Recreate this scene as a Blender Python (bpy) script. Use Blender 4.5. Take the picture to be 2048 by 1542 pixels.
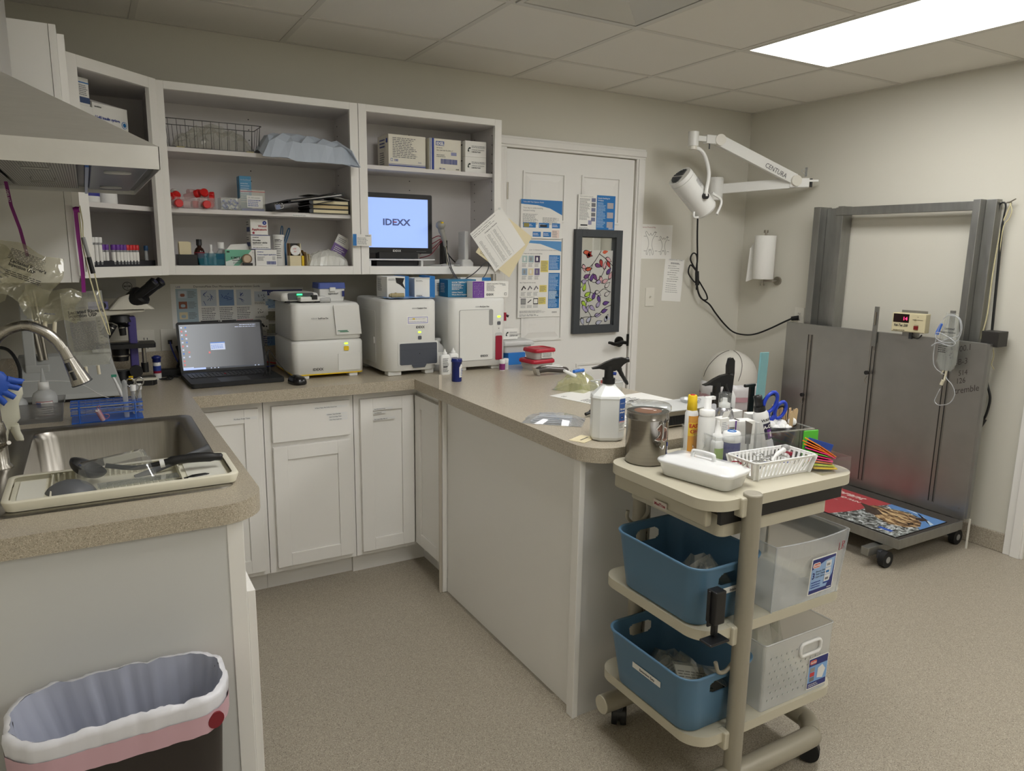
import bpy, math, random
from mathutils import Matrix, Vector
from mathutils.geometry import tessellate_polygon
for o in list(bpy.data.objects): bpy.data.objects.remove(o)
sc = bpy.context.scene
COL = sc.collection
random.seed(7)
PI = math.pi
# ---------------------------------------------------------------- camera
cd = bpy.data.cameras.new('camera'); cam = bpy.data.objects.new('camera', cd); COL.objects.link(cam)
yaw, pitch, roll = -0.5273, -0.1836, 0.0149
fw = Vector((-math.sin(yaw)*math.cos(pitch), math.cos(yaw)*math.cos(pitch), math.sin(pitch)))
rt = Vector((math.cos(yaw), math.sin(yaw), 0)); up = rt.cross(fw)
r2 = rt*math.cos(roll)+up*math.sin(roll); u2 = -rt*math.sin(roll)+up*math.cos(roll)
cm = Matrix((r2, u2, -fw)).transposed().to_4x4(); cm.translation = (-3.9216, -3.6046, 1.4732)
cam.matrix_world = cm
cd.sensor_width = 36; cd.lens = 1449.66*36/2048; cd.clip_start = 0.02
sc.camera = cam
# ---------------------------------------------------------------- world, exposure
w = bpy.data.worlds.new('world'); sc.world = w; w.use_nodes = True
w.node_tree.nodes['Background'].inputs[0].default_value = (0.8, 0.83, 0.8, 1)
w.node_tree.nodes['Background'].inputs[1].default_value = 0.25
sc.view_settings.view_transform = 'Standard'; sc.view_settings.look = 'None'
sc.view_settings.gamma = 1; sc.view_settings.use_curve_mapping = False
sc.view_settings.exposure = 1.52
PANEL_EMIT = 3.6      # strength of the ceiling light diffusers
# ---------------------------------------------------------------- materials
def lin(c):
    return tuple((v/255/12.92 if v/255 <= .04045 else ((v/255+.055)/1.055)**2.4) for v in c)
MC = {}
def mt(c, rough=.5, metal=0, name=None, emit=0, trans=0, alpha=1, coat=0, bump=0, bscale=200, spec=.5, sss=0):
    key = (c, rough, metal, emit, trans, alpha, coat, bump, bscale, spec)
    if key in MC: return MC[key]
    m = bpy.data.materials.new(name or 'mat'); m.use_nodes = True; nt = m.node_tree; b = nt.nodes['Principled BSDF']
    L = lin(c); b.inputs['Base Color'].default_value = (*L, 1)
    b.inputs['Roughness'].default_value = rough; b.inputs['Metallic'].default_value = metal
    b.inputs['Specular IOR Level'].default_value = spec
    if emit:
        b.inputs['Emission Color'].default_value = (*L, 1); b.inputs['Emission Strength'].default_value = emit
    if trans: b.inputs['Transmission Weight'].default_value = trans; b.inputs['IOR'].default_value = 1.45
    if alpha < 1: b.inputs['Alpha'].default_value = alpha
    if coat: b.inputs['Coat Weight'].default_value = coat; b.inputs['Coat Roughness'].default_value = .08
    if bump:
        tc = nt.nodes.new('ShaderNodeTexCoord'); n = nt.nodes.new('ShaderNodeTexNoise'); n.inputs['Scale'].default_value = bscale
        n.inputs['Detail'].default_value = 4
        bp = nt.nodes.new('ShaderNodeBump'); bp.inputs['Strength'].default_value = bump; bp.inputs['Distance'].default_value = .002
        nt.links.new(tc.outputs['Object'], n.inputs['Vector']); nt.links.new(n.outputs['Fac'], bp.inputs['Height']); nt.links.new(bp.outputs[0], b.inputs['Normal'])
    MC[key] = m; return m
def clear(c=(235, 240, 240), gl=.08, rough=.06, dif=.06, name='clear_plastic'):
    """thin clear plastic: mostly see-through, a little white haze and a gloss that grows at grazing angles"""
    m = bpy.data.materials.new(name); m.use_nodes = True; nt = m.node_tree; nt.nodes.clear()
    out = nt.nodes.new('ShaderNodeOutputMaterial'); tr = nt.nodes.new('ShaderNodeBsdfTransparent'); g = nt.nodes.new('ShaderNodeBsdfGlossy')
    d = nt.nodes.new('ShaderNodeBsdfDiffuse'); m1 = nt.nodes.new('ShaderNodeMixShader'); m2 = nt.nodes.new('ShaderNodeMixShader')
    fr = nt.nodes.new('ShaderNodeLayerWeight'); pw = nt.nodes.new('ShaderNodeMath'); pw.operation = 'POWER'; pw.inputs[1].default_value = 4.5; nt.links.new(fr.outputs['Facing'], pw.inputs[0])
    ad = nt.nodes.new('ShaderNodeMath'); ad.operation = 'ADD'; ad.inputs[1].default_value = gl; ad.use_clamp = True
    L = lin(c); tr.inputs[0].default_value = (*[.7+.3*x for x in L], 1); d.inputs[0].default_value = (*L, 1); g.inputs['Roughness'].default_value = rough
    m1.inputs[0].default_value = dif
    nt.links.new(tr.outputs[0], m1.inputs[1]); nt.links.new(d.outputs[0], m1.inputs[2])
    nt.links.new(pw.outputs[0], ad.inputs[0]); nt.links.new(ad.outputs[0], m2.inputs[0])
    nt.links.new(m1.outputs[0], m2.inputs[1]); nt.links.new(g.outputs[0], m2.inputs[2]); nt.links.new(m2.outputs[0], out.inputs[0])
    return m
def speck(name, base, dark, light, scale, rough=.4, dt=.3, ltv=.3, coat=0, big=None):
    """speckled solid surface: two sizes of flecks over a mottled base"""
    m = bpy.data.materials.new(name); m.use_nodes = True; nt = m.node_tree; b = nt.nodes['Principled BSDF']; N = nt.nodes.new; K = nt.links.new
    tc = N('ShaderNodeTexCoord')
    n0 = N('ShaderNodeTexNoise'); n0.inputs['Scale'].default_value = scale*.5; n0.inputs['Detail'].default_value = 3
    K(tc.outputs['Object'], n0.inputs['Vector'])
    r0 = N('ShaderNodeValToRGB'); e = r0.color_ramp.elements; e[0].position = .3; e[1].position = .7
    e[0].color = (*[x*.82 for x in lin(base)], 1); e[1].color = (*[min(1, x*1.14) for x in lin(base)], 1); K(n0.outputs['Fac'], r0.inputs[0])
    last = r0.outputs[0]
    for i, (col, th, s) in enumerate(((dark, dt, scale), (light, ltv, scale*.8))):
        v = N('ShaderNodeTexVoronoi'); v.inputs['Scale'].default_value = s
        mp = N('ShaderNodeMapping'); mp.inputs['Location'].default_value = (i*3.3, i*1.7, i*2.2); K(tc.outputs['Object'], mp.inputs[0]); K(mp.outputs[0], v.inputs['Vector'])
        sp = N('ShaderNodeSeparateColor'); K(v.outputs['Color'], sp.inputs[0])
        lt = N('ShaderNodeMath'); lt.operation = 'LESS_THAN'; lt.inputs[1].default_value = th; K(sp.outputs[0], lt.inputs[0])
        l2 = N('ShaderNodeMath'); l2.operation = 'LESS_THAN'; l2.inputs[1].default_value = .45; K(v.outputs['Distance'], l2.inputs[0])
        mu = N('ShaderNodeMath'); mu.operation = 'MULTIPLY'; K(lt.outputs[0], mu.inputs[0]); K(l2.outputs[0], mu.inputs[1])
        mx = N('ShaderNodeMixRGB'); K(mu.outputs[0], mx.inputs[0]); K(last, mx.inputs[1]); mx.inputs[2].default_value = (*lin(col), 1); last = mx.outputs[0]
    K(last, b.inputs['Base Color']); b.inputs['Roughness'].default_value = rough
    if coat: b.inputs['Coat Weight'].default_value = coat; b.inputs['Coat Roughness'].default_value = .15
    return m
def steel(name, c=(150, 146, 138), rough=.32, stretch=(2, 2, 80), var=.12, metal=1):
    m = bpy.data.materials.new(name); m.use_nodes = True; nt = m.node_tree; b = nt.nodes['Principled BSDF']; N = nt.nodes.new; K = nt.links.new
    tc = N('ShaderNodeTexCoord'); mp = N('ShaderNodeMapping'); mp.inputs['Scale'].default_value = stretch; K(tc.outputs['Object'], mp.inputs[0])
    n = N('ShaderNodeTexNoise'); n.inputs['Scale'].default_value = 3; n.inputs['Detail'].default_value = 6; K(mp.outputs[0], n.inputs['Vector'])
    r = N('ShaderNodeValToRGB'); L = lin(c); r.color_ramp.elements[0].position = .25; r.color_ramp.elements[1].position = .75
    r.color_ramp.elements[0].color = (*[x*(1-var) for x in L], 1); r.color_ramp.elements[1].color = (*[min(1, x*(1+var)) for x in L], 1)
    K(n.outputs['Fac'], r.inputs[0]); K(r.outputs[0], b.inputs['Base Color'])
    rr = N('ShaderNodeMapRange'); rr.inputs[3].default_value = rough*.8; rr.inputs[4].default_value = rough*1.3; K(n.outputs['Fac'], rr.inputs[0]); K(rr.outputs[0], b.inputs['Roughness'])
    b.inputs['Metallic'].default_value = metal; return m
# palette
WALL = mt((209, 206, 194), .75, name='wall_paint', bump=.15, bscale=300)
TILE = mt((226, 223, 214), .85, name='ceiling_tile', bump=.3, bscale=400)
TBAR = mt((208, 205, 196), .5, name='ceiling_grid_white')
CAB = mt((237, 235, 230), .42, name='white_cabinet')
CABIN = mt((222, 218, 216), .5, name='cabinet_melamine')
DOORW = mt((234, 233, 229), .4, name='door_paint', bump=.06, bscale=60)
TRIM = mt((232, 230, 225), .4, name='trim_paint')
FLOORM = speck('speckled_vinyl', (164, 155, 139), (90, 81, 68), (196, 189, 173), 430, .38, .2, .2)
COUNT = speck('speckled_laminate', (180, 170, 151), (118, 103, 84), (212, 204, 187), 640, .28, .2, .2)
COUNTE = COUNT
STEEL = steel('brushed_steel'); STEELD = steel('dull_steel', (158, 158, 155), .42, (14, 14, 3), .1)
CHROME = mt((190, 190, 188), .15, 1, 'chrome'); NICKEL = mt((165, 160, 150), .32, 1, 'nickel')
HOODS = steel('hood_steel', (216, 215, 212), .42, (6, 40, 6), .05, .9)
WHITE = mt((232, 232, 230), .4, name='white_plastic'); OFFW = mt((222, 219, 208), .45, name='off_white_plastic')
WGLOSS = mt((235, 236, 236), .12, name='white_enamel', coat=.6)
PAPER = mt((236, 235, 230), .7, name='paper'); CREAM = mt((226, 214, 178), .7, name='cream_paper')
ANAW = mt((224, 224, 220), .38, name='instrument_white')
BLACK = mt((22, 22, 24), .4, name='black_plastic'); BLKM = mt((14, 14, 15), .7, name='matte_black'); DKG = mt((62, 64, 68), .5, name='dark_grey')
INK = mt((40, 40, 44), .7, name='ink'); INKL = mt((120, 120, 124), .7, name='grey_ink'); INKB = mt((42, 66, 150), .6, name='blue_ink')
GREY = mt((150, 150, 148), .5, name='grey_plastic'); LGREY = mt((196, 197, 195), .45, name='light_grey_plastic')
BLUE = mt((32, 116, 186), .5, name='print_blue'); NAVY = mt((26, 40, 110), .35, name='navy_plastic'); TEAL = mt((40, 130, 150), .4, name='teal')
RED = mt((196, 30, 36), .35, name='red_plastic'); REDD = mt((150, 20, 50), .4, name='dark_red'); PURP = mt((104, 50, 150), .45, name='purple')
YEL = mt((232, 196, 30), .4, name='yellow'); ORG = mt((236, 120, 24), .4, name='orange'); GRN = mt((90, 200, 60), .4, name='green'); PINK = mt((226, 50, 120), .4, name='pink')
CLR = clear(); CLR2 = clear((225, 228, 230), .05, .18, .32, 'hazy_plastic'); CLRW = clear((228, 228, 226), .03, .3, .66, 'frosted_plastic'); CLRG = clear((236, 236, 226), .12, .05, .14, 'crinkled_clear_film')
# ---------------------------------------------------------------- mesh builder
class G:
    def __init__(s, M=None):
        s.v = []; s.f = []; s.m = []; s.s = []; s.M = M or Matrix.Identity(4)
    def add(s, vs, fs, m, sm=False):
        b = len(s.v); s.v += [tuple(s.M @ Vector(p)) for p in vs]
        s.f += [tuple(b+i for i in f) for f in fs]; s.m += [m]*len(fs); s.s += [sm]*len(fs); return s
    def b(s, x0, x1, y0, y1, z0, z1, m):
        vs = [(x, y, z) for z in (z0, z1) for y in (y0, y1) for x in (x0, x1)]
        return s.add(vs, [(0, 2, 3, 1), (4, 5, 7, 6), (0, 1, 5, 4), (2, 6, 7, 3), (0, 4, 6, 2), (1, 3, 7, 5)], m)
    def quad(s, a, b, c, d, m): return s.add([a, b, c, d], [(0, 1, 2, 3)], m)
    def loft(s, rings, m, c0=True, c1=True, sm=True, closed=True):
        n = len(rings[0]); vs = [p for r in rings for p in r]; fs = []
        for i in range(len(rings)-1):
            for j in range(n if closed else n-1):
                k = (j+1) % n; fs.append((i*n+j, i*n+k, (i+1)*n+k, (i+1)*n+j))
        s.add(vs, fs, m, sm)
        if c0: s.add(rings[0], [tuple(range(n))[::-1]], m)
        if c1: s.add(rings[-1], [tuple(range(n))], m)
        return s
    def prism(s, poly, z0, z1, m, sm=False, sc=1.0, c0=True, c1=True):
        cx = sum(p[0] for p in poly)/len(poly); cy = sum(p[1] for p in poly)/len(poly)
        return s.loft([[(x, y, z0) for x, y in poly], [(cx+(x-cx)*sc, cy+(y-cy)*sc, z1) for x, y in poly]], m, c0, c1, sm)
    def cyl(s, p0, p1, r, m, r1=None, n=20, caps=True, sm=True):
        p0, p1 = Vector(p0), Vector(p1); d = (p1-p0).normalized(); a = d.orthogonal().normalized(); c = d.cross(a); r1 = r if r1 is None else r1
        R = [[tuple(p+(a*math.cos(t)+c*math.sin(t))*q) for t in [2*PI*i/n for i in range(n)]] for p, q in ((p0, r), (p1, r1))]
        return s.loft(R, m, caps, caps, sm)
    def tube(s, pts, r, m, n=8, smooth=0, closed=False):
        P = [Vector(p) for p in pts]
        if smooth: P = cr(P, smooth, closed)
        if closed: P = P+[P[0]]
        rings = []; a = None
        for i, p in enumerate(P):
            d = (P[min(i+1, len(P)-1)]-P[max(i-1, 0)])
            if closed and i in (0, len(P)-1): d = P[1]-P[-2]
            if d.length < 1e-9: d = Vector((0, 0, 1))
            d.normalize(); a = d.orthogonal().normalized() if a is None else (a-d*a.dot(d)).normalized(); c = d.cross(a)
            q = r[i*(len(r)-1)//max(1, len(P)-1)] if isinstance(r, (list, tuple)) else r
            rings.append([tuple(p+(a*math.cos(t)+c*math.sin(t))*q) for t in [2*PI*k/n for k in range(n)]])
        return s.loft(rings, m, not closed, not closed, True)
    def lathe(s, prof, m, n=24, c=(0, 0), sm=True, c0=True, c1=True):
        return s.loft([[(c[0]+r*math.cos(2*PI*i/n), c[1]+r*math.sin(2*PI*i/n), z) for i in range(n)] for r, z in prof], m, c0, c1, sm)
    def sph(s, c, r, m, n=12, sz=1.0):
        return s.lathe([(max(1e-4, r*math.sin(PI*i/n)), c[2]-r*sz*math.cos(PI*i/n)) for i in range(n+1)], m, n*2, (c[0], c[1]))
    def ribbon(s, pts, wd, m, th=.0006):
        """flat band along pts; wd is the half-width vector"""
        P = [Vector(p) for p in pts]; W = Vector(wd)
        vs = []; fs = []
        for p in P: vs += [p-W, p+W]
        for i in range(len(P)-1): fs.append((2*i, 2*i+1, 2*i+3, 2*i+2))
        return s.add(vs, fs, m, True)
    def r(s, u0, u1, v0, v1, m, h=.0005):
        return s.add([(u0, v0, h), (u1, v0, h), (u1, v1, h), (u0, v1, h)], [(0, 1, 2, 3)], m)
    def lines(s, u0, u1, v0, v1, n, m, h=.0006, fill=.4, seed=0, ragged=True):
        rr = random.Random(seed+n); dv = (v1-v0)/n
        for i in range(n):
            v = v1-(i+.5)*dv; u = u0; e = u1-(rr.random()*.35*(u1-u0) if ragged else 0)
            while u < e:
                wl = (u1-u0)*rr.uniform(.06, .18); s.r(u, min(u+wl, e), v-dv*fill/2, v+dv*fill/2, m, h); u += wl+(u1-u0)*.025
        return s
    def text(s, t, u, v, size, m, h=.0007, al='LEFT', bold=0, shear=0, sx=1, rot=0):
        me = textmesh(t, al, bold, shear)
        ca, sa = math.cos(rot), math.sin(rot)
        return s.add([(u+(x*sx*ca-y*sa)*size, v+(x*sx*sa+y*ca)*size, h) for x, y, z in me[0]], me[1], m)
TX = {}
def textmesh(t, al, bold, shear):
    k = (t, al, bold, shear)
    if k not in TX:
        c = bpy.data.curves.new('t', 'FONT'); c.body = t; c.align_x = al; c.size = 1; c.offset = bold; c.shear = shear; c.resolution_u = 2
        o = bpy.data.objects.new('t', c); COL.objects.link(o); dg = bpy.context.evaluated_depsgraph_get(); dg.update()
        me = bpy.data.meshes.new_from_object(o.evaluated_get(dg))
        TX[k] = ([tuple(v.co) for v in me.vertices], [tuple(p.vertices) for p in me.polygons])
        bpy.data.objects.remove(o); bpy.data.meshes.remove(me); bpy.data.curves.remove(c)
    return TX[k]
def cr(P, k, closed=False):
    out = []; n = len(P)
    for i in range(n if closed else n-1):
        a, b, c, d = (P[(i-1) % n] if closed or i else P[0]*2-P[1]), P[i], P[(i+1) % n], (P[(i+2) % n] if closed or i+2 < n else P[-1]*2-P[-2])
        for j in range(k):
            t = j/k; out.append(.5*((2*b)+(c-a)*t+(2*a-5*b+4*c-d)*t*t+(3*b-a-3*c+d)*t**3))
    if not closed: out.append(P[-1])
    return out
def rr(x0, x1, y0, y1, r, n=6):
    p = []
    rs = r if isinstance(r, (list, tuple)) else [r]*4      # corners: x1y1, x0y1, x0y0, x1y0
    for (cx, cy, a0), q in zip(((x1, y1, 0), (x0, y1, 90), (x0, y0, 180), (x1, y0, 270)), rs):
        sx = 1 if cx == x1 else -1; sy = 1 if cy == y1 else -1
        for i in range(n+1):
            t = math.radians(a0+90*i/n); p.append((cx-sx*q+q*math.cos(t), cy-sy*q+q*math.sin(t)))
    return p
def FR(o, u, v):
    """frame with origin o, local x along u, local y along v, local z = u x v"""
    u = Vector(u).normalized(); n = u.cross(Vector(v)).normalized(); v = n.cross(u)
    M = Matrix((u, v, n)).transposed().to_4x4(); M.translation = o; return M
def FY(x, y, z): return FR((x, y, z), (1, 0, 0), (0, 0, 1))        # faces -y
def FX(x, y, z): return FR((x, y, z), (0, -1, 0), (0, 0, 1))       # faces -x
def FPX(x, y, z): return FR((x, y, z), (0, 1, 0), (0, 0, 1))       # faces +x
def build(name, g, bev=0, seg=2, sub=0, solid=0):
    me = bpy.data.meshes.new(name); me.from_pydata(g.v, [], g.f)
    ms = []
    for m in g.m:
        if m not in ms: ms.append(m)
    for m in ms: me.materials.append(m)
    me.polygons.foreach_set('material_index', [ms.index(m) for m in g.m]); me.polygons.foreach_set('use_smooth', g.s); me.update()
    o = bpy.data.objects.new(name, me); COL.objects.link(o)
    if solid: d = o.modifiers.new('solid', 'SOLIDIFY'); d.thickness = solid; d.offset = 0
    if bev: d = o.modifiers.new('bevel', 'BEVEL'); d.width = bev; d.segments = seg; d.limit_method = 'ANGLE'; d.angle_limit = math.radians(40)
    if sub: d = o.modifiers.new('sub', 'SUBSURF'); d.levels = sub; d.render_levels = sub
    return o
def tag(o, label=None, cat=None, group=None, kind=None):
    for k, v in (('label', label), ('category', cat), ('group', group), ('kind', kind)):
        if v: o[k] = v
    return o
def T(name, label, cat, loc=(0, 0, 0), rz=0, group=None):
    o = bpy.data.objects.new(name, None); COL.objects.link(o); o.location = loc; o.rotation_euler[2] = rz; o.empty_display_size = .05
    return tag(o, label, cat, group)
def P(name, g, par, bev=0, label=None, **k):
    o = build(name, g, bev, **k); o.parent = par
    if label: o['label'] = label
    return o
def O(name, g, label, cat, loc=(0, 0, 0), rz=0, group=None, bev=0, **k):
    o = build(name, g, bev, **k); o.location = loc; o.rotation_euler[2] = rz; return tag(o, label, cat, group)
def S(name, g, par=None, bev=0, cat=None, **k):
    o = build(name, g, bev, **k)
    if par: o.parent = par
    else: o['kind'] = 'structure'
    return o
def dup(root, loc, rz=None, label=None, group=None):
    r = root.copy(); COL.objects.link(r); r.location = loc
    if rz is not None: r.rotation_euler[2] = rz
    if label: r['label'] = label
    if group: r['group'] = group
    for ch in list(root.children):
        c = ch.copy(); COL.objects.link(c); c.parent = r
        for gch in list(ch.children):
            d = gch.copy(); COL.objects.link(d); d.parent = c
    return r
# ================================================================ room shell
H = 2.40; XL = -4.256; YF = -5.6
BX = [-.6335-.6096*k for k in range(6)]; BY = [-.434-.6096*k for k in range(9)]
S('floor', G().b(XL-.1, .1, YF-.1, .1, -.05, 0, FLOORM))
g = G(); g.b(XL-.1, -1.885, 0, .12, 0, H, WALL); g.b(-.972, .1, 0, .12, 0, H, WALL); g.b(-1.885, -.972, 0, .12, 2.035, H, WALL); S('wall_back', g)
S('wall_left', G().b(XL-.12, XL, YF, .1, 0, H, WALL)); S('wall_right', G().b(0, .12, YF, .1, 0, H, WALL)); S('wall_front', G().b(XL-.12, .12, YF-.12, YF, 0, H, WALL))
g = G(); g.b(XL-.1, .1, YF-.1, 1.5, H+.012, H+.05, TILE)
xs = [0]+BX+[XL]; ys = [0]+BY+[YF]
LC = [(1, 2), (4, 3), (1, 6), (4, 7)]      # grid cells (two long) that hold a lamp
def skip(i, j):   # tile cell taken by a lamp or the vent
    x0, y0 = xs[i], ys[j]
    return (i == 3 and j == 2) or any(i == a and j in (b, b+1) for a, b in LC)
for i in range(len(xs)-1):
    for j in range(len(ys)-1):
        if skip(i, j): continue
        g.b(xs[i+1]+.0112, xs[i]-.0112, ys[j+1]+.0112, ys[j]-.0112, H-.004, H+.012, TILE)
for x in BX: g.b(x-.012, x+.012, YF, 0, H-.0068, H+.01, TBAR)
for y in BY:
    for i in range(len(xs)-1):
        if any(i == a and y == BY[b] for a, b in LC): continue
        g.b(xs[i+1]+.012, xs[i]-.012, y-.012, y+.012, H-.0068, H+.01, TBAR)
g.b(XL, XL+.02, YF, 0, H-.006, H, TBAR); g.b(-.02, 0, YF, 0, H-.006, H, TBAR); g.b(XL, 0, -.02, 0, H-.006, H, TBAR)
S('ceiling', g)
# ceiling lamps 2x4
LAMP = bpy.data.materials.new('lamp_diffuser'); LAMP.use_nodes = True
bs = LAMP.node_tree.nodes['Principled BSDF']; bs.inputs['Base Color'].default_value = (.9, .9, .9, 1); bs.inputs['Emission Color'].default_value = (1, .992, .975, 1); bs.inputs['Emission Strength'].default_value = PANEL_EMIT
def lamp(x0, x1, y0, y1, label):
    r = T('ceiling_light', label, 'ceiling light', ((x0+x1)/2, (y0+y1)/2, H-.004), 0, None)
    a, c = (x1-x0)/2-.012, (y1-y0)/2-.012
    g = G(); w_ = .018
    for q in ((-a, a, -c, -c+w_), (-a, a, c-w_, c), (-a, -a+w_, -c+w_, c-w_), (a-w_, a, -c+w_, c-w_)): g.b(*q, -.004, .006, TBAR)
    P('frame', g, r); P('diffuser', G().b(-a+w_, a-w_, -c+w_, c-w_, -.001, .004, LAMP), r)
lamp(BX[1], BX[0], BY[3], BY[1], 'lit flat ceiling light panel at the upper right of the photo')
lamp(BX[1], BX[0], BY[7], BY[5], 'lit ceiling light panel behind the camera, nearest the right wall')
lamp(BX[4], BX[3], BY[4], BY[2], 'lit ceiling light panel above the aisle, just above the top of the photo')
lamp(BX[4], BX[3], BY[8], BY[6], 'lit ceiling light panel behind the camera, near the left wall')
# supply vent
vx0, vx1, vy0, vy1 = BX[3], BX[2], BY[2], BY[1]
r = T('ceiling_vent', 'square ceiling air vent with nested louvers, left of the lit panel', 'ceiling vent', ((vx0+vx1)/2, (vy0+vy1)/2, H-.006))
VW = mt((206, 205, 198), .45, name='vent_white'); a = .29
g = G()
for q in ((-a, a, -a, -a+.02), (-a, a, a-.02, a), (-a, -a+.02, -a+.02, a-.02), (a-.02, a, -a+.02, a-.02)): g.b(*q, -.006, .004, VW)
P('frame', g, r)
for k, s_ in enumerate((.265, .215, .165, .115)):
    o_, i_ = s_, s_-.04
    zo, zi = -.004, .012+.0*k
    ro = [(-o_, -o_, zo), (o_, -o_, zo), (o_, o_, zo), (-o_, o_, zo)]; ri = [(-i_, -i_, zi), (i_, -i_, zi), (i_, i_, zi), (-i_, i_, zi)]
    P('louver', G().loft([ro, ri], VW, False, False, False), r)
P('louver', G().b(-.06, .06, -.06, .06, -.004, .002, VW), r)
P('backing', G().b(-.28, .28, -.28, .28, .012, .016, mt((60, 60, 58), .8, name='duct_dark')), r)
# cove base on right and back walls
g = G(); g.b(-.012, 0, -1.865, 0, 0, .1, FLOORM); S('baseboard_right', g, bev=.004)
g = G(); g.b(-.905, -.012, -.012, 0, 0, .1, FLOORM); S('baseboard_back', g, bev=.004)
# door frame on the right wall (front edge of an opening)
g = G(); g.b(-.018, 0, -1.955, -1.865, 0, 2.1, TRIM); g.b(-.026, 0, -1.945, -1.9, 0, 2.09, TRIM); S('trim_2', g, bev=.003)
# casing round the back door
g = G()
for x0, x1 in ((-1.965, -1.885), (-.975, -.908)):
    g.b(x0, x1, -.018, 0, 0, 2.032, TRIM); g.b(x0+.012, x1-.018, -.026, -.018, 0, 2.032, TRIM)
g.b(-1.965, -.908, -.018, 0, 2.032, 2.092, TRIM); g.b(-1.965, -.908, -.026, -.018, 2.045, 2.08, TRIM)
S('trim_1', g, bev=.003)
# ---------------------------------------------------------------- six-panel door
DX0, DX1, DZ = -1.878, -.983, 2.026; YD = -.004
wx0, wx1, wz0, wz1 = -1.385, -1.105, 1.015, 1.575
g = G()
for q in ((DX0, wx0, 0.01, DZ), (wx1, DX1, .01, DZ), (wx0, wx1, .01, wz0), (wx0, wx1, wz1, DZ)): g.b(q[0], q[1], YD, YD+.04, q[2], q[3], DOORW)
def panel(x0, x1, z0, z1):
    w_ = .011; i = .05
    O_ = [(x0, YD, z0), (x1, YD, z0), (x1, YD, z1), (x0, YD, z1)]
    g.b(x0, x1, YD-.0075, YD, z1-w_, z1, DOORW); g.b(x0, x1, YD-.0075, YD, z0, z0+w_, DOORW); g.b(x0, x0+w_, YD-.0075, YD, z0+w_, z1-w_, DOORW); g.b(x1-w_, x1, YD-.0075, YD, z0+w_, z1-w_, DOORW)
    a = [(x0+w_*1.7, YD-.001, z0+w_*1.7), (x1-w_*1.7, YD-.001, z0+w_*1.7), (x1-w_*1.7, YD-.001, z1-w_*1.7), (x0+w_*1.7, YD-.001, z1-w_*1.7)]
    b = [(x0+i, YD-.007, z0+i), (x1-i, YD-.007, z0+i), (x1-i, YD-.007, z1-i), (x0+i, YD-.007, z1-i)]
    g.loft([a, b], DOORW, False, True, False)
for x0, x1 in ((-1.775, -1.49), (-1.375, -1.09)):
    panel(x0, x1, 1.64 if x0 < -1.5 else 1.64, 1.915)
    panel(x0, x1, .14, .8)
panel(-1.775, -1.49, .955, 1.56)
dr = S('door_1', g)
WF = mt((62, 66, 70), .55, name='window_frame_grey')
g = G()
for q in ((-1.42, -1.375, .985, 1.605), (-1.118, -1.073, .985, 1.605), (-1.375, -1.118, .985, 1.03), (-1.375, -1.118, 1.562, 1.605)): g.b(q[0], q[1], YD-.028, YD, q[2], q[3], WF)
for q in ((-1.379, -1.371, 1.02, 1.57), (-1.122, -1.114, 1.02, 1.57)): g.b(q[0], q[1], YD-.012, YD+.02, q[2], q[3], WF)
g.b(-1.38, -1.11, YD-.012, YD+.02, 1.024, 1.034, WF); g.b(-1.38, -1.11, YD-.012, YD+.02, 1.558, 1.568, WF)
for (x, z) in ((-1.4, 1.03), (-1.4, 1.56), (-1.092, 1.03), (-1.092, 1.56), (-1.34, 1.585), (-1.15, 1.585)): g.cyl((x, YD-.03, z), (x, YD-.026, z), .003, DKG, n=8)
P('window_frame', g, dr, bev=.003)
FILM = bpy.data.materials.new('frosted_film'); FILM.use_nodes = True; nt = FILM.node_tree; nt.nodes.clear()
o_ = nt.nodes.new('ShaderNodeOutputMaterial'); d_ = nt.nodes.new('ShaderNodeBsdfDiffuse'); t_ = nt.nodes.new('ShaderNodeBsdfTranslucent'); x_ = nt.nodes.new('ShaderNodeMixShader')
d_.inputs[0].default_value = (.62, .61, .58, 1); t_.inputs[0].default_value = (.7, .7, .67, 1); x_.inputs[0].default_value = .4
nt.links.new(d_.outputs[0], x_.inputs[1]); nt.links.new(t_.outputs[0], x_.inputs[2]); nt.links.new(x_.outputs[0], o_.inputs[0])
P('window_pane', G().b(-1.375, -1.118, YD+.004, YD+.008, 1.03, 1.562, CLR), dr)
g = G(FY(-1.372, YD+.002, 1.032)); g.r(0, .251, 0, .452, FILM, 0)
rn = random.Random(5)
def leaf(g, u, v, a, L, W, c):
    n = 9; up_ = []; dn = []
    for i in range(n):
        t = i/(n-1); wd = W*math.sin(PI*t**.75)*(1-.25*t); up_.append((t*L, wd)); dn.append((t*L, -wd))
    def tr(p, s=1): x, y = (p[0]-L/2)*s+L/2, p[1]*s; return (u+x*math.cos(a)-y*math.sin(a), v+x*math.sin(a)+y*math.cos(a))
    for s_, h, m in ((1.14, .0004, BLKM), (.88, .0008, c)):
        q = [tr(p, s_) for p in up_+dn[::-1][1:-1]]; g.add([(x, y, h) for x, y in q], [tuple(range(len(q)))], m)
lc = {'r': mt((170, 52, 48), .5), 'o': mt((206, 92, 60), .5), 'p': mt((214, 168, 172), .5), 'v': mt((110, 60, 120), .5), 'V': mt((96, 62, 136), .5), 'l': mt((172, 160, 196), .5), 'L': mt((186, 188, 206), .5), 'g': mt((170, 204, 60), .5), 'G': mt((196, 214, 150), .5), 'w': mt((210, 206, 204), .5)}
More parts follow.
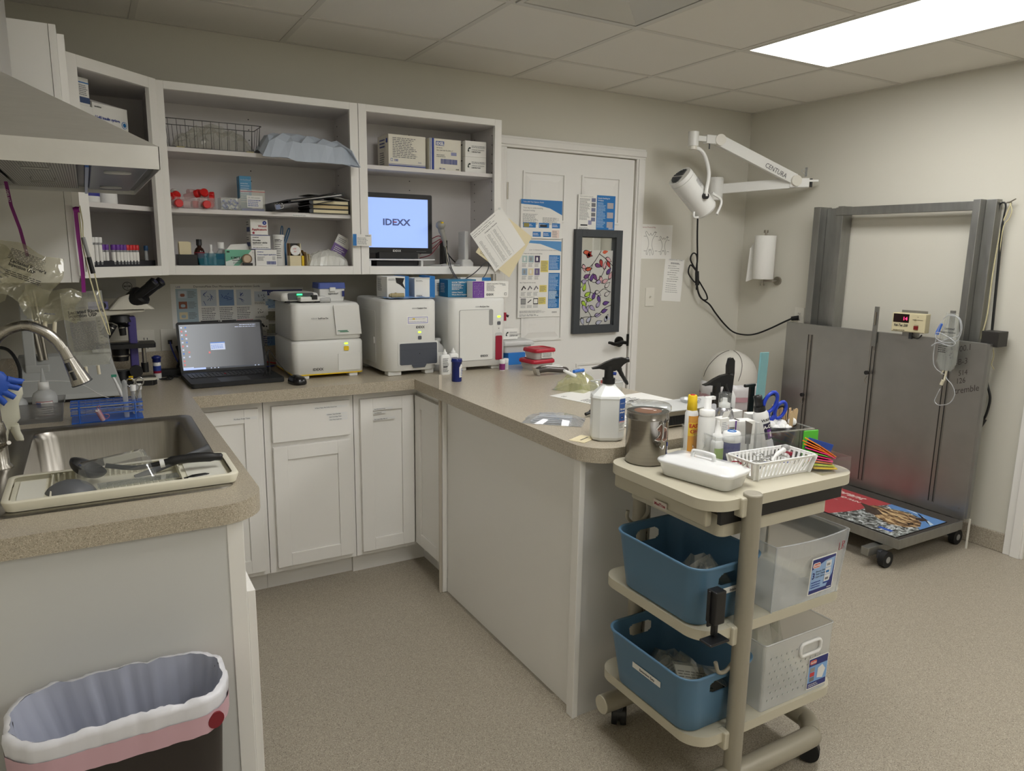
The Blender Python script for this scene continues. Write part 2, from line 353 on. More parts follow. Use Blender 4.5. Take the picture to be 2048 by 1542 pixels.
stems = [[(0, .36), (.05, .34), (.1, .37), (.14, .42), (.16, .45)], [(.1, .37), (.07, .28), (.09, .2), (.06, .12), (.1, .05), (.08, 0)], [(.09, .2), (.14, .19), (.19, .22), (.24, .2)], [(0, .18), (.04, .17), (.09, .15)], [(.251, .36), (.2, .4), (.15, .43)], [(.1, .05), (.15, .06), (.2, .1), (.25, .12)], [(.07, .28), (.12, .26), (.17, .3), (.2, .36)], [(.0, .03), (.05, .05), (.1, .05)]]
for st in stems: g.tube([(x, y, .0006) for x, y in st], .002, BLKM, n=4, smooth=5)
lv = 'o .02 .43 .1;r .04 .42 -.2;r .1 .43 1.4;o .16 .43 .2;r .05 .4 .9;r .15 .39 -1.3;p .02 .36 -1.2;r .2 .38 -1;p .19 .4 -.5;o .04 .33 .1;v .11 .36 -.3;p .18 .33 1.4;v .03 .28 .4;v .1 .3 -.9;V .08 .26 1.2;p .15 .29 -1.2;p .17 .25 .4;l .12 .25 .2;V .2 .3 .9;w .19 .22 .7;g .03 .2 1.3;g .04 .17 .5;g .05 .15 -.1;g .02 .14 -.8;V .1 .15 1.2;V .14 .17 -1.2;w .12 .2 -.6;w .19 .17 .5;V .18 .12 .2;l .08 .11 -.6;l .13 .1 .9;V .17 .07 .3;l .03 .12 -1.2;l .05 .07 1.1;l .12 .05 .1;L .02 .04 -1.2;L .06 .01 .8;L .13 .0 .3;L .2 .01 1.1;L .2 .04 -.4;G .0 .22 1.1;l .01 .25 .3;p .22 .27 1.2'.split(';')
for q in lv:
    c, u, v, a = q.split(); leaf(g, float(u)+.008, float(v)+.008, float(a), .05, .0135, lc[c])
# keep the film's drawing inside the opening
kv = [( -1.3735 <= p[0] <= -1.1195 and 1.03 <= p[2] <= 1.486) for p in g.v]
keep = [i for i, f in enumerate(g.f) if i == 0 or all(kv[j] for j in f)]
g.f = [g.f[i] for i in keep]; g.m = [g.m[i] for i in keep]; g.s = [g.s[i] for i in keep]
P('leaf_film', g, dr, label='frosted film printed with coloured leaves')
DB = mt((20, 19, 18), .35, .4, 'oil_rubbed_black')
g = G(); hx, hz = -1.052, .92
g.cyl((hx, YD, hz), (hx, YD-.012, hz), .033, DB); g.cyl((hx, YD-.012, hz), (hx, YD-.05, hz), .012, DB)
g.tube([(hx+.02, YD-.05, hz-.003), (hx-.01, YD-.052, hz), (hx-.06, YD-.05, hz-.008), (hx-.1, YD-.05, hz+.002), (hx-.115, YD-.05, hz+.004)], [.011, .012, .011, .009, .007], DB, 10, 4)
P('door_handle', g, dr)
P('latch_plate', G().b(-.99, -.978, YD-.012, YD, hz-.03, hz+.045, DB), dr, bev=.002)
for z in (1.80, .3): P('hinge', G().cyl((-1.88, YD-.008, z-.045), (-1.88, YD-.008, z+.045), .0075, NICKEL, n=10).b(-1.89, -1.87, YD-.003, YD, z-.045, z+.045, NICKEL), dr)
# hallway seen through the little window
HW = mt((214, 211, 200), .7, name='hall_paint')
S('wall_hall', G().b(-2.6, .1, 1.4, 1.5, 0, H, HW)); S('wall_hall_end', G().b(-2.7, -2.6, .12, 1.5, 0, H, HW)); S('wall_hall_side', G().b(.1, .2, .12, 1.5, 0, H, HW)); S('floor_hall', G().b(-2.7, .2, .1, 1.5, -.05, 0, FLOORM))
g = G()
for x in (-1.1, -.25): g.b(x, x+.07, 1.38, 1.4, 0, 2.1, TRIM)
g.b(-1.1, -.18, 1.38, 1.4, 2.06, 2.13, TRIM); S('trim_3', g)
r = T('ceiling_light', 'added unseen light panel that brightens the hallway behind the white door', 'ceiling light', (-1.2, .75, H))  # unseen light, added to brighten the hallway and backlight the leaf film
LB = bpy.data.materials.new('hall_added_light'); LB.use_nodes = True; LB.node_tree.nodes['Principled BSDF'].inputs['Emission Color'].default_value = (1, .98, .92, 1); LB.node_tree.nodes['Principled BSDF'].inputs['Emission Strength'].default_value = 6
P('diffuser', G().b(-.3, .3, -.15, .15, -.03, 0, LB), r)
# ================================================================ upper cabinets
ZB, ZT = 1.356, 2.108; CF = -.32
SH = (1.865, 1.625)
def shaker(g, w_, h_, m=CAB, st=.057, t=.019):
    """shaker door in the local frame: x 0..w, y 0..h, front at z=t"""
    g.b(0, st, 0, h_, 0, t, m); g.b(w_-st, w_, 0, h_, 0, t, m); g.b(st, w_-st, 0, st, 0, t, m); g.b(st, w_-st, h_-st, h_, 0, t, m); g.b(st, w_-st, st, h_-st, 0, t-.008, m)
def open_cab(x0, x1, label, shelves, st=.038):
    r = T('wall_cabinet', label, 'cabinet', (x0, 0, ZB)); W = x1-x0; Hh = ZT-ZB; d = -CF-.019
    g = G(); g.b(0, .016, -d, 0, 0, Hh, CABIN); g.b(W-.016, W, -d, 0, 0, Hh, CABIN); g.b(.016, W-.016, -d, 0, Hh-.03, Hh-.012, CABIN); g.b(.016, W-.016, -d, 0, .018, .036, CABIN); g.b(.016, W-.016, -.012, 0, .036, Hh-.03, CABIN)
    for z in [.28+.045*i for i in range(11)]:
        for xx, f in ((.0165, 1), (W-.0165, -1)):
            for yy in (-.06, -d+.05): g.cyl((xx-.0003*f, yy, z), (xx+.0008*f, yy, z), .0028, INK, n=8)
        if W > .7: g.cyl((W*.5, -.0118, z), (W*.5, -.0128, z), .0028, INK, n=8)
    P('carcass', g, r)
    g = G(); y0, y1 = -d-.019, -d
    g.b(0, st, y0, y1, 0, Hh, CAB); g.b(W-st, W, y0, y1, 0, Hh, CAB); g.b(st, W-st, y0, y1, Hh-.03, Hh, CAB); g.b(st, W-st, y0, y1, 0, .038, CAB)
    P('face_frame', g, r, bev=.001)
    for z in shelves: P('shelf', G().b(.018, W-.018, -d+.012, -.014, z-ZB-.018, z-ZB, CABIN), r, bev=.001)
    return r
open_cab(-3.646, -2.8245, 'wide open-fronted white wall cabinet in the middle of the upper row', SH)
open_cab(-2.8225, -2.0895, 'open-fronted white wall cabinet at the right end of the upper row, holding the monitor', (1.852,))
# diagonal corner cabinet
r = T('wall_cabinet', 'diagonal open corner wall cabinet at the left, with blood tube racks', 'cabinet', (XL, 0, ZB))
Hh = ZT-ZB; a_, b_ = .305, .608   # side depth, length along each wall
pts = [(0, 0), (b_, 0), (b_, CF+.01), (.31, -b_), (0, -b_)]
g = G()
def slab(z0, z1, inset=0): g.prism([(0, -b_), (.31-inset*.7, -b_+inset*.7*0), (b_, CF+.01+inset*0), (b_, 0), (0, 0)][::1], z0, z1, CABIN)
slab(.018, .036); slab(Hh-.03, Hh-.012)
g.b(b_-.016, b_, CF+.01, 0, 0, Hh, CABIN); g.b(0, .31, -b_, -b_+.016, 0, Hh, CABIN); g.b(0, b_, -.012, 0, 0, Hh, CABIN); g.b(0, .012, -b_, 0, 0, Hh, CABIN)
P('carcass', g, r)
dv = Vector((b_-.31, CF+b_, 0)); dl = dv.length; Md = FR((.31, -b_, 0), dv, (0, 0, 1))
g = G(Md); st = .05
g.b(0, st, 0, Hh, 0, .019, CAB); g.b(dl-st+.012, dl, 0, Hh, 0, .019, CAB); g.b(st, dl-st+.012, Hh-.04, Hh, 0, .019, CAB); g.b(st, dl-st+.012, 0, .038, 0, .019, CAB)
P('face_frame', g, r, bev=.001)
for z in SH: P('shelf', G().prism([(.013, -b_+.017), (.3, -b_+.017), (b_-.017, CF+.03), (b_-.017, -.013), (.013, -.013)], z-ZB-.018, z-ZB, CABIN), r)
# closed cabinet on the left wall whose end panel faces the room
r = T('wall_cabinet', 'white wall cabinet on the left wall whose blank end panel rises behind the range hood', 'cabinet', (XL, -.945, ZB))
P('carcass', G().b(0, .29, 0, .332, 0, Hh, CAB), r); P('face_frame', G().b(.291, .31, -.002, .332, 0, Hh, CAB), r, bev=.001)
g = G(FPX(.3105, .02, .02)); shaker(g, .295, Hh-.04); P('door', g, r)
# ================================================================ base cabinets
BF = -.582; TK = -.505; BT = .858; KZ = .1
FG = mt((216, 213, 206), .42, name='cabinet_frame_white')
def base_unit(x0, x1, label, d=0):
    r = T('base_cabinet', label, 'cabinet', (x0, 0, 0)); W = x1-x0
    P('carcass', G().b(.001, W-.001, BF+.019, -.01, KZ, BT, CABIN), r); P('face_frame', G().b(.001, W-.001, BF, BF+.019, KZ, BT, CAB), r); P('toe_kick', G().b(0, W, TK, TK+.015, 0, KZ, CAB), r); return r
def yd(r, x, z, w_, h_, name='door', flat=False):
    g = G(FY(x, BF-.0005, z)); 
    if flat: g.b(0, w_, 0, h_, 0, .019, CAB)
    else: shaker(g, w_, h_)
    return P(name, g, r, bev=.0015)
def strips(par, x, z, rows, sz=.0085, al='LEFT', yy=None):
    """label-maker strips stuck on a front, one part each"""
    for k, (s, dz, dx) in enumerate(rows):
        g = G(FY(x+dx, (BF-.0205) if yy is None else yy, z-dz)); wd = len(s)*sz*.5
        u0 = -wd if al == 'RIGHT' else 0
        g.r(u0-.003, u0+wd+.003, -.003, sz, WHITE, .0002); g.text(s, u0, 0, sz*.85, INK, .0006, bold=.01, sx=.92); P('label_strip', g, par)
r = base_unit(-4.2, -3.344, 'base cabinet under the laptop corner, mostly hidden by the sink counter')
d = yd(r, -3.7+3.344-.4+.0+(-0)-0+0.0 if False else .50, .123, .336, .706)
strips(d, .50+.325, .79, [('Purchase Order Tubes', 0, 0)], al='RIGHT')
r = base_unit(-3.343, -2.964, 'base cabinet with one drawer above one door, below the grey-white analyzer')
dr1 = yd(r, .031, .676, .328, .154, 'drawer', True); d2 = yd(r, .031, .124, .328, .531)
strips(dr1, .345, .805, [('IV Blood Tubes, Flea Combs, Dental Gear', 0, 0), ('Catheters, Tape & Bandage', .032, 0), ('Spare Centrifuge Tubes', .044, 0), ('Clean Wrap Supply tape', .056, 0)], al='RIGHT', sz=.007)
# L-shaped corner unit with a folding door pair
r = T('base_cabinet', 'corner base cabinet with two hinged doors meeting in the inside corner', 'cabinet', (-2.963, 0, 0))
PX = -2.664+2.963
P('carcass', G().b(.001, .28, BF+.019, -.01, KZ, BT, CABIN).b(.301, .95, -.905, -.01, KZ, BT, CABIN), r)
P('face_frame', G().b(.001, PX, BF, BF+.019, KZ, BT, CAB).b(PX, PX+.019, -.905, BF, KZ, BT, CAB), r)
P('toe_kick', G().b(0, .355, -.52, -.505, 0, KZ, CAB).b(.355, .37, -.905, -.505, 0, KZ, CAB), r)
d = yd(r, .026, .121, .25, .706); strips(d, .026+.062, .775, [('Easy Slide Dental Strips', 0, 0), ('Spare Batteries', .016, 0), ('Slim Surgical Mask Material', .046, 0)], sz=.007)
g = G(FX(PX-.0005, -.603, .121)); shaker(g, .288, .706); P('door', g, r, bev=.0015)
# peninsula body
r = T('peninsula_cabinet', 'white panelled peninsula base running out from the back wall', 'cabinet', (-2.683, -.905, 0))
P('side_panel', G().b(.002, .02, -.985, 0, .0, BT, CAB), r); P('carcass', G().b(.02, .62, -.98, 0, 0.0, BT, CAB), r)
P('end_panel', G().b(.0, .62, -.992, -.981, 0, BT, mt((206, 205, 202), .45, name='end_panel_white')), r)
P('corner_batten', G().b(-.006, .014, -.998, -.962, 0, BT, CAB), r, bev=.002); P('corner_batten', G().b(-.003, .018, -.004, .012, 0, BT, CAB), r, bev=.002)
P('base_shoe', G().prism([(-.004, 0), (-.017, 0), (-.015, .009), (-.004, .016)], .0, .965, mt((188, 180, 166), .6, name='scuffed_trim')), r)
o = bpy.data.objects[-1] if False else r.children[-1]; o.rotation_euler = (PI/2, 0, 0); o.location = (.006, 0, 0)
# left leg under the sink
r = T('base_cabinet', 'sink base cabinet with blank end panel behind the waste bin', 'cabinet', (XL, -1.935, 0))
P('end_panel', G().b(.0, .565, 0, .012, 0, BT, mt((208, 208, 205), .45, name='end_panel_white2')), r)
P('corner_batten', G().b(.562, .598, -.003, .02, 0, BT, CAB), r, bev=.0015)
P('carcass', G().b(.002, .578, .021, .045, 0.001, BT, CABIN).b(.002, .578, .9, 1.33, KZ, BT, CABIN).b(.002, .02, .045, .9, KZ, BT, CABIN), r)
P('face_frame', G().b(.579, .598, .021, 1.33, KZ, BT, CAB), r)
g = G(FPX(.599, .004, .105)); shaker(g, .43, .575); P('door', g, r, bev=.0015)
g = G(FPX(.599, .45, .105)); shaker(g, .43, .575); P('door', g, r, bev=.0015)
# ================================================================ countertop
ZC = .906; TH = .046
outer = [(-3.612, -.643)] + [(x, y) for x, y in rr(-4.4, -3.605, -1.955, -1.2, .1)[-7:]][::-1]
arc = lambda cx, cy, q, a0, a1, n=8: [(cx+q*math.cos(math.radians(a0+(a1-a0)*i/n)), cy+q*math.sin(math.radians(a0+(a1-a0)*i/n))) for i in range(n+1)]
outer = [(XL+.001, -.001), (XL+.001, -1.955)] + arc(-3.705, -1.855, .1, -90, 0) + [(-3.612, -.643), (-2.70, -.643)] + arc(-2.60, -1.872, .1, 180, 270) + arc(-2.06, -1.892, .08, -90, 0) + [(-1.98, -.001)]
hole = rr(-4.125, -3.685, -1.79, -1.0, .05)
g = G()
for z, flip in ((ZC, 0), (ZC-TH, 1)):
    V = [Vector((x, y, z)) for x, y in outer]; Hh_ = [Vector((x, y, z)) for x, y in hole]
    tri = tessellate_polygon([V, Hh_]); allv = [tuple(p) for p in V+Hh_]
    g.add(allv, [tuple(t) for t in tri], COUNT)
n = len(outer); g.loft([[(x, y, ZC-TH) for x, y in outer], [(x, y, ZC) for x, y in outer]], COUNT, False, False, False); g.loft([[(x, y, ZC) for x, y in hole], [(x, y, ZC-TH) for x, y in hole]], COUNT, False, False, False)
ct = O('countertop', g, 'speckled beige laminate worktop running round the sink, the back wall and the peninsula', 'worktop')
import bmesh
bm = bmesh.new(); bm.from_mesh(ct.data); bmesh.ops.remove_doubles(bm, verts=bm.verts, dist=1e-5); bmesh.ops.recalc_face_normals(bm, faces=bm.faces); bm.to_mesh(ct.data); bm.free()
O('backsplash', G().b(XL+.001, -1.98, -.02, -.001, ZC, ZC+.1, COUNT).b(XL+.001, XL+.02, -1.955, -.02, ZC, ZC+.1, COUNT), 'speckled beige splash strip standing along the wall at the back of the worktop', 'backsplash', bev=.002)
# ================================================================ sink
SK = steel('sink_steel', (156, 152, 144), .3, (60, 2, 2), .08)
r = T('sink', 'stainless steel drop-in sink set in the left worktop', 'sink', (-3.905, -1.4, ZC))
ob = lambda x0, x1, y0, y1, q, z: [(x, y, z) for x, y in rr(x0, x1, y0, y1, q, 6)]
g = G(); O0 = ob(-.295, .25, -.432, .43, .03, .0005); O1 = ob(-.29, .245, -.427, .425, .03, .005); I0 = ob(-.2, .212, -.38, .378, .055, .004); I1 = ob(-.195, .207, -.375, .373, .05, .0)
g.loft([O0, O1, I0, I1], SK, False, False, True); P('rim', g, r)
g = G(); g.loft([I1, ob(-.188, .2, -.368, .366, .055, -.02), ob(-.18, .19, -.358, .356, .06, -.17), ob(-.15, .16, -.33, .33, .06, -.195)], SK, False, True, True); P('basin', g, r)
P('drain', G().cyl((0, 0, -.1945), (0, 0, -.192), .045, CHROME).cyl((0, 0, -.192), (0, 0, -.19), .02, DKG), r)
# faucet
r = T('faucet', 'brushed steel gooseneck kitchen faucet with pull-down spray head', 'faucet', (-4.15, -1.42, ZC+.004))
FS = steel('faucet_steel', (172, 168, 160), .25, (30, 30, 2), .08)
P('base', G().lathe([(.026, 0), (.026, .004), (.019, .012), (.018, .09), (.02, .1), (.015, .12)], FS), r)
P('neck', G().tube([(0, 0, .11), (-.004, 0, .22), (.002, 0, .295), (.03, 0, .342), (.08, 0, .361), (.120, 0, .345), (.143, 0, .323), (.158, 0, .298)], .0135, FS, 14, 8), r)
g = G(); a = Vector((.158, 0, .301)); dd = Vector((.20, 0, -.53)).normalized(); g.cyl(a, a+dd*.03, .0135, FS, .0145); g.cyl(a+dd*.031, a+dd*.100, .015, FS, .025, 28); g.cyl(a+dd*.100, a+dd*.103, .026, DKG); sh = P('spray_head', g, r)
g = G(); nn = Vector((-.53, -1.2, -.2)).normalized()
for k in (.038, .064): g.tube([a+dd*k+nn*.0165*1.05, a+dd*(k+.022)+nn*.0195*1.05], .006, BLACK, 8)
P('spray_button', g, sh)
P('lever', G().cyl((.0, -.018, .06), (.0, -.03, .06), .012, FS).tube([(0, -.03, .06), (.02, -.06, .075), (.03, -.09, .085)], [.007, .006, .005], FS, 8), r)
# ================================================================ range hood
r = T('range_hood', 'stainless steel pyramid range hood over the sink at the left', 'range hood', (XL+.002, -1.87, 1.63))
D_, W_ = .482, .905
g = G(); g.b(0, D_, 0, .0015, 0, .046, HOODS); g.b(D_-.0015, D_, 0, W_, 0, .046, HOODS); g.b(0, D_, W_-.0015, W_, 0, .046, HOODS); P('lip', g, r)
g = G(); g.loft([[(0, 0, .046), (D_, 0, .046), (D_, W_, .046), (0, W_, .046)], [(0, .27, .21), (.204, .27, .21), (.204, .635, .21), (0, .635, .21)]], HOODS, False, False, False); P('canopy', g, r)
P('chimney', G().b(0, .204, .27, .635, .21, H-1.63-.01, HOODS), r)
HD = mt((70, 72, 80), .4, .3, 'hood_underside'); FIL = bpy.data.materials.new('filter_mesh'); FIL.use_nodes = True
nt = FIL.node_tree; b = nt.nodes['Principled BSDF']; b.inputs['Metallic'].default_value = .8; b.inputs['Roughness'].default_value = .4
tc = nt.nodes.new('ShaderNodeTexCoord'); wv = nt.nodes.new('ShaderNodeTexWave'); wv.inputs['Scale'].default_value = 60; rp = nt.nodes.new('ShaderNodeValToRGB')
rp.color_ramp.elements[0].color = (.1, .1, .1, 1); rp.color_ramp.elements[1].color = (.5, .5, .48, 1); nt.links.new(tc.outputs['Object'], wv.inputs[0]); nt.links.new(wv.outputs['Fac'], rp.inputs[0]); nt.links.new(rp.outputs[0], b.inputs['Base Color'])
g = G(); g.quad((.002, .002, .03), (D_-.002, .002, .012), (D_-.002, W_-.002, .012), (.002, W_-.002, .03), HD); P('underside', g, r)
for k in range(2):
    x0 = .02+k*.16
    fo = P('filter', G().b(x0, x0+.15, .05, .855, .008, .014, FIL), r, bev=.002)
    for y in (.12, .5): P('filter_handle', G().tube([(x0+.05, y, .008), (x0+.05, y, -.002), (x0+.1, y, -.002), (x0+.1, y, .008)], .003, STEELD, 6), fo)
P('trim_rail', G().b(.345, .352, .005, .9, -.004, .03, mt((60, 90, 150), .3, .6, 'blue_film')), r)
g = G(); g.b(.355, .465, .06, .84, .006, .016, mt((96, 102, 122), .25, .5, 'lamp_glass')); P('light_cover', g, r, bev=.003)
for y in (.2, .7): P('lamp_slot', G().cyl((.41, y, .003), (.41, y, .006), .028, LGREY), r)
# ================================================================ things on the back wall and back counter
def plate(x, z, label, slots=2, w_=.072, h_=.118, y=0, M=None, kind='outlet'):
    r = T('wall_plate', label, 'wall plate', (x, y, z)); 
    if M: r.matrix_world = M
    P('cover', G(FY(0, 0, 0)).add([], [], WHITE).b(-w_/2, w_/2, -h_/2, h_/2, 0, .005, OFFW), r, bev=.0015)
    if kind == 'outlet':
        for v in (-.02, .02):
            g = G(FY(0, -.005, v)); g.prism(rr(-.017, .017, -.0145, .0145, .006), 0, .0012, OFFW)
            g.r(-.008, -.005, -.004, .006, INK, .0015); g.r(.005, .008, -.004, .005, INK, .0015); P('socket', g, r)
    elif kind == 'switch':
        P('toggle', G(FY(0, -.005, 0)).b(-.004, .004, -.009, .009, 0, .002, OFFW).add([(-.004, -.006, .002), (.004, -.006, .002), (.004, .004, .002), (-.004, .004, .002), (-.003, .004, .013), (.003, .004, .013), (.003, .008, .012), (-.003, .008, .012)], [(0, 1, 5, 4), (4, 5, 6, 7), (3, 7, 6, 2), (0, 4, 7, 3), (1, 2, 6, 5)], OFFW), r)
    elif kind == 'net':
        P('jack', G(FY(0, -.005, 0)).b(-.009, .009, -.009, .009, 0, .003, DKG), r)
    return r
plate(-3.72, 1.043, 'white double outlet on the wall behind the microscope'); plate(-3.622, 1.045, 'white network wall plate with blue cable left of the laptop', kind='net', w_=.074)
plate(-.812, 1.195, 'white light switch plate on the wall right of the door', kind='switch')
def poster(name, x, z, w_, h_, label, cat, draw, y=0, M=None, m=PAPER, rot=0, par=None):
    g = G(); g.b(0, w_, 0, h_, 0, .0008, m); g2 = G(); draw(g, w_, h_)
    o = build(name, g); M = M or (FY(x, y-.0008, z)); o.matrix_world = M @ Matrix.Rotation(rot, 4, 'Z'); return tag(o, label, cat)
def dermato(g, W, H_):
    A = mt((120, 150, 190), .6); Bc = mt((196, 205, 214), .6); BR = mt((150, 92, 70), .6); PK = mt((206, 120, 130), .6); LB_ = mt((170, 190, 200), .6)
    g.text('DermatoPlate Duo Microscopic Interpretation Guide', W*.22, H_*.945, .0135, INK, .001)
    g.r(.02, .11, H_*.02, H_*.93, LB_, .001)
    rn = random.Random(3)
    for k in range(6):
        v = H_*(.8-.15*k); g.r(.03, .065, v, v+H_*.1, (Bc, BR, CREAM, A, BR, Bc)[k], .0013); g.lines(.07, .105, v, v+H_*.1, 5, INKL, .0013)
        g.prism(rr(.038, .057, v+.006, v+.02, .006), .0014, .0015, (BR, PINK, BR, INKB, CREAM, INKB)[k] if k in (0, 3, 5) else LB_)
    for i in range(3):
        for j in range(2):
            u, v = .125+i*.077, H_*(.68-.45*j); c = (Bc, A, Bc, Bc, Bc, PK)[i+3*j]
            if c is PK: g.r(u-.004, u+.07, v-H_*.24, v+H_*.24, mt((222, 150, 158), .6), .0009)
            g.r(u, u+.066, v, v+H_*.23, Bc if c is PK else c, .0012); g.lines(u, u+.066, v-H_*.2, v-.006, 7, INKL, .0012)
            for q in range(9):
                a = rn.uniform(0, PI); x, y = u+rn.uniform(.012, .05), v+H_*rn.uniform(.04, .19); L_ = rn.uniform(.004, .012)
                g.tube([(x-L_*math.cos(a), y-L_*math.sin(a), .0013), (x+L_*math.cos(a), y+L_*math.sin(a), .0013)], .0012, INKB, 4)
    for j in range(3):
        v = H_*(.73-.21*j); u = .36; g.r(u, u+.06, v, v+H_*.15, (Bc, PAPER, PAPER)[j], .0011); g.lines(u, u+.06, v-.012, v-.002, 2, INKL, .0012)
        for q in range(8): a = rn.uniform(0, 6); x, y = u+rn.uniform(.01, .05), v+rn.uniform(.01, .03); g.tube([(x, y, .0013), (x+.006*math.cos(a), y+.006*math.sin(a), .0013)], .0015 if j < 2 else .004, INK, 4)
    g.lines(.36, .42, .02, H_*.22, 5, INKB, .0012)
    g.text('LAB', .022, H_*.945, .011, INKB, .001)
poster('wall_poster', -3.605, .985, .435, .32, 'wide fungal culture reading guide poster taped on the wall behind the laptop', 'poster', dermato)
def urin(g, W, H_):
    g.r(.006, W-.004, H_-.038, H_-.012, NAVY, .001); g.text('A Urinalysis Guide', .02, H_-.032, .017, PAPER, .0014)
    rn = random.Random(4)
    for j in range(4):
        v = H_-.1-.06*j
        for i in range(2):
            u = .02+.085*i; g.r(u, u+.072, v, v+.045, (mt((150, 175, 200), .6), mt((150, 148, 128), .6), mt((165, 165, 148), .6), mt((120, 160, 205), .6))[j], .001); g.lines(u, u+.06, v-.008, v-.002, 1, INKL, .001)
            for q in range(10): x, y = u+rn.uniform(.006, .066), v+rn.uniform(.006, .04); g.prism(rr(x-.002, x+.002, y-.0015, y+.0015, .001, 2), .001, .0012, INKB if j in (0, 3) else INKL)
poster('wall_poster', -3.215, .985, .2, .3, 'tall urinalysis guide poster behind the left analyzer', 'poster', urin)
# ---- papers on the door
def blueguide(g, W, H_):
    g.add([(0, H_, .001), (0, H_-.026, .001), (W*.4, H_-.03, .001), (W*.7, H_-.045, .001), (W, H_-.08, .001), (W, H_, .001)], [(0, 1, 2, 3, 4, 5)], BLUE); g.text('Feline BG Test Options Guide', .015, H_-.017, .011, PAPER, .0016)
    g.text('Your key to understanding', .015, H_-.05, .012, INKL, .0012); g.text('ketoacid testing', .015, H_-.064, .012, INKL, .0012)
    g.lines(.012, .13, H_*.36, H_-.078, 12, INKL, .001); g.lines(.145, W-.015, H_*.36, H_-.095, 10, INKL, .001)
    for u, v, w_ in ((.015, .06, .085), (.12, .06, .07), (.21, .06, .055), (.08, .01, .055), (.15, .01, .055)): g.r(u, u+w_, v, v+.028, BLUE, .0012); g.lines(u+.004, u+w_-.004, v+.006, v+.022, 2, PAPER, .0014)
    g.r(.02, .055, .063, .085, mt((150, 140, 70), .6), .0015); g.r(.128, .175, .065, .078, INK, .0015); g.r(.21, .26, .005, .05, mt((232, 214, 206), .6), .0012); g.lines(.213, .255, .008, .046, 6, INKL, .0014)
poster('instruction_sheet', -1.79, 1.545, .278, .215, 'white and blue test options sheet taped high on the door, left column', 'sheet', blueguide, y=YD-.009)
def urine(g, W, H_):
    g.add([(0, H_, .001), (0, H_-.012, .001), (W*.5, H_-.02, .001), (W, H_-.062, .001), (W, H_-.004, .001)], [(0, 1, 2, 3, 4)], mt((90, 150, 205), .5)); g.text('HOW TO PREPARE URINE FOR IN-HOUSE URINALYSIS', .07, H_-.058, .0085, INKL, .0012)
    YL = mt((222, 206, 110), .6); PG = [mt((180, 200, 196), .6), mt((160, 180, 186), .6), mt((70, 60, 90), .6), mt((150, 170, 190), .6), CREAM, mt((110, 100, 140), .6)]
    g.text('Step 1. Prepare the sample (run on the SediVue)', .012, H_-.078, .0075, INK, .0012, bold=.01)
    for k in range(6):
        u, v = .025+.042*(k % 3), H_-.125-.072*(k//3); g.r(u, u+.035, v, v+.038, PG[k], .001); g.lines(u, u+.035, v-.026, v-.003, 4, INKL, .001)
        g.prism(rr(u+.01, u+.022, v+.008, v+.03, .005, 3), .001, .0014, (WHITE, GREY)[k % 2])
    g.text('Step 2. Prepare the urine test strip', .012, H_-.242, .0075, INK, .0012, bold=.01)
    for k in range(3):
        u, v = .02+.042*k, H_-.29; g.lines(u, u+.035, v-.025, v-.003, 4, INKL, .001); g.tube([(u+.004, v+.008, .0014), (u+.018, v+.03, .0014), (u+.03, v+.015, .0014)], .004, (INK, INKL, INKL)[k], 4)
        v = H_-.365; g.r(u, u+.034, v, v+.035, (INKL, PAPER, INK)[k], .001); g.r(u+.004, u+.03, v+.006, v+.03, (GREY, PAPER, PAPER)[k], .0012); g.lines(u, u+.035, v-.02, v-.003, 3, INKL, .001)
    g.tube([(.066, H_-.355, .0016), (.09, H_-.338, .0016)], .003, INK, 4)
    g.text('Step 3. Perform the chemical test', .012, H_-.325, .0075, INK, .0012, bold=.01)
    for u, v, w_, h_ in ((.15, H_-.18, .052, .066), (.145, H_-.295, .05, .04), (.14, H_-.365, .05, .04)): g.r(u, u+w_, v, v+h_, YL, .0012); g.lines(u+.004, u+w_-.004, v+.004, v+h_-.004, int(h_/.007), INKL, .0014)
    for v, h_ in ((H_-.168, .085), (H_-.34, .155), (.05, .105)): g.r(W-.084, W-.006, v, v+h_, BLUE, .0012); g.lines(W-.08, W-.012, v+.005, v+h_-.006, int(h_/.0085), mt((190, 215, 235), .6), .0014)
    g.lines(.012, W-.1, .025, H_-.4, 11, INKL, .001); g.text('IDEXX', W-.055, .022, .012, INK, .001, bold=.02); g.lines(.012, .18, .006, .02, 2, INKL, .001)
poster('instruction_sheet', -1.802, 1.095, .29, .44, 'tall urinalysis preparation chart in blue and yellow on the door, left column', 'sheet', urine, y=YD-.0095)
def handling(g, W, H_):
    g.r(W*.49, W, 0, H_, BLUE, .001); g.text('Sample Handling for', W*.52, H_-.02, .011, PAPER, .0014, bold=.01); g.text('Urinalysis', W*.52, H_-.033, .011, PAPER, .0014, bold=.01)
    g.lines(W*.51, W*.75, .02, H_-.04, 20, mt((180, 210, 232), .6), .0014)
    for k in range(3): v = H_-.075-.056*k; g.r(W*.78, W*.95, v, v+.034, mt((178, 172, 176), .6), .0014)
    for k in range(6): v = .015+.028*k; 
    for k in range(5): g.r(W*.35, W*.46, .055+.028*k, .077+.028*k, (mt((120, 124, 150), .6), INKL)[k % 2], .0014)
    g.text('How to perform a dip stick', .012, H_-.014, .0085, INKL, .001); g.lines(.01, W*.33, .06, H_-.022, 18, INKL, .001); g.r(.02, .07, .028, .036, INK, .001); g.lines(.01, .1, .006, .02, 2, INKL, .001); g.r(.075, .1, .035, .06, mt((150, 150, 180), .6), .001)
    g.text('IDEXX', W-.045, .012, .0125, PAPER, .0014, bold=.02)
poster('instruction_sheet', -1.4, 1.598, .272, .208, 'two-panel white and blue sample handling sheet above the door window', 'sheet', handling, y=YD-.009)
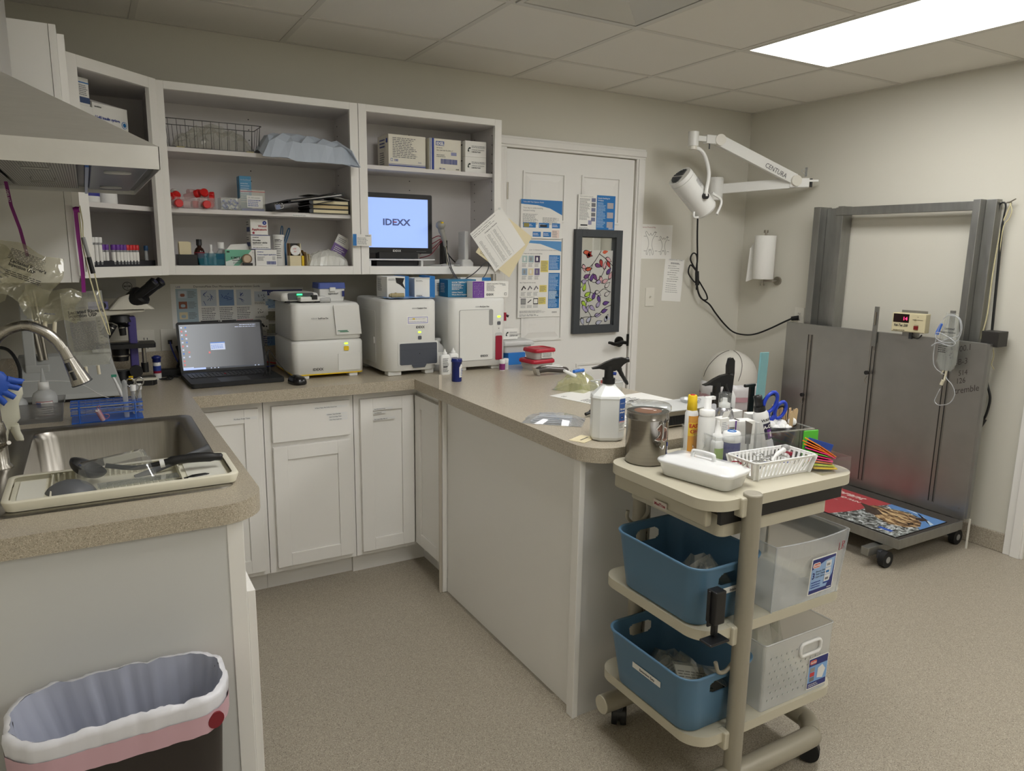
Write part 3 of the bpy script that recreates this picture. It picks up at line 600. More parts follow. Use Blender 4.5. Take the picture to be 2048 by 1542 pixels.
def injec(g, W, H_):
    g.text('Injection Protocol Map', .012, H_-.022, .012, REDD, .001); 
    for cx, s in ((.085, 1), (.195, .8)):
        pts = [(0, .14), (.012, .125), (.035, .15), (.04, .135), (.018, .1), (.014, .06), (.03, .02), (.022, .005), (.008, .04), (0, .03)]
        for k in (-1, 1): g.tube([(cx+k*x*s, .03+(y-.01)*s, .001) for x, y in pts], .0009, INK, 4, 3)
        for (x, y) in ((-.055, .11), (.04, .11), (-.05, .02), (.04, .02), (.03, .135)): g.lines(cx+x*s, cx+(x+.022)*s, .03+y*s-.004, .03+y*s+.002, 1, INK, .001)
    g.tube([(.085, .055, .001), (.085, .02, .001)], .0008, INK, 4)
poster('wall_paper_sheet', -.913, 1.437, .265, .213, 'white sheet with two animal body outlines taped right of the door', 'paper', injec)
def hand(g, W, H_):
    g.text('OBSERVE INT. CHART', .03, H_-.008, .013, INKL, .001, shear=.2); g.lines(.05, W-.04, H_-.03, H_-.018, 1, INKL, .001)
    for k in range(9): g.lines(.03 if k % 3 else .05, W-.03, H_*.9-.014*k-.006, H_*.9-.014*k, 1, INK, .001, seed=k)
    for k in range(5): g.lines(.025, W-.03, H_*.42-.013*k-.006, H_*.42-.013*k, 1, INKL, .001, seed=9+k)
poster('wall_paper_sheet', -.712, 1.17, .165, .27, 'narrow handwritten white sheet taped above the light switch', 'paper', hand, rot=-.06)
# ---- papers pinned to the right cabinet stile
def form(g, W, H_):
    g.text('To convert Celsius to °F multiply the temperature', .006, H_-.013, .008, INK, .001); g.lines(.006, W-.03, H_-.035, H_-.018, 2, INK, .001, fill=.2); g.text('Centigrade to Fahrenheit', W*.3, H_-.05, .0085, INK, .001, bold=.02)
    for u in (.06, .1, .145): g.r(u, u+.0008, .01, H_-.06, INKL, .001)
    for k in range(26): 
        for u, w_ in ((.015, .02), (.07, .022), (.112, .02)): g.lines(u, u+w_, .012+.0062*k, .012+.0062*k+.004, 1, INK, .001, seed=k)
for z0, m, rot, lbl, yy, dx in ((1.686, PAPER, -.62-.0, 'printed white conversion chart pinned at an angle over the cabinet edge', -.346, 0), ):
    M = FY(-2.098, yy, z0) @ Matrix.Rotation(-.92, 4, 'Z'); 
def sheet_at(a, b, d, label, y, m, draw=form):
    """a = pinned upper left corner, b = upper right corner, d = length down; corners given in the plane of the cabinet face"""
    u = Vector((b[0]-a[0], 0, b[1]-a[1])); W = u.length; u.normalize(); v = Vector((-u.z, 0, u.x)); o = Vector((a[0], y, a[1]))-v*d
    g = G(); g.b(0, W, 0, d, 0, .0006, m); draw(g, W, d); ob = build('pinned_paper', g); ob.matrix_world = FR(o, u, v); return tag(ob, label, 'paper')
def chart2(g, W, H_):
    for k in range(30): g.lines(.02, W-.03 if k > 20 else W*.45, .01+.0065*k, .0145+.0065*k, 1, INK, .001, seed=k*3)
sheet_at((-2.276, 1.553), (-2.102, 1.69), .235, 'printed white conversion chart pinned aslant to the right cabinet edge, topmost sheet', -.3435, PAPER)
sheet_at((-2.11, 1.67), (-1.915, 1.545), .245, 'cream chart sheet sticking out behind the pinned white conversion chart', -.3418, CREAM, chart2)
P('push_pin', G().cyl((-2.113, -.345, 1.68), (-2.113, -.352, 1.68), .005, CLR), tag(T('push_pin', 'small clear push pin holding the aslant papers', 'pin'), ))
def bcard(g, W, H_):
    g.r(0, .017, 0, H_, BLUE, .001); g.text('IDEXX', W-.03, H_-.01, .0085, INK, .001, bold=.02); g.lines(.02, W-.01, .006, H_-.014, 6, INKL, .001)
poster('business_card', -2.868, 1.486, .088, .052, 'small business card taped to the stile between the two open cabinets', 'card', bcard, y=CF-.022)
# ================================================================ laptop
r = T('laptop', 'open black laptop with grey desktop on the back counter', 'laptop', (-3.415, -.31, ZC), math.radians(2))
KB = mt((26, 27, 29), .55, name='laptop_black')
P('base', G().prism(rr(-.185, .185, -.165, .13, .012), .002, .02, KB), r, bev=.002)
g = G()
rn = random.Random(2)
for j in range(6):
    u = -.165
    while u < .16:
        wk = .0165 if not (j == 5 and -.08 < u < 0) else .09
        g.b(u, u+wk-.003, .085-.0185*j-.014, .085-.0185*j, .02, .0225, BLACK); u += wk
P('keyboard', g, r); P('touchpad', G().b(-.07, .05, -.155, -.055, .0195, .0203, mt((34, 35, 37), .4)), r)
P('trackpoint', G().cyl((-.02, .03, .022), (-.02, .03, .0245), .004, RED, n=10), r)
S_ = FR((-.178, .14, .016), (1, 0, 0), (0, .26, 1))
P('lid', G(S_).prism(rr(-.004, .362, 0, .228, .01), -.008, 0, KB).b(.1, .25, .222, .232, -.008, 0, KB), r, bev=.001, label='black screen lid')
SCR = bpy.data.materials.new('desktop_screen'); SCR.use_nodes = True; nt = SCR.node_tree; b = nt.nodes['Principled BSDF']
tc = nt.nodes.new('ShaderNodeTexCoord'); sp = nt.nodes.new('ShaderNodeSeparateXYZ'); mr = nt.nodes.new('ShaderNodeMapRange'); rp = nt.nodes.new('ShaderNodeValToRGB')
nt.links.new(tc.outputs['Object'], sp.inputs[0]); nt.links.new(sp.outputs[0], mr.inputs[0]); mr.inputs[1].default_value = -.17; mr.inputs[2].default_value = .18; nt.links.new(mr.outputs[0], rp.inputs[0])
rp.color_ramp.elements[0].color = (.22, .23, .24, 1); rp.color_ramp.elements[1].color = (.045, .046, .05, 1); rp.color_ramp.elements[0].position = .1; rp.color_ramp.elements[1].position = .75
b.inputs['Base Color'].default_value = (.02, .02, .02, 1); b.inputs['Roughness'].default_value = .35; nt.links.new(rp.outputs[0], b.inputs['Emission Color']); b.inputs['Emission Strength'].default_value = .42
def emi(c, s, n='screen_light'): return mt(c, .4, emit=s, name=n)
g = G(S_); g.r(.006, .352, .014, .216, SCR, .0006)
eW = emi((200, 210, 235), .22); eB = emi((90, 130, 200), .22); eR = emi((220, 120, 120), .22)
for c_ in range(2):
    for k in range(11 if c_ == 0 else 8):
        if c_ == 1 and k > 5: u_, v_ = .035, .09-.02*(k-6)
        else: u_, v_ = .012+.017*c_, .2-.0165*k
        g.r(u_, u_+.007, v_, v_+.007, (eW, eB, eW, eR)[(k*3+c_) % 4 if k < 9 else 3], .0009)
g.r(.128, .19, .098, .132, eW, .0009); g.r(.128, .19, .128, .133, eB, .0011); g.lines(.131, .185, .103, .122, 3, eB, .0012); g.r(.118, .126, .084, .092, eR, .0009)
g.r(.006, .352, .0142, .0215, emi((70, 75, 85), .15), .0008); g.r(.008, .1, .0145, .0225, emi((170, 190, 240), .3), .001); g.r(.008, .05, .0225, .027, eW, .001); g.lines(.26, .335, .204, .21, 1, eW, .001); g.lines(.24, .335, .196, .201, 1, eW, .001)
for u_ in (.12, .135, .15, .31, .325): g.r(u_, u_+.005, .016, .02, eW, .001)
P('screen', g, r)
P('webcam', G(S_).cyl((.175, .2275, 0), (.175, .2275, .0008), .002, LGREY, n=8).b(.18, .188, .2255, .2295, 0, .0006, LGREY), r)
# mouse
r = T('computer_mouse', 'small black wired mouse in front of the left analyzer', 'mouse', (-3.188, -.535, ZC), .2)
g = G(); rings = [[(x*s, y*s, z) for x, y in rr(-.03, .03, -.048, .048, .026)] for s, z in ((.92, 0), (1, .004), (1, .012), (.93, .022), (.75, .031), (.4, .036), (.08, .0372))]
g.loft(rings, mt((20, 20, 22), .25, name='mouse_black')); P('body', g, r); P('scroll_wheel', G().cyl((-.003, .028, .027), (.003, .028, .027), .008, DKG), r)
P('cord', G().tube([(0, .047, .01), (.0, .09, .03), (-.03, .14, .09), (-.045, .17, .13), (-.05, .17, .09), (-.045, .16, .03), (-.04, .2, .004)], .0017, BLACK, 6, 6), r)
P('cord_bundle', G().tube([(-.045, .17, .13), (-.06, .16, .1), (-.07, .15, .03), (-.055, .15, .02), (-.05, .165, .1), (-.062, .165, .12), (-.075, .15, .05), (-.085, .15, .02)], .0017, BLACK, 6, 6), r)
# red / blue cables behind
O('cable', G().tube([(-3.3, -.08, .91), (-3.26, -.06, .93), (-3.22, -.05, .935), (-3.17, -.05, .925), (-3.1, -.04, .92)], .003, RED, 6, 6), 'red network cable behind the laptop', 'cable')
O('cable', G().tube([(-3.622, -.012, 1.045), (-3.62, -.04, 1.02), (-3.6, -.05, .96), (-3.57, -.06, .92), (-3.3, -.07, .911), (-3.18, -.06, .915)], .003, mt((70, 90, 190), .4, name='blue_cable'), 8, 8), 'blue network cable from the wall plate behind the laptop', 'cable')
for k in range(3): O('cable', G().tube([(-3.74, -.2+.03*k, .912), (-3.7+.02*k, -.17-.03*k, .911), (-3.65, -.22+.05*k, .91), (-3.62, -.14-.02*k, .912), (-3.58, -.12, .914)], .0028, BLKM, 6, 6), ('black cable beside the laptop, lying nearest the wall', 'black cable tangled left of the laptop', 'black cable left of the laptop, nearest the front')[k], 'cable')
O('cable', G().tube([(-3.6, -.05, 1.03), (-3.59, -.07, .98), (-3.605, -.08, .94), (-3.6, -.11, .92)], .006, BLKM, 8, 6), 'thick black cord behind the left edge of the laptop screen', 'cord')
r = T('power_adapter', 'black laptop power brick lying beside the laptop', 'adapter', (-3.63, -.1, ZC)); P('body', G().b(-.05, .04, -.03, .03, 0, .03, BLKM), r, bev=.004)
# marker / battery bottle left of laptop
r = T('reagent_bottle', 'small bottle with navy cap and striped label left of the laptop', 'bottle', (-3.695, -.19, ZC))
P('bottle', G().lathe([(.014, 0), (.0155, .002), (.0155, .072), (.012, .078)], WHITE), r); P('label', G().lathe([(.0158, .04), (.0158, .062)], INKB, c0=False, c1=False).lathe([(.0159, .03), (.0159, .04)], REDD, c0=False, c1=False), r); P('cap', G().lathe([(.0165, .078), (.0165, .092), (.019, .093), (.019, .1), (.008, .106)], NAVY), r)
# ================================================================ analyzers
def body(g, x0, x1, y0, y1, z0, z1, q, m, n=8, tp=.0): # rounded box, front corners rounded, soft top
    A_ = lambda e, z, s=0: [(x, y, z) for x, y in rr(x0+e, x1-e, y0+e, y1-e, [.012, .012, q, q], n)]
    g.loft([A_(.004, z0), A_(0, z0+.004), A_(tp, z1-.012), A_(tp+.004, z1-.004), A_(tp+.012, z1)], m)
LINE = mt((120, 122, 122), .6, name='seam_grey')
def led(g, u, v, c, w_=.008, h_=.004): g.prism(rr(u-w_, u+w_, v-h_, v+h_, h_*.9, 3), 0, .0012, c)
LG = emi((150, 235, 40), 1.2, 'green_led'); LGG = emi((40, 230, 110), 1.5, 'green_bar')
r = T('urine_analyzer', 'off-white boxy analyzer with yellow base stripe beside the laptop', 'analyzer', (-3.182, -.10, ZC))
W, Dp, Hh = .325, .345, .33
g = G(); body(g, 0, W-.006, -Dp, 0, .018, .168, .028, ANAW); P('lower_body', g, r)
g = G(); body(g, 0.003, W-.012, -Dp+.004, 0, .17, Hh, .028, ANAW, tp=.004); P('upper_body', g, r)
P('base_stripe', G().prism(rr(.001, W-.007, -Dp-.001, -.001, .028), .0155, .02, YEL), r)
for x, y in ((.05, -.31), (.27, -.31), (.05, -.05), (.27, -.05)): P('foot', G().b(x-.02, x+.02, y-.03, y+.02, 0, .016, WHITE), r, bev=.003)
F_ = FY(0, -Dp-.0005, 0)
P('sample_door', G(FY(0, -Dp+.002, 0)).prism([(.195, .19), (.31, .19), (.3, .32), (.185, .32)], 0, .004, ANAW), r, bev=.0015)
P('flap', G(F_).prism(rr(.2, .3, .03, .105, .003), 0, .0025, ANAW), r, bev=.001, label='hinged flap low on the front')
g = G(F_); led(g, .238, .15, LG, .008, .003); P('status_light', g, r)
P('power_button', G(F_).prism(rr(.227, .249, .118, .138, .004), 0, .003, YEL), r, label='yellow power button')
g = G(F_); g.text('IDEXX', .085, .035, .016, INK, .0008, bold=.02); g.text('IDEXX', .085, .262, .009, INKL, .004); g.text('SediVue Dx', .114, .262, .0095, INK, .004, bold=.03); g.r(.2, .245, .206, .209, mt((30, 120, 90), .5), .0042); g.r(.21, .25, .2015, .2045, mt((30, 120, 90), .5), .0042); P('lettering', g, r)
# small reader on top
r = T('strip_reader', 'small white rounded test strip reader with green light on the left analyzer', 'reader', (-3.125, -.3, ZC+Hh+.0005), .12)
g = G(); body(g, -.085, .085, -.07, .1, .006, .042, .02, ANAW); P('body', g, r); P('tray', G().b(-.02, .1, -.115, -.06, .006, .026, ANAW), r, bev=.004)
P('display', G(FR((-.06, -.072, .012), (1, 0, 0), (0, .1, 1))).prism(rr(0, .115, 0, .03, .006), 0, .004, DKG), r)
P('status_light', G(FR((-.01, -.077, .034), (1, 0, 0), (0, .1, 1))).b(-.012, .012, -.002, .004, 0, .002, LGG), r); P('clip', G().b(.03, .055, -.12, -.1, .014, .034, BLACK), r, bev=.002)
for x, y in ((-.06, -.06), (.06, -.1), (-.06, .08), (.06, .08)): P('foot', G().cyl((x, y, 0), (x, y, .007), .012, BLACK), r)
r = T('tip_box', 'white plastic tip box with translucent blue lid on the left analyzer', 'box', (-2.965, -.27, ZC+Hh+.0005), .03)
P('body', G().loft([[(x, y, 0) for x, y in rr(-.055, .055, -.045, .045, .006)], [(x*1.08, y*1.08, .055) for x, y in rr(-.055, .055, -.045, .045, .006)]], ANAW), r); BLD = mt((90, 110, 190), .25, name='blue_lid', trans=.3)
P('lid', G().prism(rr(-.064, .064, -.053, .053, .01), .056, .082, BLD, sc=.96), r, bev=.003); P('latch', G().b(-.014, .014, -.06, -.052, .044, .062, ANAW), r, bev=.003)
P('lettering', G(FY(0, -.051, .03)).text('eppendorf', -.02, 0, .011, INK, .001, bold=.02), r)
P('clip', G().b(.045, .055, -.056, -.05, .02, .045, NAVY), r)
O('ring_roll', G().cyl((-3.04, -.40, ZC+Hh+.012), (-3.0, -.41, ZC+Hh+.012), .0115, LGREY).cyl((-3.0, -.41, ZC+Hh+.012), (-2.998, -.4105, ZC+Hh+.012), .006, DKG), 'small grey roller lying between the strip reader and the blue-lidded box', 'roller')
# chemistry analyzer
r = T('chemistry_analyzer', 'white rounded analyzer with dark grey tray door, second of the row', 'analyzer', (-2.80, -.16, ZC))
W, Dp, Hh2 = .262, .385, .345
g = G(); body(g, 0, W, -Dp, 0, .022, Hh2, .05, ANAW, 10); P('body', g, r)
for x, y in ((.055, -.35), (.215, -.35), (.05, -.04), (.21, -.04)): P('foot', G().b(x-.035 if x < .1 else x-.015, x+.03, y-.02 if y < -.2 else y-.03, y+.03, 0, .024, ANAW), r, bev=.006)
F_ = FY(0, -Dp-.0005, 0); DG2 = mt((74, 78, 88), .38, name='slate_door')
P('tray_surround', G(F_).prism(rr(.062, .258, .045, .155, .006), 0, .002, ANAW), r)
td = P('tray_door', G(F_).prism(rr(.07, .252, .05, .148, .006), 0, .006, DG2).b(.07, .252, .119, .1195, .006, .0064, BLACK), r, bev=.001, label='dark slate tray door'); P('handle', G(F_).prism([(.135, .035), (.19, .035), (.2, .052), (.125, .052)], 0, .007, DG2), td); P('lock_mark', G(F_).cyl((.165, .1, .006), (.165, .1, .0068), .0025, BLACK, n=8), td)
g = G(F_); led(g, .168, .197, LG, .007, .0035); P('status_light', g, r); P('button', G(F_).prism(rr(.16, .177, .163, .18, .004), 0, .002, mt((90, 92, 100), .4)), r)
g = G(F_); g.text('IDEXX', .15, .215, .0145, INK, .0008, bold=.03); g.text('IDEXX', .132, .303, .008, INKL, .0008); g.text('Catalyst One', .156, .303, .009, INK, .0008, bold=.03); P('lettering', g, r)
g = G(F_); g.r(.105, .215, .232, .272, PAPER, .001); g.r(.112, .208, .238, .266, mt((90, 90, 200), .5), .0012); g.r(.114, .206, .24, .264, PAPER, .0014); g.text('If running lytes, they must be loaded in', .1155, .256, .0052, INK, .0017); g.r(.134, .146, .255, .261, YEL, .0015); g.text('and on the bottom of all the slides being run', .1155, .244, .0046, INKB, .0017, bold=.02); P('note_label', g, r, label='white note taped on the front')
P('side_panel', G(FX(-.0005, -.05, .05)).prism(rr(0, .22, 0, .24, .01), 0, .0012, ANAW).b(.2, .206, .09, .12, .001, .004, WHITE), r)
# hematology analyzer
r = T('hematology_analyzer', 'tall white analyzer with dark red side window, nearest the door', 'analyzer', (-2.475, -.16, ZC))
W, Dp = .30, .385
g = G(); body(g, 0, W, -Dp, 0, .018, .345, .04, ANAW, 10); P('body', g, r)
for x, y in ((.07, -.36), (.25, -.36), (.05, -.04), (.25, -.04)): P('foot', G().b(x-.025, x+.02, y-.01, y+.03, 0, .02, ANAW), r, bev=.004)
F_ = FY(0, -Dp-.0005, 0)
d = P('front_door', G(F_).prism(rr(.045, .222, .05, .29, .008), 0, .003, ANAW), r, bev=.001); P('seam', G(F_).prism(rr(.0435, .2235, .0485, .2915, .009), 0, .001, LINE), r); P('finger_recess', G(F_).prism(rr(.2, .222, .215, .29, .006), .003, .0036, GREY), d)
g = G(F_); led(g, .256, .255, LG, .009, .004); P('status_light', g, r); P('button', G(F_).prism(rr(.247, .265, .215, .232, .004), 0, .002, mt((90, 92, 100), .4)), r)
P('sample_slot', G(F_).prism(rr(.236, .276, .045, .178, .01), 0, .001, LGREY), r); P('red_window', G(F_).prism(rr(.238, .274, .045, .163, .006), .001, .003, REDD), r, label='dark red sample window')
g = G(F_); g.text('IDEXX', .155, .064, .014, INK, .004, bold=.03); g.text('IDEXX', .128, .302, .008, INKL, .0008); g.text('ProCyte One', .152, .302, .009, INK, .0008, bold=.03); g.cyl((.256, .198, 0), (.256, .198, .001), .002, INK, n=8); P('lettering', g, r)
P('side_port', G().b(W, W+.012, -.36, -.33, .23, .27, REDD).tube([(W+.005, -.345, .255), (W+.02, -.345, .255), (W+.03, -.35, .25)], .006, BLACK, 8), r)
# cloths and boxes on top of the analyzers
TOP = ZC+.3455
def carton(name, label, x, y, z, w_, d_, h_, rz, front=None, side=None, m=None, top=None, grp=None, cat='box'):
    r = T(name, label, cat, (x, y, z), rz, grp); m = m or PAPER
    P('carton', G().b(0, w_, -d_, 0, 0, h_, m), r, bev=.001)
    if front: g = G(FY(0, -d_-.0004, 0)); front(g, w_, h_); P('print', g, r)
    if side: g = G(FX(-.0004, 0, 0)); side(g, d_, h_); P('side_print', g, r)
    if top: g = G(Matrix.Translation((0, -d_, h_+.0004))); top(g, w_, d_); P('top_print', g, r)
    return r
def torn(g, w_, h_):
    g.add([(w_*.38, h_*.95, .001), (w_*.42, h_*.72, .001), (w_*.6, h_*.62, .001), (w_*.85, h_*.4, .001), (w_*.72, h_*.7, .001), (w_*.8, h_*.93, .001)], [(0, 1, 2, 3, 4, 5)], mt((34, 28, 26), .7)); g.text('IDEXX', .006, .008, .012, INK, .001, bold=.02); g.lines(.006, .05, h_*.82, h_*.92, 2, INKL, .001)
bb = carton('supply_carton', 'torn white and blue carton on the second analyzer, left one', -2.745, -.3, TOP, .105, .14, .098, .0, torn, lambda g, w_, h_: g.lines(.02, .08, .03, h_-.01, 12, INKL, .001)); P('blue_edge', G().b(.087, .106, -.1405, -.0, 0, .1, BLUE), bb)
def cl(g, w_, h_): g.lines(.006, .05, h_*.82, h_*.92, 2, INKL, .001); g.text('IDEXX', .008, .006, .01, INK, .001, bold=.02)
bb = carton('supply_carton', 'open white and blue carton on the second analyzer, right one', -2.605, -.3, TOP, .1, .14, .09, -.04, cl); P('blue_edge', G().b(.075, .101, -.1405, -.0, 0, .1, BLUE).b(.0, .075, -.145, -.13, .09, .093, PAPER), bb)
BLP = mt((128, 160, 205), .5, name='blue_pouch')
g = G(); rn = random.Random(9); Wn, Dn = 9, 6
vs = [(-.11+.22*i/(Wn-1), -.07+.14*j/(Dn-1)+rn.uniform(-.006, .006), .002+rn.random()*.006) for j in range(Dn) for i in range(Wn)]
g.add(vs, [(j*Wn+i, j*Wn+i+1, (j+1)*Wn+i+1, (j+1)*Wn+i) for j in range(Dn-1) for i in range(Wn-1)], BLP, True)
O('plastic_pouch', g, 'flat crinkled blue-white pouch on top of the second analyzer', 'pouch', (-2.66, -.455, TOP), .05)
r = T('syringe_nozzle', 'tan plastic plug lying on the front of the second analyzer', 'plug', (-2.71, -.475, TOP+.0155)); TAN = mt((176, 160, 118), .5, name='tan_plastic')
P('body', G().cyl((-.03, 0, 0), (.03, -.004, 0), .010, TAN).cyl((-.038, .001, 0), (-.03, 0, 0), .007, TAN).cyl((-.01, 0, 0), (-.004, 0, 0), .0125, TAN), r)
def room(g, w_, h_): g.text('ROOM TEMPERATURE', .02, h_-.016, .0095, PAPER, .001, bold=.02); g.lines(.02, w_*.55, h_*.4, h_*.78, 5, PAPER, .001); g.text('Lithium Heparin', .02, .02, .009, PAPER, .001, bold=.02); g.text('Whole Blood Separator', .02, .009, .009, PAPER, .001, bold=.02); g.tube([(w_*.83, h_*.3, .001), (w_*.83, h_*.6, .001)], .002, PAPER, 4)
carton('kit_box', 'teal-blue kit box on the tallest analyzer, behind the purple and white one', -2.445, -.35, TOP, .15, .1, .083, 0, room, lambda g, w_, h_: g.lines(.02, .08, .02, h_*.8, 6, PAPER, .001), m=mt((44, 120, 160), .5, name='teal_card'))
carton('kit_box', 'light grey carton at the back left of the tallest analyzer', -2.455, -.2, TOP, .13, .12, .078, 0, lambda g, w_, h_: g.lines(.01, .06, .02, h_*.8, 5, INKL, .001))
carton('kit_box', 'white box with blue end behind the purple and white kit box', -2.33, -.25, TOP, .17, .1, .088, 0, lambda g, w_, h_: g.r(w_-.05, w_, 0, h_, BLUE, .001))
def proc(g, w_, h_):
    g.r(0, .062, 0, h_, PURP, .001); rn = random.Random(1)
    for i in range(7):
        for j in range(9): g.r(.008+i*.007, .008+i*.007+rn.choice((.0012, .0022)), .006+j*.0075, .0075+j*.0075+rn.choice((0, .001)), PAPER, .0012)
    g.text('IDEXX VetCollect Tubes', .075, h_-.014, .0085, INK, .001); g.lines(.075, .13, h_*.4, h_*.78, 6, INKL, .001); g.text('IDEXX', .073, .01, .0135, INK, .001, bold=.03); g.r(w_-.022, w_-.01, .01, .022, INK, .001); g.r(w_-.0205, w_-.0115, .0115, .0205, PAPER, .0012); g.lines(w_-.035, w_-.01, h_-.022, h_-.01, 2, INKL, .001)
carton('kit_box', 'white kit box with dotted purple end, front right on the tallest analyzer', -2.352, -.465, TOP, .195, .06, .077, 0, proc)
def lab(g, w_, h_):
    L_ = mt((20, 40, 34), .6, name='helmet_ink'); q = [(0, .004), (.004, .02), (.012, .028), (.022, .026), (.018, .018), (.01, .018), (.008, .01), (.012, .004), (.006, .0)]
    g.add([(.012+x*.8, h_*.3+y*.8, .001) for x, y in q], [tuple(range(len(q)))], L_); g.lines(.034, w_-.006, h_*.56, h_*.72, 2, INKL, .001, ragged=False); g.text('VETERINARY DIAGNOSTIC', .034, h_*.42, .0058, INK, .001, bold=.01); g.text('LABORATORY', .034, h_*.28, .0078, INK, .001, bold=.04)
carton('lab_box', 'small white laboratory box on a clear case right of the tallest analyzer', -2.11, -.34, ZC+.121, .085, .06, .055, 0, lab)
# stuff right of analyzers
carton('blue_carton', 'bright blue carton on the worktop behind the red-lidded tubs', -2.12, -.33, ZC, .1, .14, .06, 0, None, m=mt((50, 130, 215), .5, name='bright_blue_card'))
r = T('storage_case', 'clear plastic case with grey lid stacked on the blue carton', 'case', (-2.065, -.39, ZC+.061)); P('body', G().prism(rr(-.07, .09, -.07, .08, .012), 0, .035, CLRW), r); P('lid', G().loft([[(x, y, .036) for x, y in rr(-.08, .1, -.08, .09, .012)], [(x*1.02, y*1.02, .045) for x, y in rr(-.08, .1, -.08, .09, .012)], [(x*.93, y*.93, .058) for x, y in rr(-.08, .1, -.08, .09, .012)]], LGREY), r)
def tub(x, y, z, s, label):
    r = T('food_tub', label, 'tub', (x, y, z), .1, None)
    P('tub', G().loft([[(a*s*.86, b*s*.86, .0) for a, b in rr(-.06, .06, -.055, .055, .02)], [(a*s, b*s, .036) for a, b in rr(-.06, .06, -.055, .055, .02)]], CLRW), r)
    P('lid', G().loft([[(a*s*k, b*s*k, h_) for a, b in rr(-.06, .06, -.055, .055, .022)] for k, h_ in ((1.08, .034), (1.1, .038), (1.08, .048), (1.0, .052), (.8, .052), (.78, .048))], mt((176, 28, 50), .35, name='tub_lid_red')), r)
    P('food', G().prism([(a*s*.8, b*s*.8) for a, b in rr(-.06, .06, -.055, .055, .02)], .002, .02, mt((206, 190, 180), .8)), r); return r
tub(-2.045, -.62, ZC, 1.1, 'clear tub with red lid on the worktop, lower one of the stack'); t2 = tub(-2.035, -.625, ZC+.053, 1.0, 'clear tub with red lid and paper label, upper one of the stack')
P('label', G(FY(-.03, -.0565, .008)).b(.0, .07, 0, .026, 0, .001, PAPER).lines(.005, .065, .003, .023, 3, INK, .002), t2)
# vials in front of analyzer 3
for x, y, c, l in ((-2.228, -.6, mt((130, 40, 110), .5), 'small pill vial with purple label and white cap by the red window'), (-2.195, -.575, LGREY, 'small pill vial with white label beside the purple one')):
    r = T('pill_vial', l, 'vial', (x, y, ZC)); P('bottle', G().lathe([(.0125, 0), (.0135, .002), (.0135, .04)], WHITE), r); P('label', G().lathe([(.0137, .004), (.0137, .034)], c, c0=False, c1=False), r); P('cap', G().lathe([(.014, .04), (.0145, .042), (.014, .052), (.012, .053)], WHITE), r)
# drop bottles
def dropbottle(x, y, h_, label, lb=True):
    r = T('drop_bottle', label, 'bottle', (x, y, ZC)); g = G(); sc_ = lambda k: [(a*k, b*k) for a, b in rr(-.024, .024, -.014, .014, .01)]
    g.loft([[(a, b, z) for a, b in sc_(k)] for k, z in ((.92, 0), (1, .003), (1, h_*.72), (.8, h_*.78), (.4, h_*.8))], WHITE); P('bottle', g, r); P('tip', G().lathe([(.011, h_*.8), (.011, h_*.87), (.006, h_*.89), (.003, h_)], WHITE), r)
    g = G(FY(0, -.0145, 0)); g.lines(-.016, .016, .012, h_*.66, 13, INK, .0006); g.r(-.014, .008, h_*.3, h_*.34, INK, .0008); P('label', g, r)
dropbottle(-2.525, -.585, .118, 'white squeeze drop bottle with printed text, left of the blue vial'); dropbottle(-2.475, -.57, .12, 'white squeeze drop bottle half hidden behind the blue vial')
r = T('serum_bottle', 'clear glass serum bottle behind the two drop bottles', 'bottle', (-2.50, -.45, ZC)); P('bottle', G().lathe([(.032, 0), (.034, .004), (.034, .1), (.026, .118), (.012, .128), (.012, .14)], CLRW), r); P('label', G().lathe([(.0343, .03), (.0343, .09)], PAPER, c0=False, c1=False), r); P('stopper', G().lathe([(.015, .138), (.016, .142), (.016, .15), (.012, .153)], LGREY), r)
r = T('pill_bottle', 'dark blue pill vial with white diamond label standing in front of the analyzers', 'bottle', (-2.553, -.77, ZC)); BV = mt((22, 44, 130), .2, name='cobalt_vial', trans=.3)
P('bottle', G().lathe([(.021, 0), (.0225, .003), (.0225, .086), (.025, .087), (.025, .093), (.024, .094)], BV), r); P('cap', G().lathe([(.0235, .094), (.0235, .101), (.02, .102)], BV), r)
g = G()
for i in range(7):
    a0, a1 = math.radians(-85+12*i), math.radians(-85+12*(i+1)); z0 = .02; z1 = .064
    f = lambda a, z: (.0229*math.cos(a), .0229*math.sin(a), z); tip = lambda i: .064+.018*max(0, 1-abs(i-2.5)/2.5)
    g.add([f(a0, z0), f(a1, z0), f(a1, tip(i+1)), f(a0, tip(i))], [(0, 1, 2, 3)], PAPER, True)
P('label', g, r, label='white label with a pointed top'); g = G(Matrix.Rotation(math.radians(-52), 4, 'Z') @ FR((.0235, 0, .025), (0, 1, 0), (0, 0, 1))); g.lines(-.01, .01, 0, .035, 5, INKB, .0006); P('print', g, r)
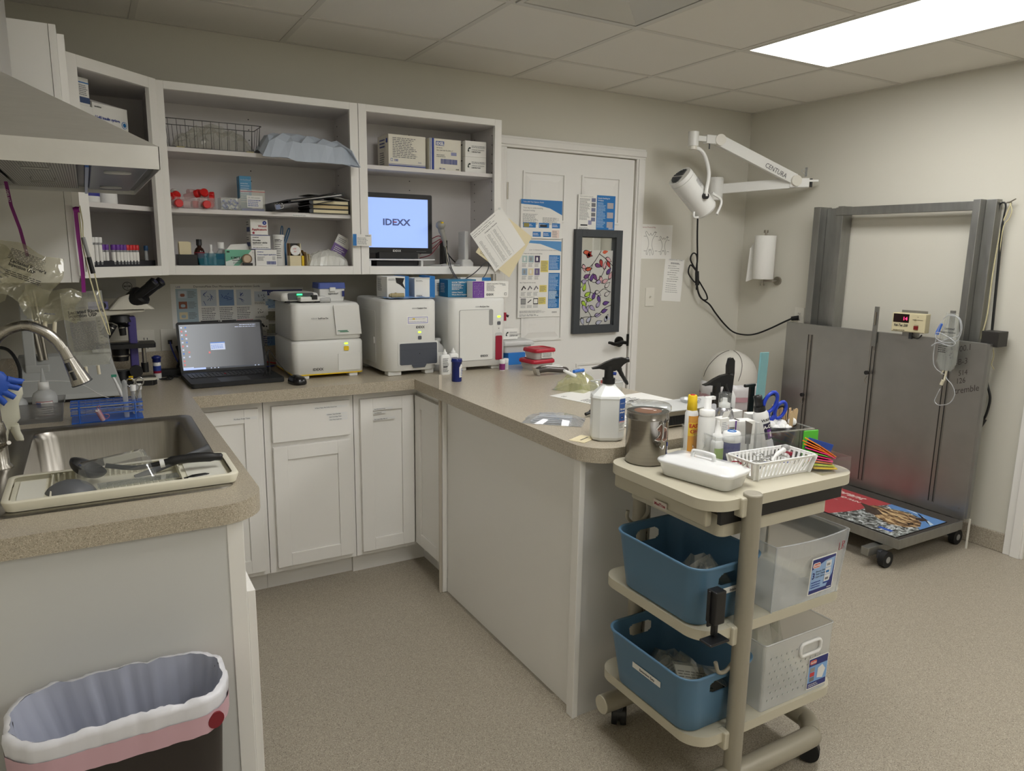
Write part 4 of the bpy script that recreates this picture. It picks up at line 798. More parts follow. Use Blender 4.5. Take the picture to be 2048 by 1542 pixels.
# ================================================================ around the sink
# drainer tray resting on the sink rim
IV = mt((226, 222, 203), .42, name='ivory_plastic')
r = T('drainer_tray', 'ivory plastic drainer tray lying across the near edge of the sink', 'drainer', (-3.88, -1.71, ZC+.006))
W, D_ = .24, .108
rg = lambda e, z, q: [(x, y, z) for x, y in rr(-W+e, W-e, -D_+e, D_-e, q, 5)]
wells = (-.152, .118)      # the slotted basket lies between these
g = G(); g.loft([rg(.006, 0, .02), rg(0, .02, .022), rg(.002, .024, .022), rg(.014, .0225, .016)], IV, True, False)
def deck(x0, x1):
    g.b(x0, x1, -D_+.012, D_-.012, .008, .011, IV); g.b(x0+.012, x1-.012, -D_+.024, D_-.024, .011, .013, mt((232, 230, 218), .35, name='ivory_insert'))
deck(-W+.013, wells[0]); deck(wells[1], W-.013); P('rim', g, r)
g = G()
for x in [wells[0]+.012*i for i in range(int((wells[1]-wells[0])/.012)+1)]:
    g.b(x-.002, x+.002, D_-.018, D_-.014, -.03, .02, IV); g.b(x-.002, x+.002, -D_+.014, -D_+.018, -.03, .02, IV); g.b(x-.002, x+.002, -D_+.014, D_-.014, -.034, -.03, IV)
g.b(wells[0], wells[0]+.003, -D_+.014, D_-.014, -.034, .02, IV); g.b(wells[1]-.003, wells[1], -D_+.014, D_-.014, -.034, .02, IV)
P('slotted_basket', g, r)
o_sink = [c for c in bpy.data.objects if c.name == 'sink'][0]
# utensils in the tray
def bowl(name, label, x, y, z, R_, dep, m, rot):
    r = T(name, label, 'ladle', (x, y, z)); r.rotation_euler = rot
    pr = [(R_*math.sin(t), -dep*math.cos(t)) for t in [PI/2*i/8 for i in range(9)]]
    g = G(); pr[0] = (.0005, pr[0][1]); g.lathe(pr+[(R_-.002, .0)]+[(max(.0005, a-.002), b+.002) for a, b in pr[::-1][1:]], m, 28, c0=False, c1=False); P('bowl', g, r); return r
BK = mt((20, 20, 21), .45, name='nylon_black'); GK = mt((92, 94, 98), .5, name='nylon_grey')
r = bowl('ladle', 'black ladle lying on its side in the drainer, bowl to the left', -3.955, -1.665, ZC+.05, .042, .026, BK, (.12, .5, .1)); 
r2 = T('spatula', 'black-handled utensil with a white collar across the right of the drainer', 'utensil', (-3.78, -1.7, ZC+.044), 0)
P('handle', G().tube([(-.02, 0, .0), (.0, 0, .003), (.05, -.002, .005), (.1, -.006, .002), (.118, -.008, .0)], [.008, .011, .012, .0095, .006], BK, 12, 4), r2); P('collar', G().cyl((-.025, 0, -.001), (-.015, 0, .0005), .0105, WHITE), r2); P('shaft', G().tube([(-.025, 0, 0), (-.08, .005, -.005), (-.14, .02, .005)], .006, BK, 8, 4), r2)
r3 = bowl('ladle', 'grey ladle upside down at the left of the drainer', -3.995, -1.735, ZC-.006, .056, .046, GK, (PI-.15, .1, .3)); P('handle', G().tube([(.045, 0, 0), (.09, -.01, -.01), (.2, -.02, -.015), (.26, -.02, -.02)], [.008, .007, .008, .01], GK, 8, 4), r3)
r3 = T('spatula', 'grey turner lying under the black utensil in the drainer', 'utensil', (-3.83, -1.655, ZC+.004), .18)
g = G(); g.tube([(-.03, 0, .0), (.05, 0, .02), (.1, 0, .033), (.15, .005, .045)], [.008, .008, .009, .012], GK, 8, 4); P('handle', g, r3)
g = G(); g.prism([(-.14, -.03), (-.03, -.012), (-.03, .012), (-.14, .03)], -.01, -.006, GK); P('blade', g, r3)
r3 = T('spatula', 'black handle end low in the drainer, nearest the front edge', 'utensil', (-3.78, -1.765, ZC+.008), .08); P('handle', G().tube([(0, 0, 0), (.04, 0, .004), (.08, .003, .003)], [.009, .011, .008], BK, 10, 4), r3)
# clear clamshell lid and clear tube tray
def shell(r, W_, D_, h_, m=CLR): 
    g = G(); A_ = lambda e, z: [(x, y, z) for x, y in rr(-W_+e, W_-e, -D_+e, D_-e, .012, 4)]
    g.loft([A_(-.004, 0), A_(0, .001), A_(.006, h_), A_(.02, h_+.001)], m, False, True); return g
r = T('clamshell_box', 'clear plastic box lid propped on the utensils in the drainer', 'lid', (-3.9, -1.70, ZC+.03), .03); P('shell', shell(r, .078, .045, .03, clear((232, 236, 236), .14, .05, .09, 'clamshell_plastic')), r); r.rotation_euler = (.35, -.12, .06)
r = T('tube_tray', 'clear moulded tray with rows of cups in the front of the drainer', 'tray', (-3.855, -1.76, ZC+.006), .05); g = G()
for i in range(12):
    for j in range(2): g.lathe([(.0005, 0), (.004, .002), (.007, .02)], CLRG, 10, (-.075+.0135*i, -.01+.018*j), c1=False)
g.prism(rr(-.085, .085, -.022, .02, .004), .02, .0205, CLR); P('tray', g, r)
for k, (x, y, c, l) in enumerate(((-3.9, -1.45, mt((200, 120, 120), .5), 'small clear dish with pink contents in the sink, left'), (-3.83, -1.43, LGREY, 'small clear dish in the sink, right'), (-3.97, -1.47, PURP, 'small dark dish at the far left in the sink'))):
    r = T('sample_dish', l, 'dish', (x, y, ZC-.194)); P('dish', G().prism(rr(-.03, .03, -.025, .025, .006), 0, .02, CLR, sc=1.06, c1=False), r); P('contents', G().b(-.025, .025, -.02, .02, .003, .008, c), r)
# test tube rack
RB = mt((46, 98, 190), .35, name='coated_wire_blue')
r = T('tube_rack', 'blue wire test tube rack standing behind the sink', 'rack', (-3.9, -.905, ZC))
X0, X1, Y0, Y1 = -.103, .103, -.055, .05
def tier(nm, z, dz):
    g = G(); fr = [(X0, Y0), (X1, Y0), (X1, Y1), (X0, Y1)]
    g.tube([(x, y, z) for x, y in fr], .002, RB, 6, closed=True); g.tube([(x, y, z-dz) for x, y in fr], .0016, RB, 6, closed=True) if dz else None
    for i in range(1, 10): g.tube([(X0+(X1-X0)*i/10, Y0, z), (X0+(X1-X0)*i/10, Y1, z)], .0011, RB, 5)
    for j in range(1, 5): g.tube([(X0, Y0+(Y1-Y0)*j/5, z-.001), (X1, Y0+(Y1-Y0)*j/5, z-.001)], .0011, RB, 5)
    P(nm, g, r)
tier('wire_tier', .058, .012); tier('wire_tier', .03, 0); P('base_plate', G().b(X0, X1, Y0, Y1, .002, .006, RB), r)
for x in (-.08, .08):
    for y in (Y0, Y1): P('post', G().tube([(x, y, 0), (x, y, .058)], .002, RB, 6), r)
def ttube(x, y, z, L_, m, label, cap=None, inv=False, rr_=.0075, tilt=(0, 0, 0)):
    t = T('test_tube', label, 'test tube', (x, y, z)); t.rotation_euler = tilt
    pr = [(.0006, 0), (rr_*.6, .002), (rr_*.95, .007), (rr_, .012), (rr_, L_)]
    if inv: pr = [(a, L_-b) for a, b in pr[::-1]]
    P('tube', G().lathe(pr, CLR2, 16, c0=False, c1=False), t)
    if cap: P('cap', G().lathe([(rr_*1.25, L_-.004), (rr_*1.3, L_+.014), (rr_*1.1, L_+.016)], cap, 16), t)
    return t
ttube(-3.845, -.93, ZC+.006, .125, CLR2, 'clear upside-down tube standing tall in the blue rack', inv=True, rr_=.0085)
ttube(-3.82, -.9, ZC+.006, .085, CLR2, 'capped clear tube in the blue rack, left of the other capped one', WHITE); ttube(-3.802, -.885, ZC+.006, .085, CLR2, 'capped clear tube at the right end of the blue rack', WHITE)
r = T('scissors', 'steel scissors standing upside down in the blue tube rack', 'scissors', (-3.812, -.9, ZC+.008)); g = G()
for s in (-1, 1):
    cx = s*.014; g.tube([(cx+.012*math.cos(a), .003*s, .108+.014*math.sin(a)) for a in [2*PI*i/14 for i in range(14)]], .0022, CHROME, 6, closed=True); g.tube([(cx, .003*s, .094), (s*.002, .003*s, .06), (-s*.004, .003*s, .004)], [.003, .0035, .0015], CHROME, 6)
P('blades', g, r)
r = T('brush', 'white brush with pink coiled wire leaning on the front of the blue rack', 'brush', (-3.915, -.975, ZC+.012)); g = G(); r.rotation_euler = (.5, -.35, 0)
g.cyl((0, 0, 0), (0, 0, .045), .006, WHITE); P('core', g, r); pk = mt((190, 120, 140), .4, name='pink_wire')
P('coil', G().tube([(.0075*math.cos(k*.9), .0075*math.sin(k*.9), .045*k/70) for k in range(71)], .0009, pk, 5).tube([(0, 0, .045), (.004, 0, .058), (.012, 0, .06), (.01, 0, .05)], .0012, pk, 5, 5).tube([(0, 0, 0), (.016, 0, .0), (.022, 0, .01), (.014, 0, .018)], .0012, pk, 5, 5), r)
r = T('toothbrush', 'white brush handle with green bristles leaning behind the blue rack', 'brush', (-3.855, -.83, ZC)); P('handle', G().tube([(.015, -.02, .005), (.005, 0, .05), (-.01, .02, .1), (-.02, .03, .125)], [.005, .005, .004, .006], WHITE, 8, 5), r); P('bristles', G().b(-.024, -.008, .024, .032, .122, .13, mt((60, 150, 120), .6)), r)
# squeeze bottles in a grey bin
SQ = mt((214, 216, 216), .35, name='milky_plastic', trans=.35)
def squeeze(x, y, R_, h1, label, lab=False):
    r = T('squeeze_bottle', label, 'bottle', (x, y, ZC+.004)); P('bottle', G().lathe([(R_*.9, 0), (R_, .004), (R_, h1*.68), (R_*.85, h1*.82), (R_*.45, h1*.92), (R_*.38, h1*.94)], SQ), r)
    P('cap', G().lathe([(R_*.42, h1*.93), (R_*.46, h1*.94), (R_*.42, h1*1.17), (R_*.3, h1*1.18)], WHITE), r); P('nozzle', G().lathe([(R_*.24, h1*1.18), (R_*.05, h1*1.62)], SQ), r)
    if lab:
        g = G(); A = lambda a, z: (R_*1.015*math.cos(a), R_*1.015*math.sin(a), z)
        def band(a0, a1, z0, z1, m, k=1.0):
            n = 6
            for i in range(n):
                u, v = a0+(a1-a0)*i/n, a0+(a1-a0)*(i+1)/n; g.add([tuple(q*k if j < 2 else q for j, q in enumerate(A(u, z0))), tuple(q*k if j < 2 else q for j, q in enumerate(A(v, z0))), tuple(q*k if j < 2 else q for j, q in enumerate(A(v, z1))), tuple(q*k if j < 2 else q for j, q in enumerate(A(u, z1)))], [(0, 1, 2, 3)], m, True)
        band(-2.3, -.9, .012, .06, REDD); band(-2.27, -.93, .014, .058, PAPER, 1.004); band(-2.25, -1.85, .04, .056, INKB, 1.008)
        for q in range(4): band(-1.8, -1.0, .02+.007*q, .0225+.007*q, INKL, 1.008)
        P('label', g, r)
squeeze(-4.075, -.82, .036, .102, 'larger milky squeeze bottle with red-edged label in the grey bin', True); squeeze(-4.148, -.82, .026, .078, 'smaller milky squeeze bottle in the grey bin, left')
GB = clear((150, 150, 150), .04, .3, .5, 'smoky_plastic')
r = T('storage_bin', 'smoky grey open bin holding two squeeze bottles behind the sink', 'bin', (-4.1, -.83, ZC)); g = G()
A_ = lambda e, z: [(x, y, z) for x, y in rr(-.088-e, .075+e, -.06-e, .06+e, .008, 4)]
g.loft([A_(-.004, 0), A_(.004, .062), A_(.008, .066)], GB, True, False); P('bin', g, r)
# grey instrument behind
IG = mt((176, 178, 176), .5, name='instrument_grey')
r = T('lab_instrument', 'low light grey instrument with sloping front behind the squeeze bottles', 'instrument', (-4.01, -.4, ZC))
g = G(); x0, x1 = -.16, .14
g.add([(x0, -.17, .012), (x1+.035, -.17, .012), (x1+.035, -.16, .03), (x1, .0, .15), (x1, .04, .16), (x1, .04, .012), (x0, -.16, .03), (x0, 0, .15), (x0, .04, .16), (x0, .04, .012)], [(0, 1, 2, 6), (6, 2, 3, 7), (7, 3, 4, 8), (1, 5, 4, 3, 2), (0, 6, 7, 8, 9), (5, 9, 8, 4), (0, 9, 5, 1)], IG)
P('body', g, r, bev=.006); P('base', G().b(x0+.01, x1, -.15, .03, 0, .012, BLACK), r); P('top_cover', G().b(.08, .145, .0, .036, .155, .168, IG), r, bev=.004)
P('hinge_arm', G().b(-.135, -.10, -.06, -.035, .10, .36, IG).b(-.135, -.06, -.065, -.04, .1, .13, IG), r, bev=.004); P('support_tube', G().cyl((-.085, -.02, .14), (-.115, 0, .4), .009, NICKEL).cyl((-.07, -.01, .14), (-.09, .02, .4), .006, NICKEL), r)
P('tubing', G().tube([(-.2, -.16, .09), (-.05, -.17, .085), (.03, -.172, .07), (.09, -.2, .03), (.13, -.22, .012)], .0014, WHITE, 5, 6), r)
P('cord', G().tube([(-.24, -.02, .2), (-.18, -.06, .19), (-.15, -.1, .13), (-.15, -.15, .06)], .006, BLACK, 8, 6), r)
# gloves drying at the far left
def glove(name, label, loc, m, s, rot, fing):
    r = T(name, label, 'glove', loc); r.rotation_euler = rot; rn = random.Random(len(label))
    g = G(); ring = lambda w_, d_, z, dx=0: [(dx+w_*math.cos(a)*(1+.08*math.sin(3*a+z*90)), d_*math.sin(a), z) for a in [2*PI*i/20 for i in range(20)]]
    g.loft([ring(.02*s, .006*s, .105*s), ring(.034*s, .012*s, .098*s), ring(.038*s, .015*s, .08*s), ring(.036*s, .012*s, .05*s, .002), ring(.043*s, .013*s, .01*s), ring(.036*s, .011*s, -.02*s), ring(.02*s, .008*s, -.03*s)], m)
    P('palm', g, r)
    for (x, L_, dx) in fing: P('finger', G().tube([(x*s, 0, -.01*s), ((x+dx*.4)*s, .002, (-.01-L_*.5)*s), ((x+dx)*s, .004, (-.01-L_)*s), ((x+dx*1.05)*s, .004, (-.014-L_)*s)], [.0115*s, .0105*s, .0095*s, .003*s], m, 10, 5), r)
glove('glove', 'blue nitrile glove hanging at the left edge above the sink', (-4.15, -1.3, 1.105), mt((56, 100, 205), .45, name='nitrile_blue'), .8, (0, -.9, .2), ((-.03, .04, -.01), (-.01, .05, 0), (.012, .045, .01), (.03, .04, .015)))
glove('glove', 'cream latex glove hanging at the left edge, below the blue one', (-4.16, -1.24, 1.0), mt((222, 220, 200), .5, name='latex'), 1.0, (.1, .25, .1), ((-.03, .05, .0), (-.01, .06, 0), (.014, .065, .006), (.034, .04, .02)))
# ================================================================ microscope
r = T('microscope', 'binocular microscope with black eyepieces and cream head beside the outlet', 'microscope', (-3.83, -.25, ZC))
MCR = mt((212, 208, 194), .4, name='microscope_cream'); MB_ = mt((20, 20, 22), .45, name='microscope_black'); MV = mt((74, 66, 130), .5, name='microscope_violet')
g = G(); g.prism([(-.09, -.05), (.11, -.07), (.125, -.04), (.125, .04), (.11, .07), (-.09, .06)], 0, .022, MB_); g.prism([(.03, -.066), (.115, -.072), (.13, -.045), (.05, -.04)], .022, .03, MCR); P('base', g, r, bev=.006)
g = G(); g.b(.035, .065, -.02, .05, .02, .28, MV); P('arm', g, r, bev=.005)
g = G(); g.add([(-.12, -.035, .28), (.1, -.035, .30), (.1, .035, .30), (-.12, .035, .28), (-.12, -.035, .31), (.1, -.035, .308), (.1, .035, .308), (-.12, .035, .31)], [(0, 3, 2, 1), (4, 5, 6, 7), (0, 1, 5, 4), (1, 2, 6, 5), (2, 3, 7, 6), (3, 0, 4, 7)], MCR); P('frame_arm', g, r, bev=.004)
g = G(); g.loft([[(-.03, -.045, .312), (.135, -.045, .312), (.135, .045, .312), (-.03, .045, .312)], [(.01, -.035, .36), (.055, -.035, .375), (.055, .035, .375), (.01, .035, .36)]], MCR, sm=False); P('head', g, r, bev=.008)
d = Vector((.62, -.35, .55)).normalized()
hd = P('binocular_body', G().cyl(Vector((.055, 0, .335)), Vector((.055, 0, .335))+d*.05, .038, MB_, .042, 24).cyl(Vector((.055, 0, .335))+d*.05, Vector((.055, 0, .335))+d*.06, .042, MB_, .036, 24), r)
sd = d.cross(Vector((0, 0, 1))).normalized()
for s in (-1, 1):
    a = Vector((.055, 0, .335))+d*.045+sd*.028*s; e = P('eyepiece', G().cyl(a, a+d*.07, .017, MB_, n=20).cyl(a+d*.07, a+d*.1, .0185, MB_, .0205, 20).cyl(a+d*.1, a+d*.104, .0205, MB_, .015, 20), r)
    P('lens', G().cyl(a+d*.1035, a+d*.1045, .0115, mt((60, 60, 90), .05, .3, 'coated_glass')), e)
P('nosepiece', G().cyl((.01, 0, .285), (.01, 0, .26), .036, MB_, .043).cyl((.01, 0, .26), (.005, 0, .248), .043, MB_, .03), r)
for p0, p1, q in (((-.015, -.01, .25), (-.045, -.02, .2), .014), ((.012, -.01, .25), (.015, -.01, .205), .0145), ((-.03, .02, .25), (-.06, .03, .21), .011)):
    o = P('objective', G().cyl(p0, p1, q, MB_, q*.85), r); a, b = Vector(p0), Vector(p1); P('silver_ring', G().cyl(a+(b-a)*.25, a+(b-a)*.32, q*1.0, CHROME), o)
P('stage', G().prism(rr(-.085, .13, -.06, .06, .015), .155, .172, MB_).b(-.05, .04, -.03, .03, .172, .176, MB_), r, bev=.003); P('slide_holder', G().b(-.06, .07, .01, .02, .172, .18, NICKEL), r)
P('condenser', G().cyl((-.0, 0, .155), (-.0, 0, .1), .034, MB_, .028).cyl((0, 0, .125), (0, 0, .12), .0355, NICKEL), r); P('field_lamp', G().cyl((0, 0, .022), (0, 0, .06), .04, MB_, .034).cyl((0, 0, .06), (0, 0, .064), .02, CLR), r)
P('stage_knob', G().cyl((.085, -.02, .155), (.085, -.02, .09), .008, NICKEL).cyl((.085, -.02, .09), (.085, -.02, .05), .014, MB_), r); P('focus_knob', G().cyl((.05, -.035, .06), (.05, -.065, .06), .024, MB_), r)
P('camera_port', G().b(-.1, -.03, -.037, -.03, .315, .345, mt((120, 118, 170), .5)).cyl((-.05, -.037, .33), (-.05, -.045, .33), .0135, MB_), r)
g = G(FR((.02, -.075, .03), (1, -.1, 0), (0, 0, 1))); g.r(0, .016, 0, .016, YEL, .001); g.add([(.003, .003, .0014), (.013, .003, .0014), (.008, .012, .0014)], [(0, 1, 2)], INK); P('warning_sticker', g, r)
# banner behind the microscope with the ringed mark
def bay(g, W, H_):
    g.tube([(.155+.018*math.cos(a), .052+.018*math.sin(a), .001) for a in [2*PI*i/28 for i in range(28)]], .0013, INK, 4, closed=True)
    g.text('BAYER', .155, .0485, .0095, INK, .001, 'CENTER', bold=.03)
    for k, c in enumerate('BA'): g.text(c, .155, .0605-.009*k*0+.0, .0085, INK, .001, 'CENTER') if k == 0 else None
    g.text('E', .155, .0395, .0085, INK, .001, 'CENTER')
poster('wall_banner', -3.93, 1.245, .19, .085, 'long grey banner with a ringed cross mark on the wall behind the microscope', 'banner', bay, m=mt((186, 186, 182), .7, name='banner_grey'))
# ================================================================ hanging fluid bags and straps
MAG = mt((124, 28, 112), .55, name='magenta_strap')
r = T('strap', 'magenta printed lanyard hanging from the range hood to the bags', 'strap', (-4.085, -1.28, 1.63)); P('ribbon', G().ribbon([(0, 0, 0), (.006, 0, -.06), (.02, 0, -.12), (.03, 0, -.19)], (.004, 0, 0), MAG), r); P('lettering', G(FR((.001, -.001, -.02), (.1, 0, -1), (1, 0, .1))).text('(540) 667', .0, -.003, .008, PAPER, .0004), r)
def bag(name, label, loc, w_, h_, rot, txt, cl_=CLRG, seed=1, puff=.01, ports=(-.02, .015), wr=.0012):
    r = T(name, label, 'fluid bag', loc); r.rotation_euler = rot; rn = random.Random(seed); nx, ny = 12, 16
    for side in (1,):
        for s, nm in ((1, 'film'), (-1, 'film')):
            g = G(); V = []
            for j in range(ny+1):
                for i in range(nx+1):
                    u, v = i/nx, j/ny; p = puff*math.sin(PI*u)**.6*math.sin(PI*min(1, v*1.05))**.5; bd_ = (wr > .002)*(.014*math.sin(5*u+seed)*math.sin(4*v+seed)+.006*math.sin(15*u+9*v)); V.append(((u-.5)*w_*(1-.12*(v > .9))+(wr > .002)*.007*math.sin(8*v+seed), -s*(p+rn.uniform(-wr, wr)*(0 < i < nx))+bd_, -v*h_+(wr > .002)*.006*math.sin(9*u+seed)))
            g.add(V, [(j*(nx+1)+i, j*(nx+1)+i+1, (j+1)*(nx+1)+i+1, (j+1)*(nx+1)+i) for j in range(ny) for i in range(nx)], cl_, True)
            o = P(nm, g, r)
    if wr < .002: P('seam', G().tube([(-w_/2, 0, 0), (w_/2, 0, 0), (w_/2, 0, -h_*.9), (w_*.4, 0, -h_), (-w_*.4, 0, -h_), (-w_/2, 0, -h_*.9)], .0012, CLR2, 5, closed=True), r)
    g = G(FY(0, -puff-.0025, 0)); txt(g, w_, h_); P('print', g, r)
    for x in ports: P('port', G().cyl((x, 0, -h_), (x, 0, -h_-.03), .005, mt((222, 214, 190), .4, name='port_cream')), r)
    return r
def lr(g, w_, h_):
    g.text('Lactated Ringer\'s', -w_*.38, -h_*.28, .0145, INK, 0, bold=.03); g.text('Injection USP', -w_*.38, -h_*.33, .0145, INK, 0, bold=.03); g.text('1000 mL', -w_*.38, -h_*.37, .009, INK, 0); g.lines(-w_*.38, w_*.25, -h_*.78, -h_*.39, 26, INKL, 0, ragged=False); g.text('01337   =05022   NDC 0338', -w_*.36, -h_*.22, .008, INKL, 0)
    for k in range(8): g.r(w_*.3, w_*.36, -h_*(.4+.045*k)-.001, -h_*(.4+.045*k), INK, 0)
bag('fluid_bag', 'clear lactated fluid bag hanging flat below the cabinet corner', (-3.945, -.905, 1.325), .115, .24, (0, -.06, 0), lr, seed=4)
def lr2(g, w_, h_):
    g.text('Lactated Ringer\'s', -w_*.3, -h_*.35, .012, INK, 0, bold=.03); g.text('Injection USP', -w_*.3, -h_*.42, .011, INK, 0, bold=.03); g.lines(-w_*.35, w_*.2, -h_*.3, -h_*.1, 8, INK, 0, ragged=False); g.lines(-w_*.3, w_*.3, -h_*.6, -h_*.5, 3, INK, 0)
CY = clear((222, 218, 190), .07, .06, .13, 'yellowed_film')
bag('fluid_bag', 'crumpled clear fluid bag on the lanyard, the upper one with black print', (-4.035, -1.29, 1.455), .145, .14, (0, .42, .1), lr2, CY, 5, .016, (), .0028)
bag('fluid_bag', 'crumpled clear fluid bag on the lanyard, the left one behind', (-4.08, -1.26, 1.44), .10, .13, (.1, .75, .1), lambda g, w_, h_: g.lines(-w_*.3, w_*.2, -h_*.7, -h_*.3, 5, INKL, 0), CY, 6, .014, (), .0028)
bag('fluid_bag', 'empty clear fluid bag on the lanyard, the lowest one with ports', (-4.01, -1.275, 1.355), .13, .09, (0, .12, .05), lambda g, w_, h_: g.lines(-w_*.1, w_*.1, -h_*.8, -h_*.7, 1, INKL, 0), CY, 7, .012, (-.03, -.01, .012), .0028)
# strap on the cabinet corner, string with marker
M2 = mt((150, 30, 140), .5, name='magenta_ribbon')
r = T('strap', 'bright magenta strap hung on the corner cabinet edge', 'strap', (-3.938, -.955, 1.575)); P('ribbon', G().ribbon([(-.002, 0, .008), (.006, -.006, .012), (.0, -.008, -.005), (.001, -.006, -.08), (.003, -.005, -.14), (.004, -.002, -.19), (.002, .01, -.25)], (.0055, .001, 0), M2).cyl((-.006, 0, 0), (.01, 0, .003), .009, M2), r)
STRG = mt((206, 198, 158), .7, name='string_cream')
r = T('marker_pen', 'grey and black marker hanging on a cream string from the cabinet edge', 'marker', (-3.928, -.965, 1.59)); P('string', G().ribbon([(.002, 0, 0), (.006, 0, -.05), (.004, 0, -.09), (.02, 0, -.16), (.035, 0, -.28), (.05, -.005, -.36), (.054, -.005, -.4), (.049, -.006, -.395), (.03, -.006, -.32), (.012, -.005, -.22), (.0, -.003, -.12), (-.002, 0, -.02)], (.0018, .0004, 0), STRG), r)
P('barrel', G().cyl((.004, -.008, -.095), (.014, -.008, -.155), .0055, GREY), r); P('cap', G().cyl((.014, -.008, -.155), (.022, -.008, -.205), .0068, BLACK).b(.003, .005, -.018, -.015, -.2, -.155, BLACK), r)
# ================================================================ shelf contents, corner cabinet
SB = 1.3925       # cabinet floor
ddir = dv.normalized(); dn_ = Vector((ddir.y, -ddir.x, 0))   # along the face, outward
def dpt(s, back, z): p = Vector((XL+.31, -.608, 0))+ddir*s-dn_*back; return (p.x, p.y, z)
ANG = math.atan2(ddir.y, ddir.x)
r0 = T('tube_rack', 'black foam block holding blood tubes on the corner cabinet floor', 'rack', dpt(.245, .075, SB), ANG); P('block', G().b(-.17, .165, -.035, .04, 0, .022, mt((38, 38, 44), .7, name='foam_dark')), r0)
def btube(cap, h_, R_, label, group, s, back, lab=True):
    t = T('blood_tube', label, 'tube', dpt(s, back, SB+.006), ANG, group)
    P('tube', G().lathe([(R_*.6, 0), (R_, .004), (R_, h_)], CLR2, 12, c1=False), t)
    P('cap', G().lathe([(R_*1.2, h_-.006), (R_*1.25, h_-.004), (R_*1.25, h_+.012), (R_*1.05, h_+.014)], cap, 14), t)
    if lab: P('label', G().lathe([(R_*1.03, .012), (R_*1.03, h_-.014)], PAPER, 14, c0=False, c1=False), t)
    return t
t0 = btube(PURP, .062, .007, 'purple-capped blood tube in the front row, all alike', 'purple-capped blood tubes', .205, .045)
for k in range(3): dup(t0, dpt(.225+.0165*(k)+.0, .045, SB+.006))
for k in range(2): d = dup(t0, dpt(.17+.018*k, .06, SB+.006), label='purple-capped blood tube without label, left of the front row', group='dim purple-capped tubes at the left')
t1 = btube(RED, .062, .007, 'red-capped blood tube in the front row, all alike', 'red-capped blood tubes', .272, .045)
for k in range(3): dup(t1, dpt(.2885+.0165*k, .045, SB+.006))
t2 = btube(WHITE, .088, .007, 'taller white-capped tube at the left end of the blood tube rack', 'white-capped tubes', .108, .045)
for k in range(2): dup(t2, dpt(.126+.018*k, .045, SB+.006))
btube(mt((30, 70, 110), .5), .06, .0065, 'blue-capped tube at the right end of the blood tube rack', None, .375, .05, False)
O('tube_rack', G().b(-.02, .02, -.02, .02, 0, .02, BLACK), 'small black holder under the blue-capped tube', 'rack', dpt(.385, .1, SB), ANG)
def jug(s, back, z, R_, h_, label, blue):
    r = T('pill_jug', label, 'jar', dpt(s, back, z), ANG); P('jar', G().lathe([(R_*.96, 0), (R_, .004), (R_, h_*.86), (R_*.8, h_*.93), (R_*.8, h_)], WHITE), r); P('lid', G().lathe([(R_*.86, h_*.94), (R_*.88, h_*1.12), (R_*.8, h_*1.13)], WHITE), r)
    if blue: P('label', G().lathe([(R_*1.01, h_*.16), (R_*1.01, h_*.8)], mt((40, 44, 140), .5, name='label_blue'), c0=False, c1=False).lathe([(R_*1.02, h_*.3), (R_*1.02, h_*.8)], PAPER, c0=False, c1=False), r)
    else: P('label', G(Matrix.Rotation(-.2, 4, 'Z') @ FY(0, -R_*1.01, 0)).r(-.02, .02, h_*.8, h_*.9, BLUE, 0), r)
jug(.125, .06, SH[1]+.0005, .038, .13, 'white jar with navy label band on the corner cabinet shelf', True); jug(.215, .065, SH[1]+.0005, .036, .13, 'plain white jar beside the navy-labelled jar', False); jug(.055, .09, SH[1]+.0005, .034, .12, 'white jar with navy label half hidden at the left of the shelf', True)
def kbox(s, back, z, w_, d_, h_, label, front, m=PAPER, dz=0):
    r = T('syringe_box', label, 'box', dpt(s, back, z), ANG+dz); P('carton', G().b(0, w_, 0, d_, 0, h_, m), r, bev=.001); g = G(FY(0, -.0004, 0)); front(g, w_, h_); P('print', g, r); P('flap', G().add([(0, 0, h_), (w_, 0, h_), (w_, d_*.3, h_+.008), (0, d_*.3, h_+.014)], [(0, 1, 2, 3)], m), r)
def u40(g, w_, h_): g.text('covetrus', .008, h_-.016, .009, INK, .001, bold=.02); g.text('U-40 insulin syringe', .008, h_*.55, .0145, INKB, .001, bold=.03); g.lines(.03, .09, h_*.3, h_*.44, 2, INKL, .001); g.cyl((w_-.02, h_*.5, 0), (w_-.02, h_*.5, .001), .013, BLUE, n=20); g.cyl((w_-.02, h_*.5, 0), (w_-.02, h_*.5, .0013), .011, PAPER, n=20); g.cyl((w_-.02, h_*.5, 0), (w_-.02, h_*.5, .0016), .008, BLUE, n=20)
kbox(.2, .08, SH[0]+.0005, .165, .1, .122, 'white insulin syringe box with a round blue mark on the corner cabinet shelf', u40)
def blb(g, w_, h_): g.r(0, w_, .008, h_*.3, mt((60, 80, 120), .6), .001); g.r(0, w_, h_*.8, h_*.84, BLUE, .001); g.lines(.05, .1, h_*.35, h_*.75, 6, INKL, .001)
kbox(.085, .07, SH[0]+.0005, .105, .1, .1, 'plain white carton at the left of the corner cabinet shelf, lower one', lambda g, w_, h_: g.lines(.01, .06, .02, .04, 2, INKL, .001)); kbox(.085, .075, SH[0]+.1015, .1, .09, .095, 'white carton with dark blue foot stacked at the left of the corner cabinet', blb)
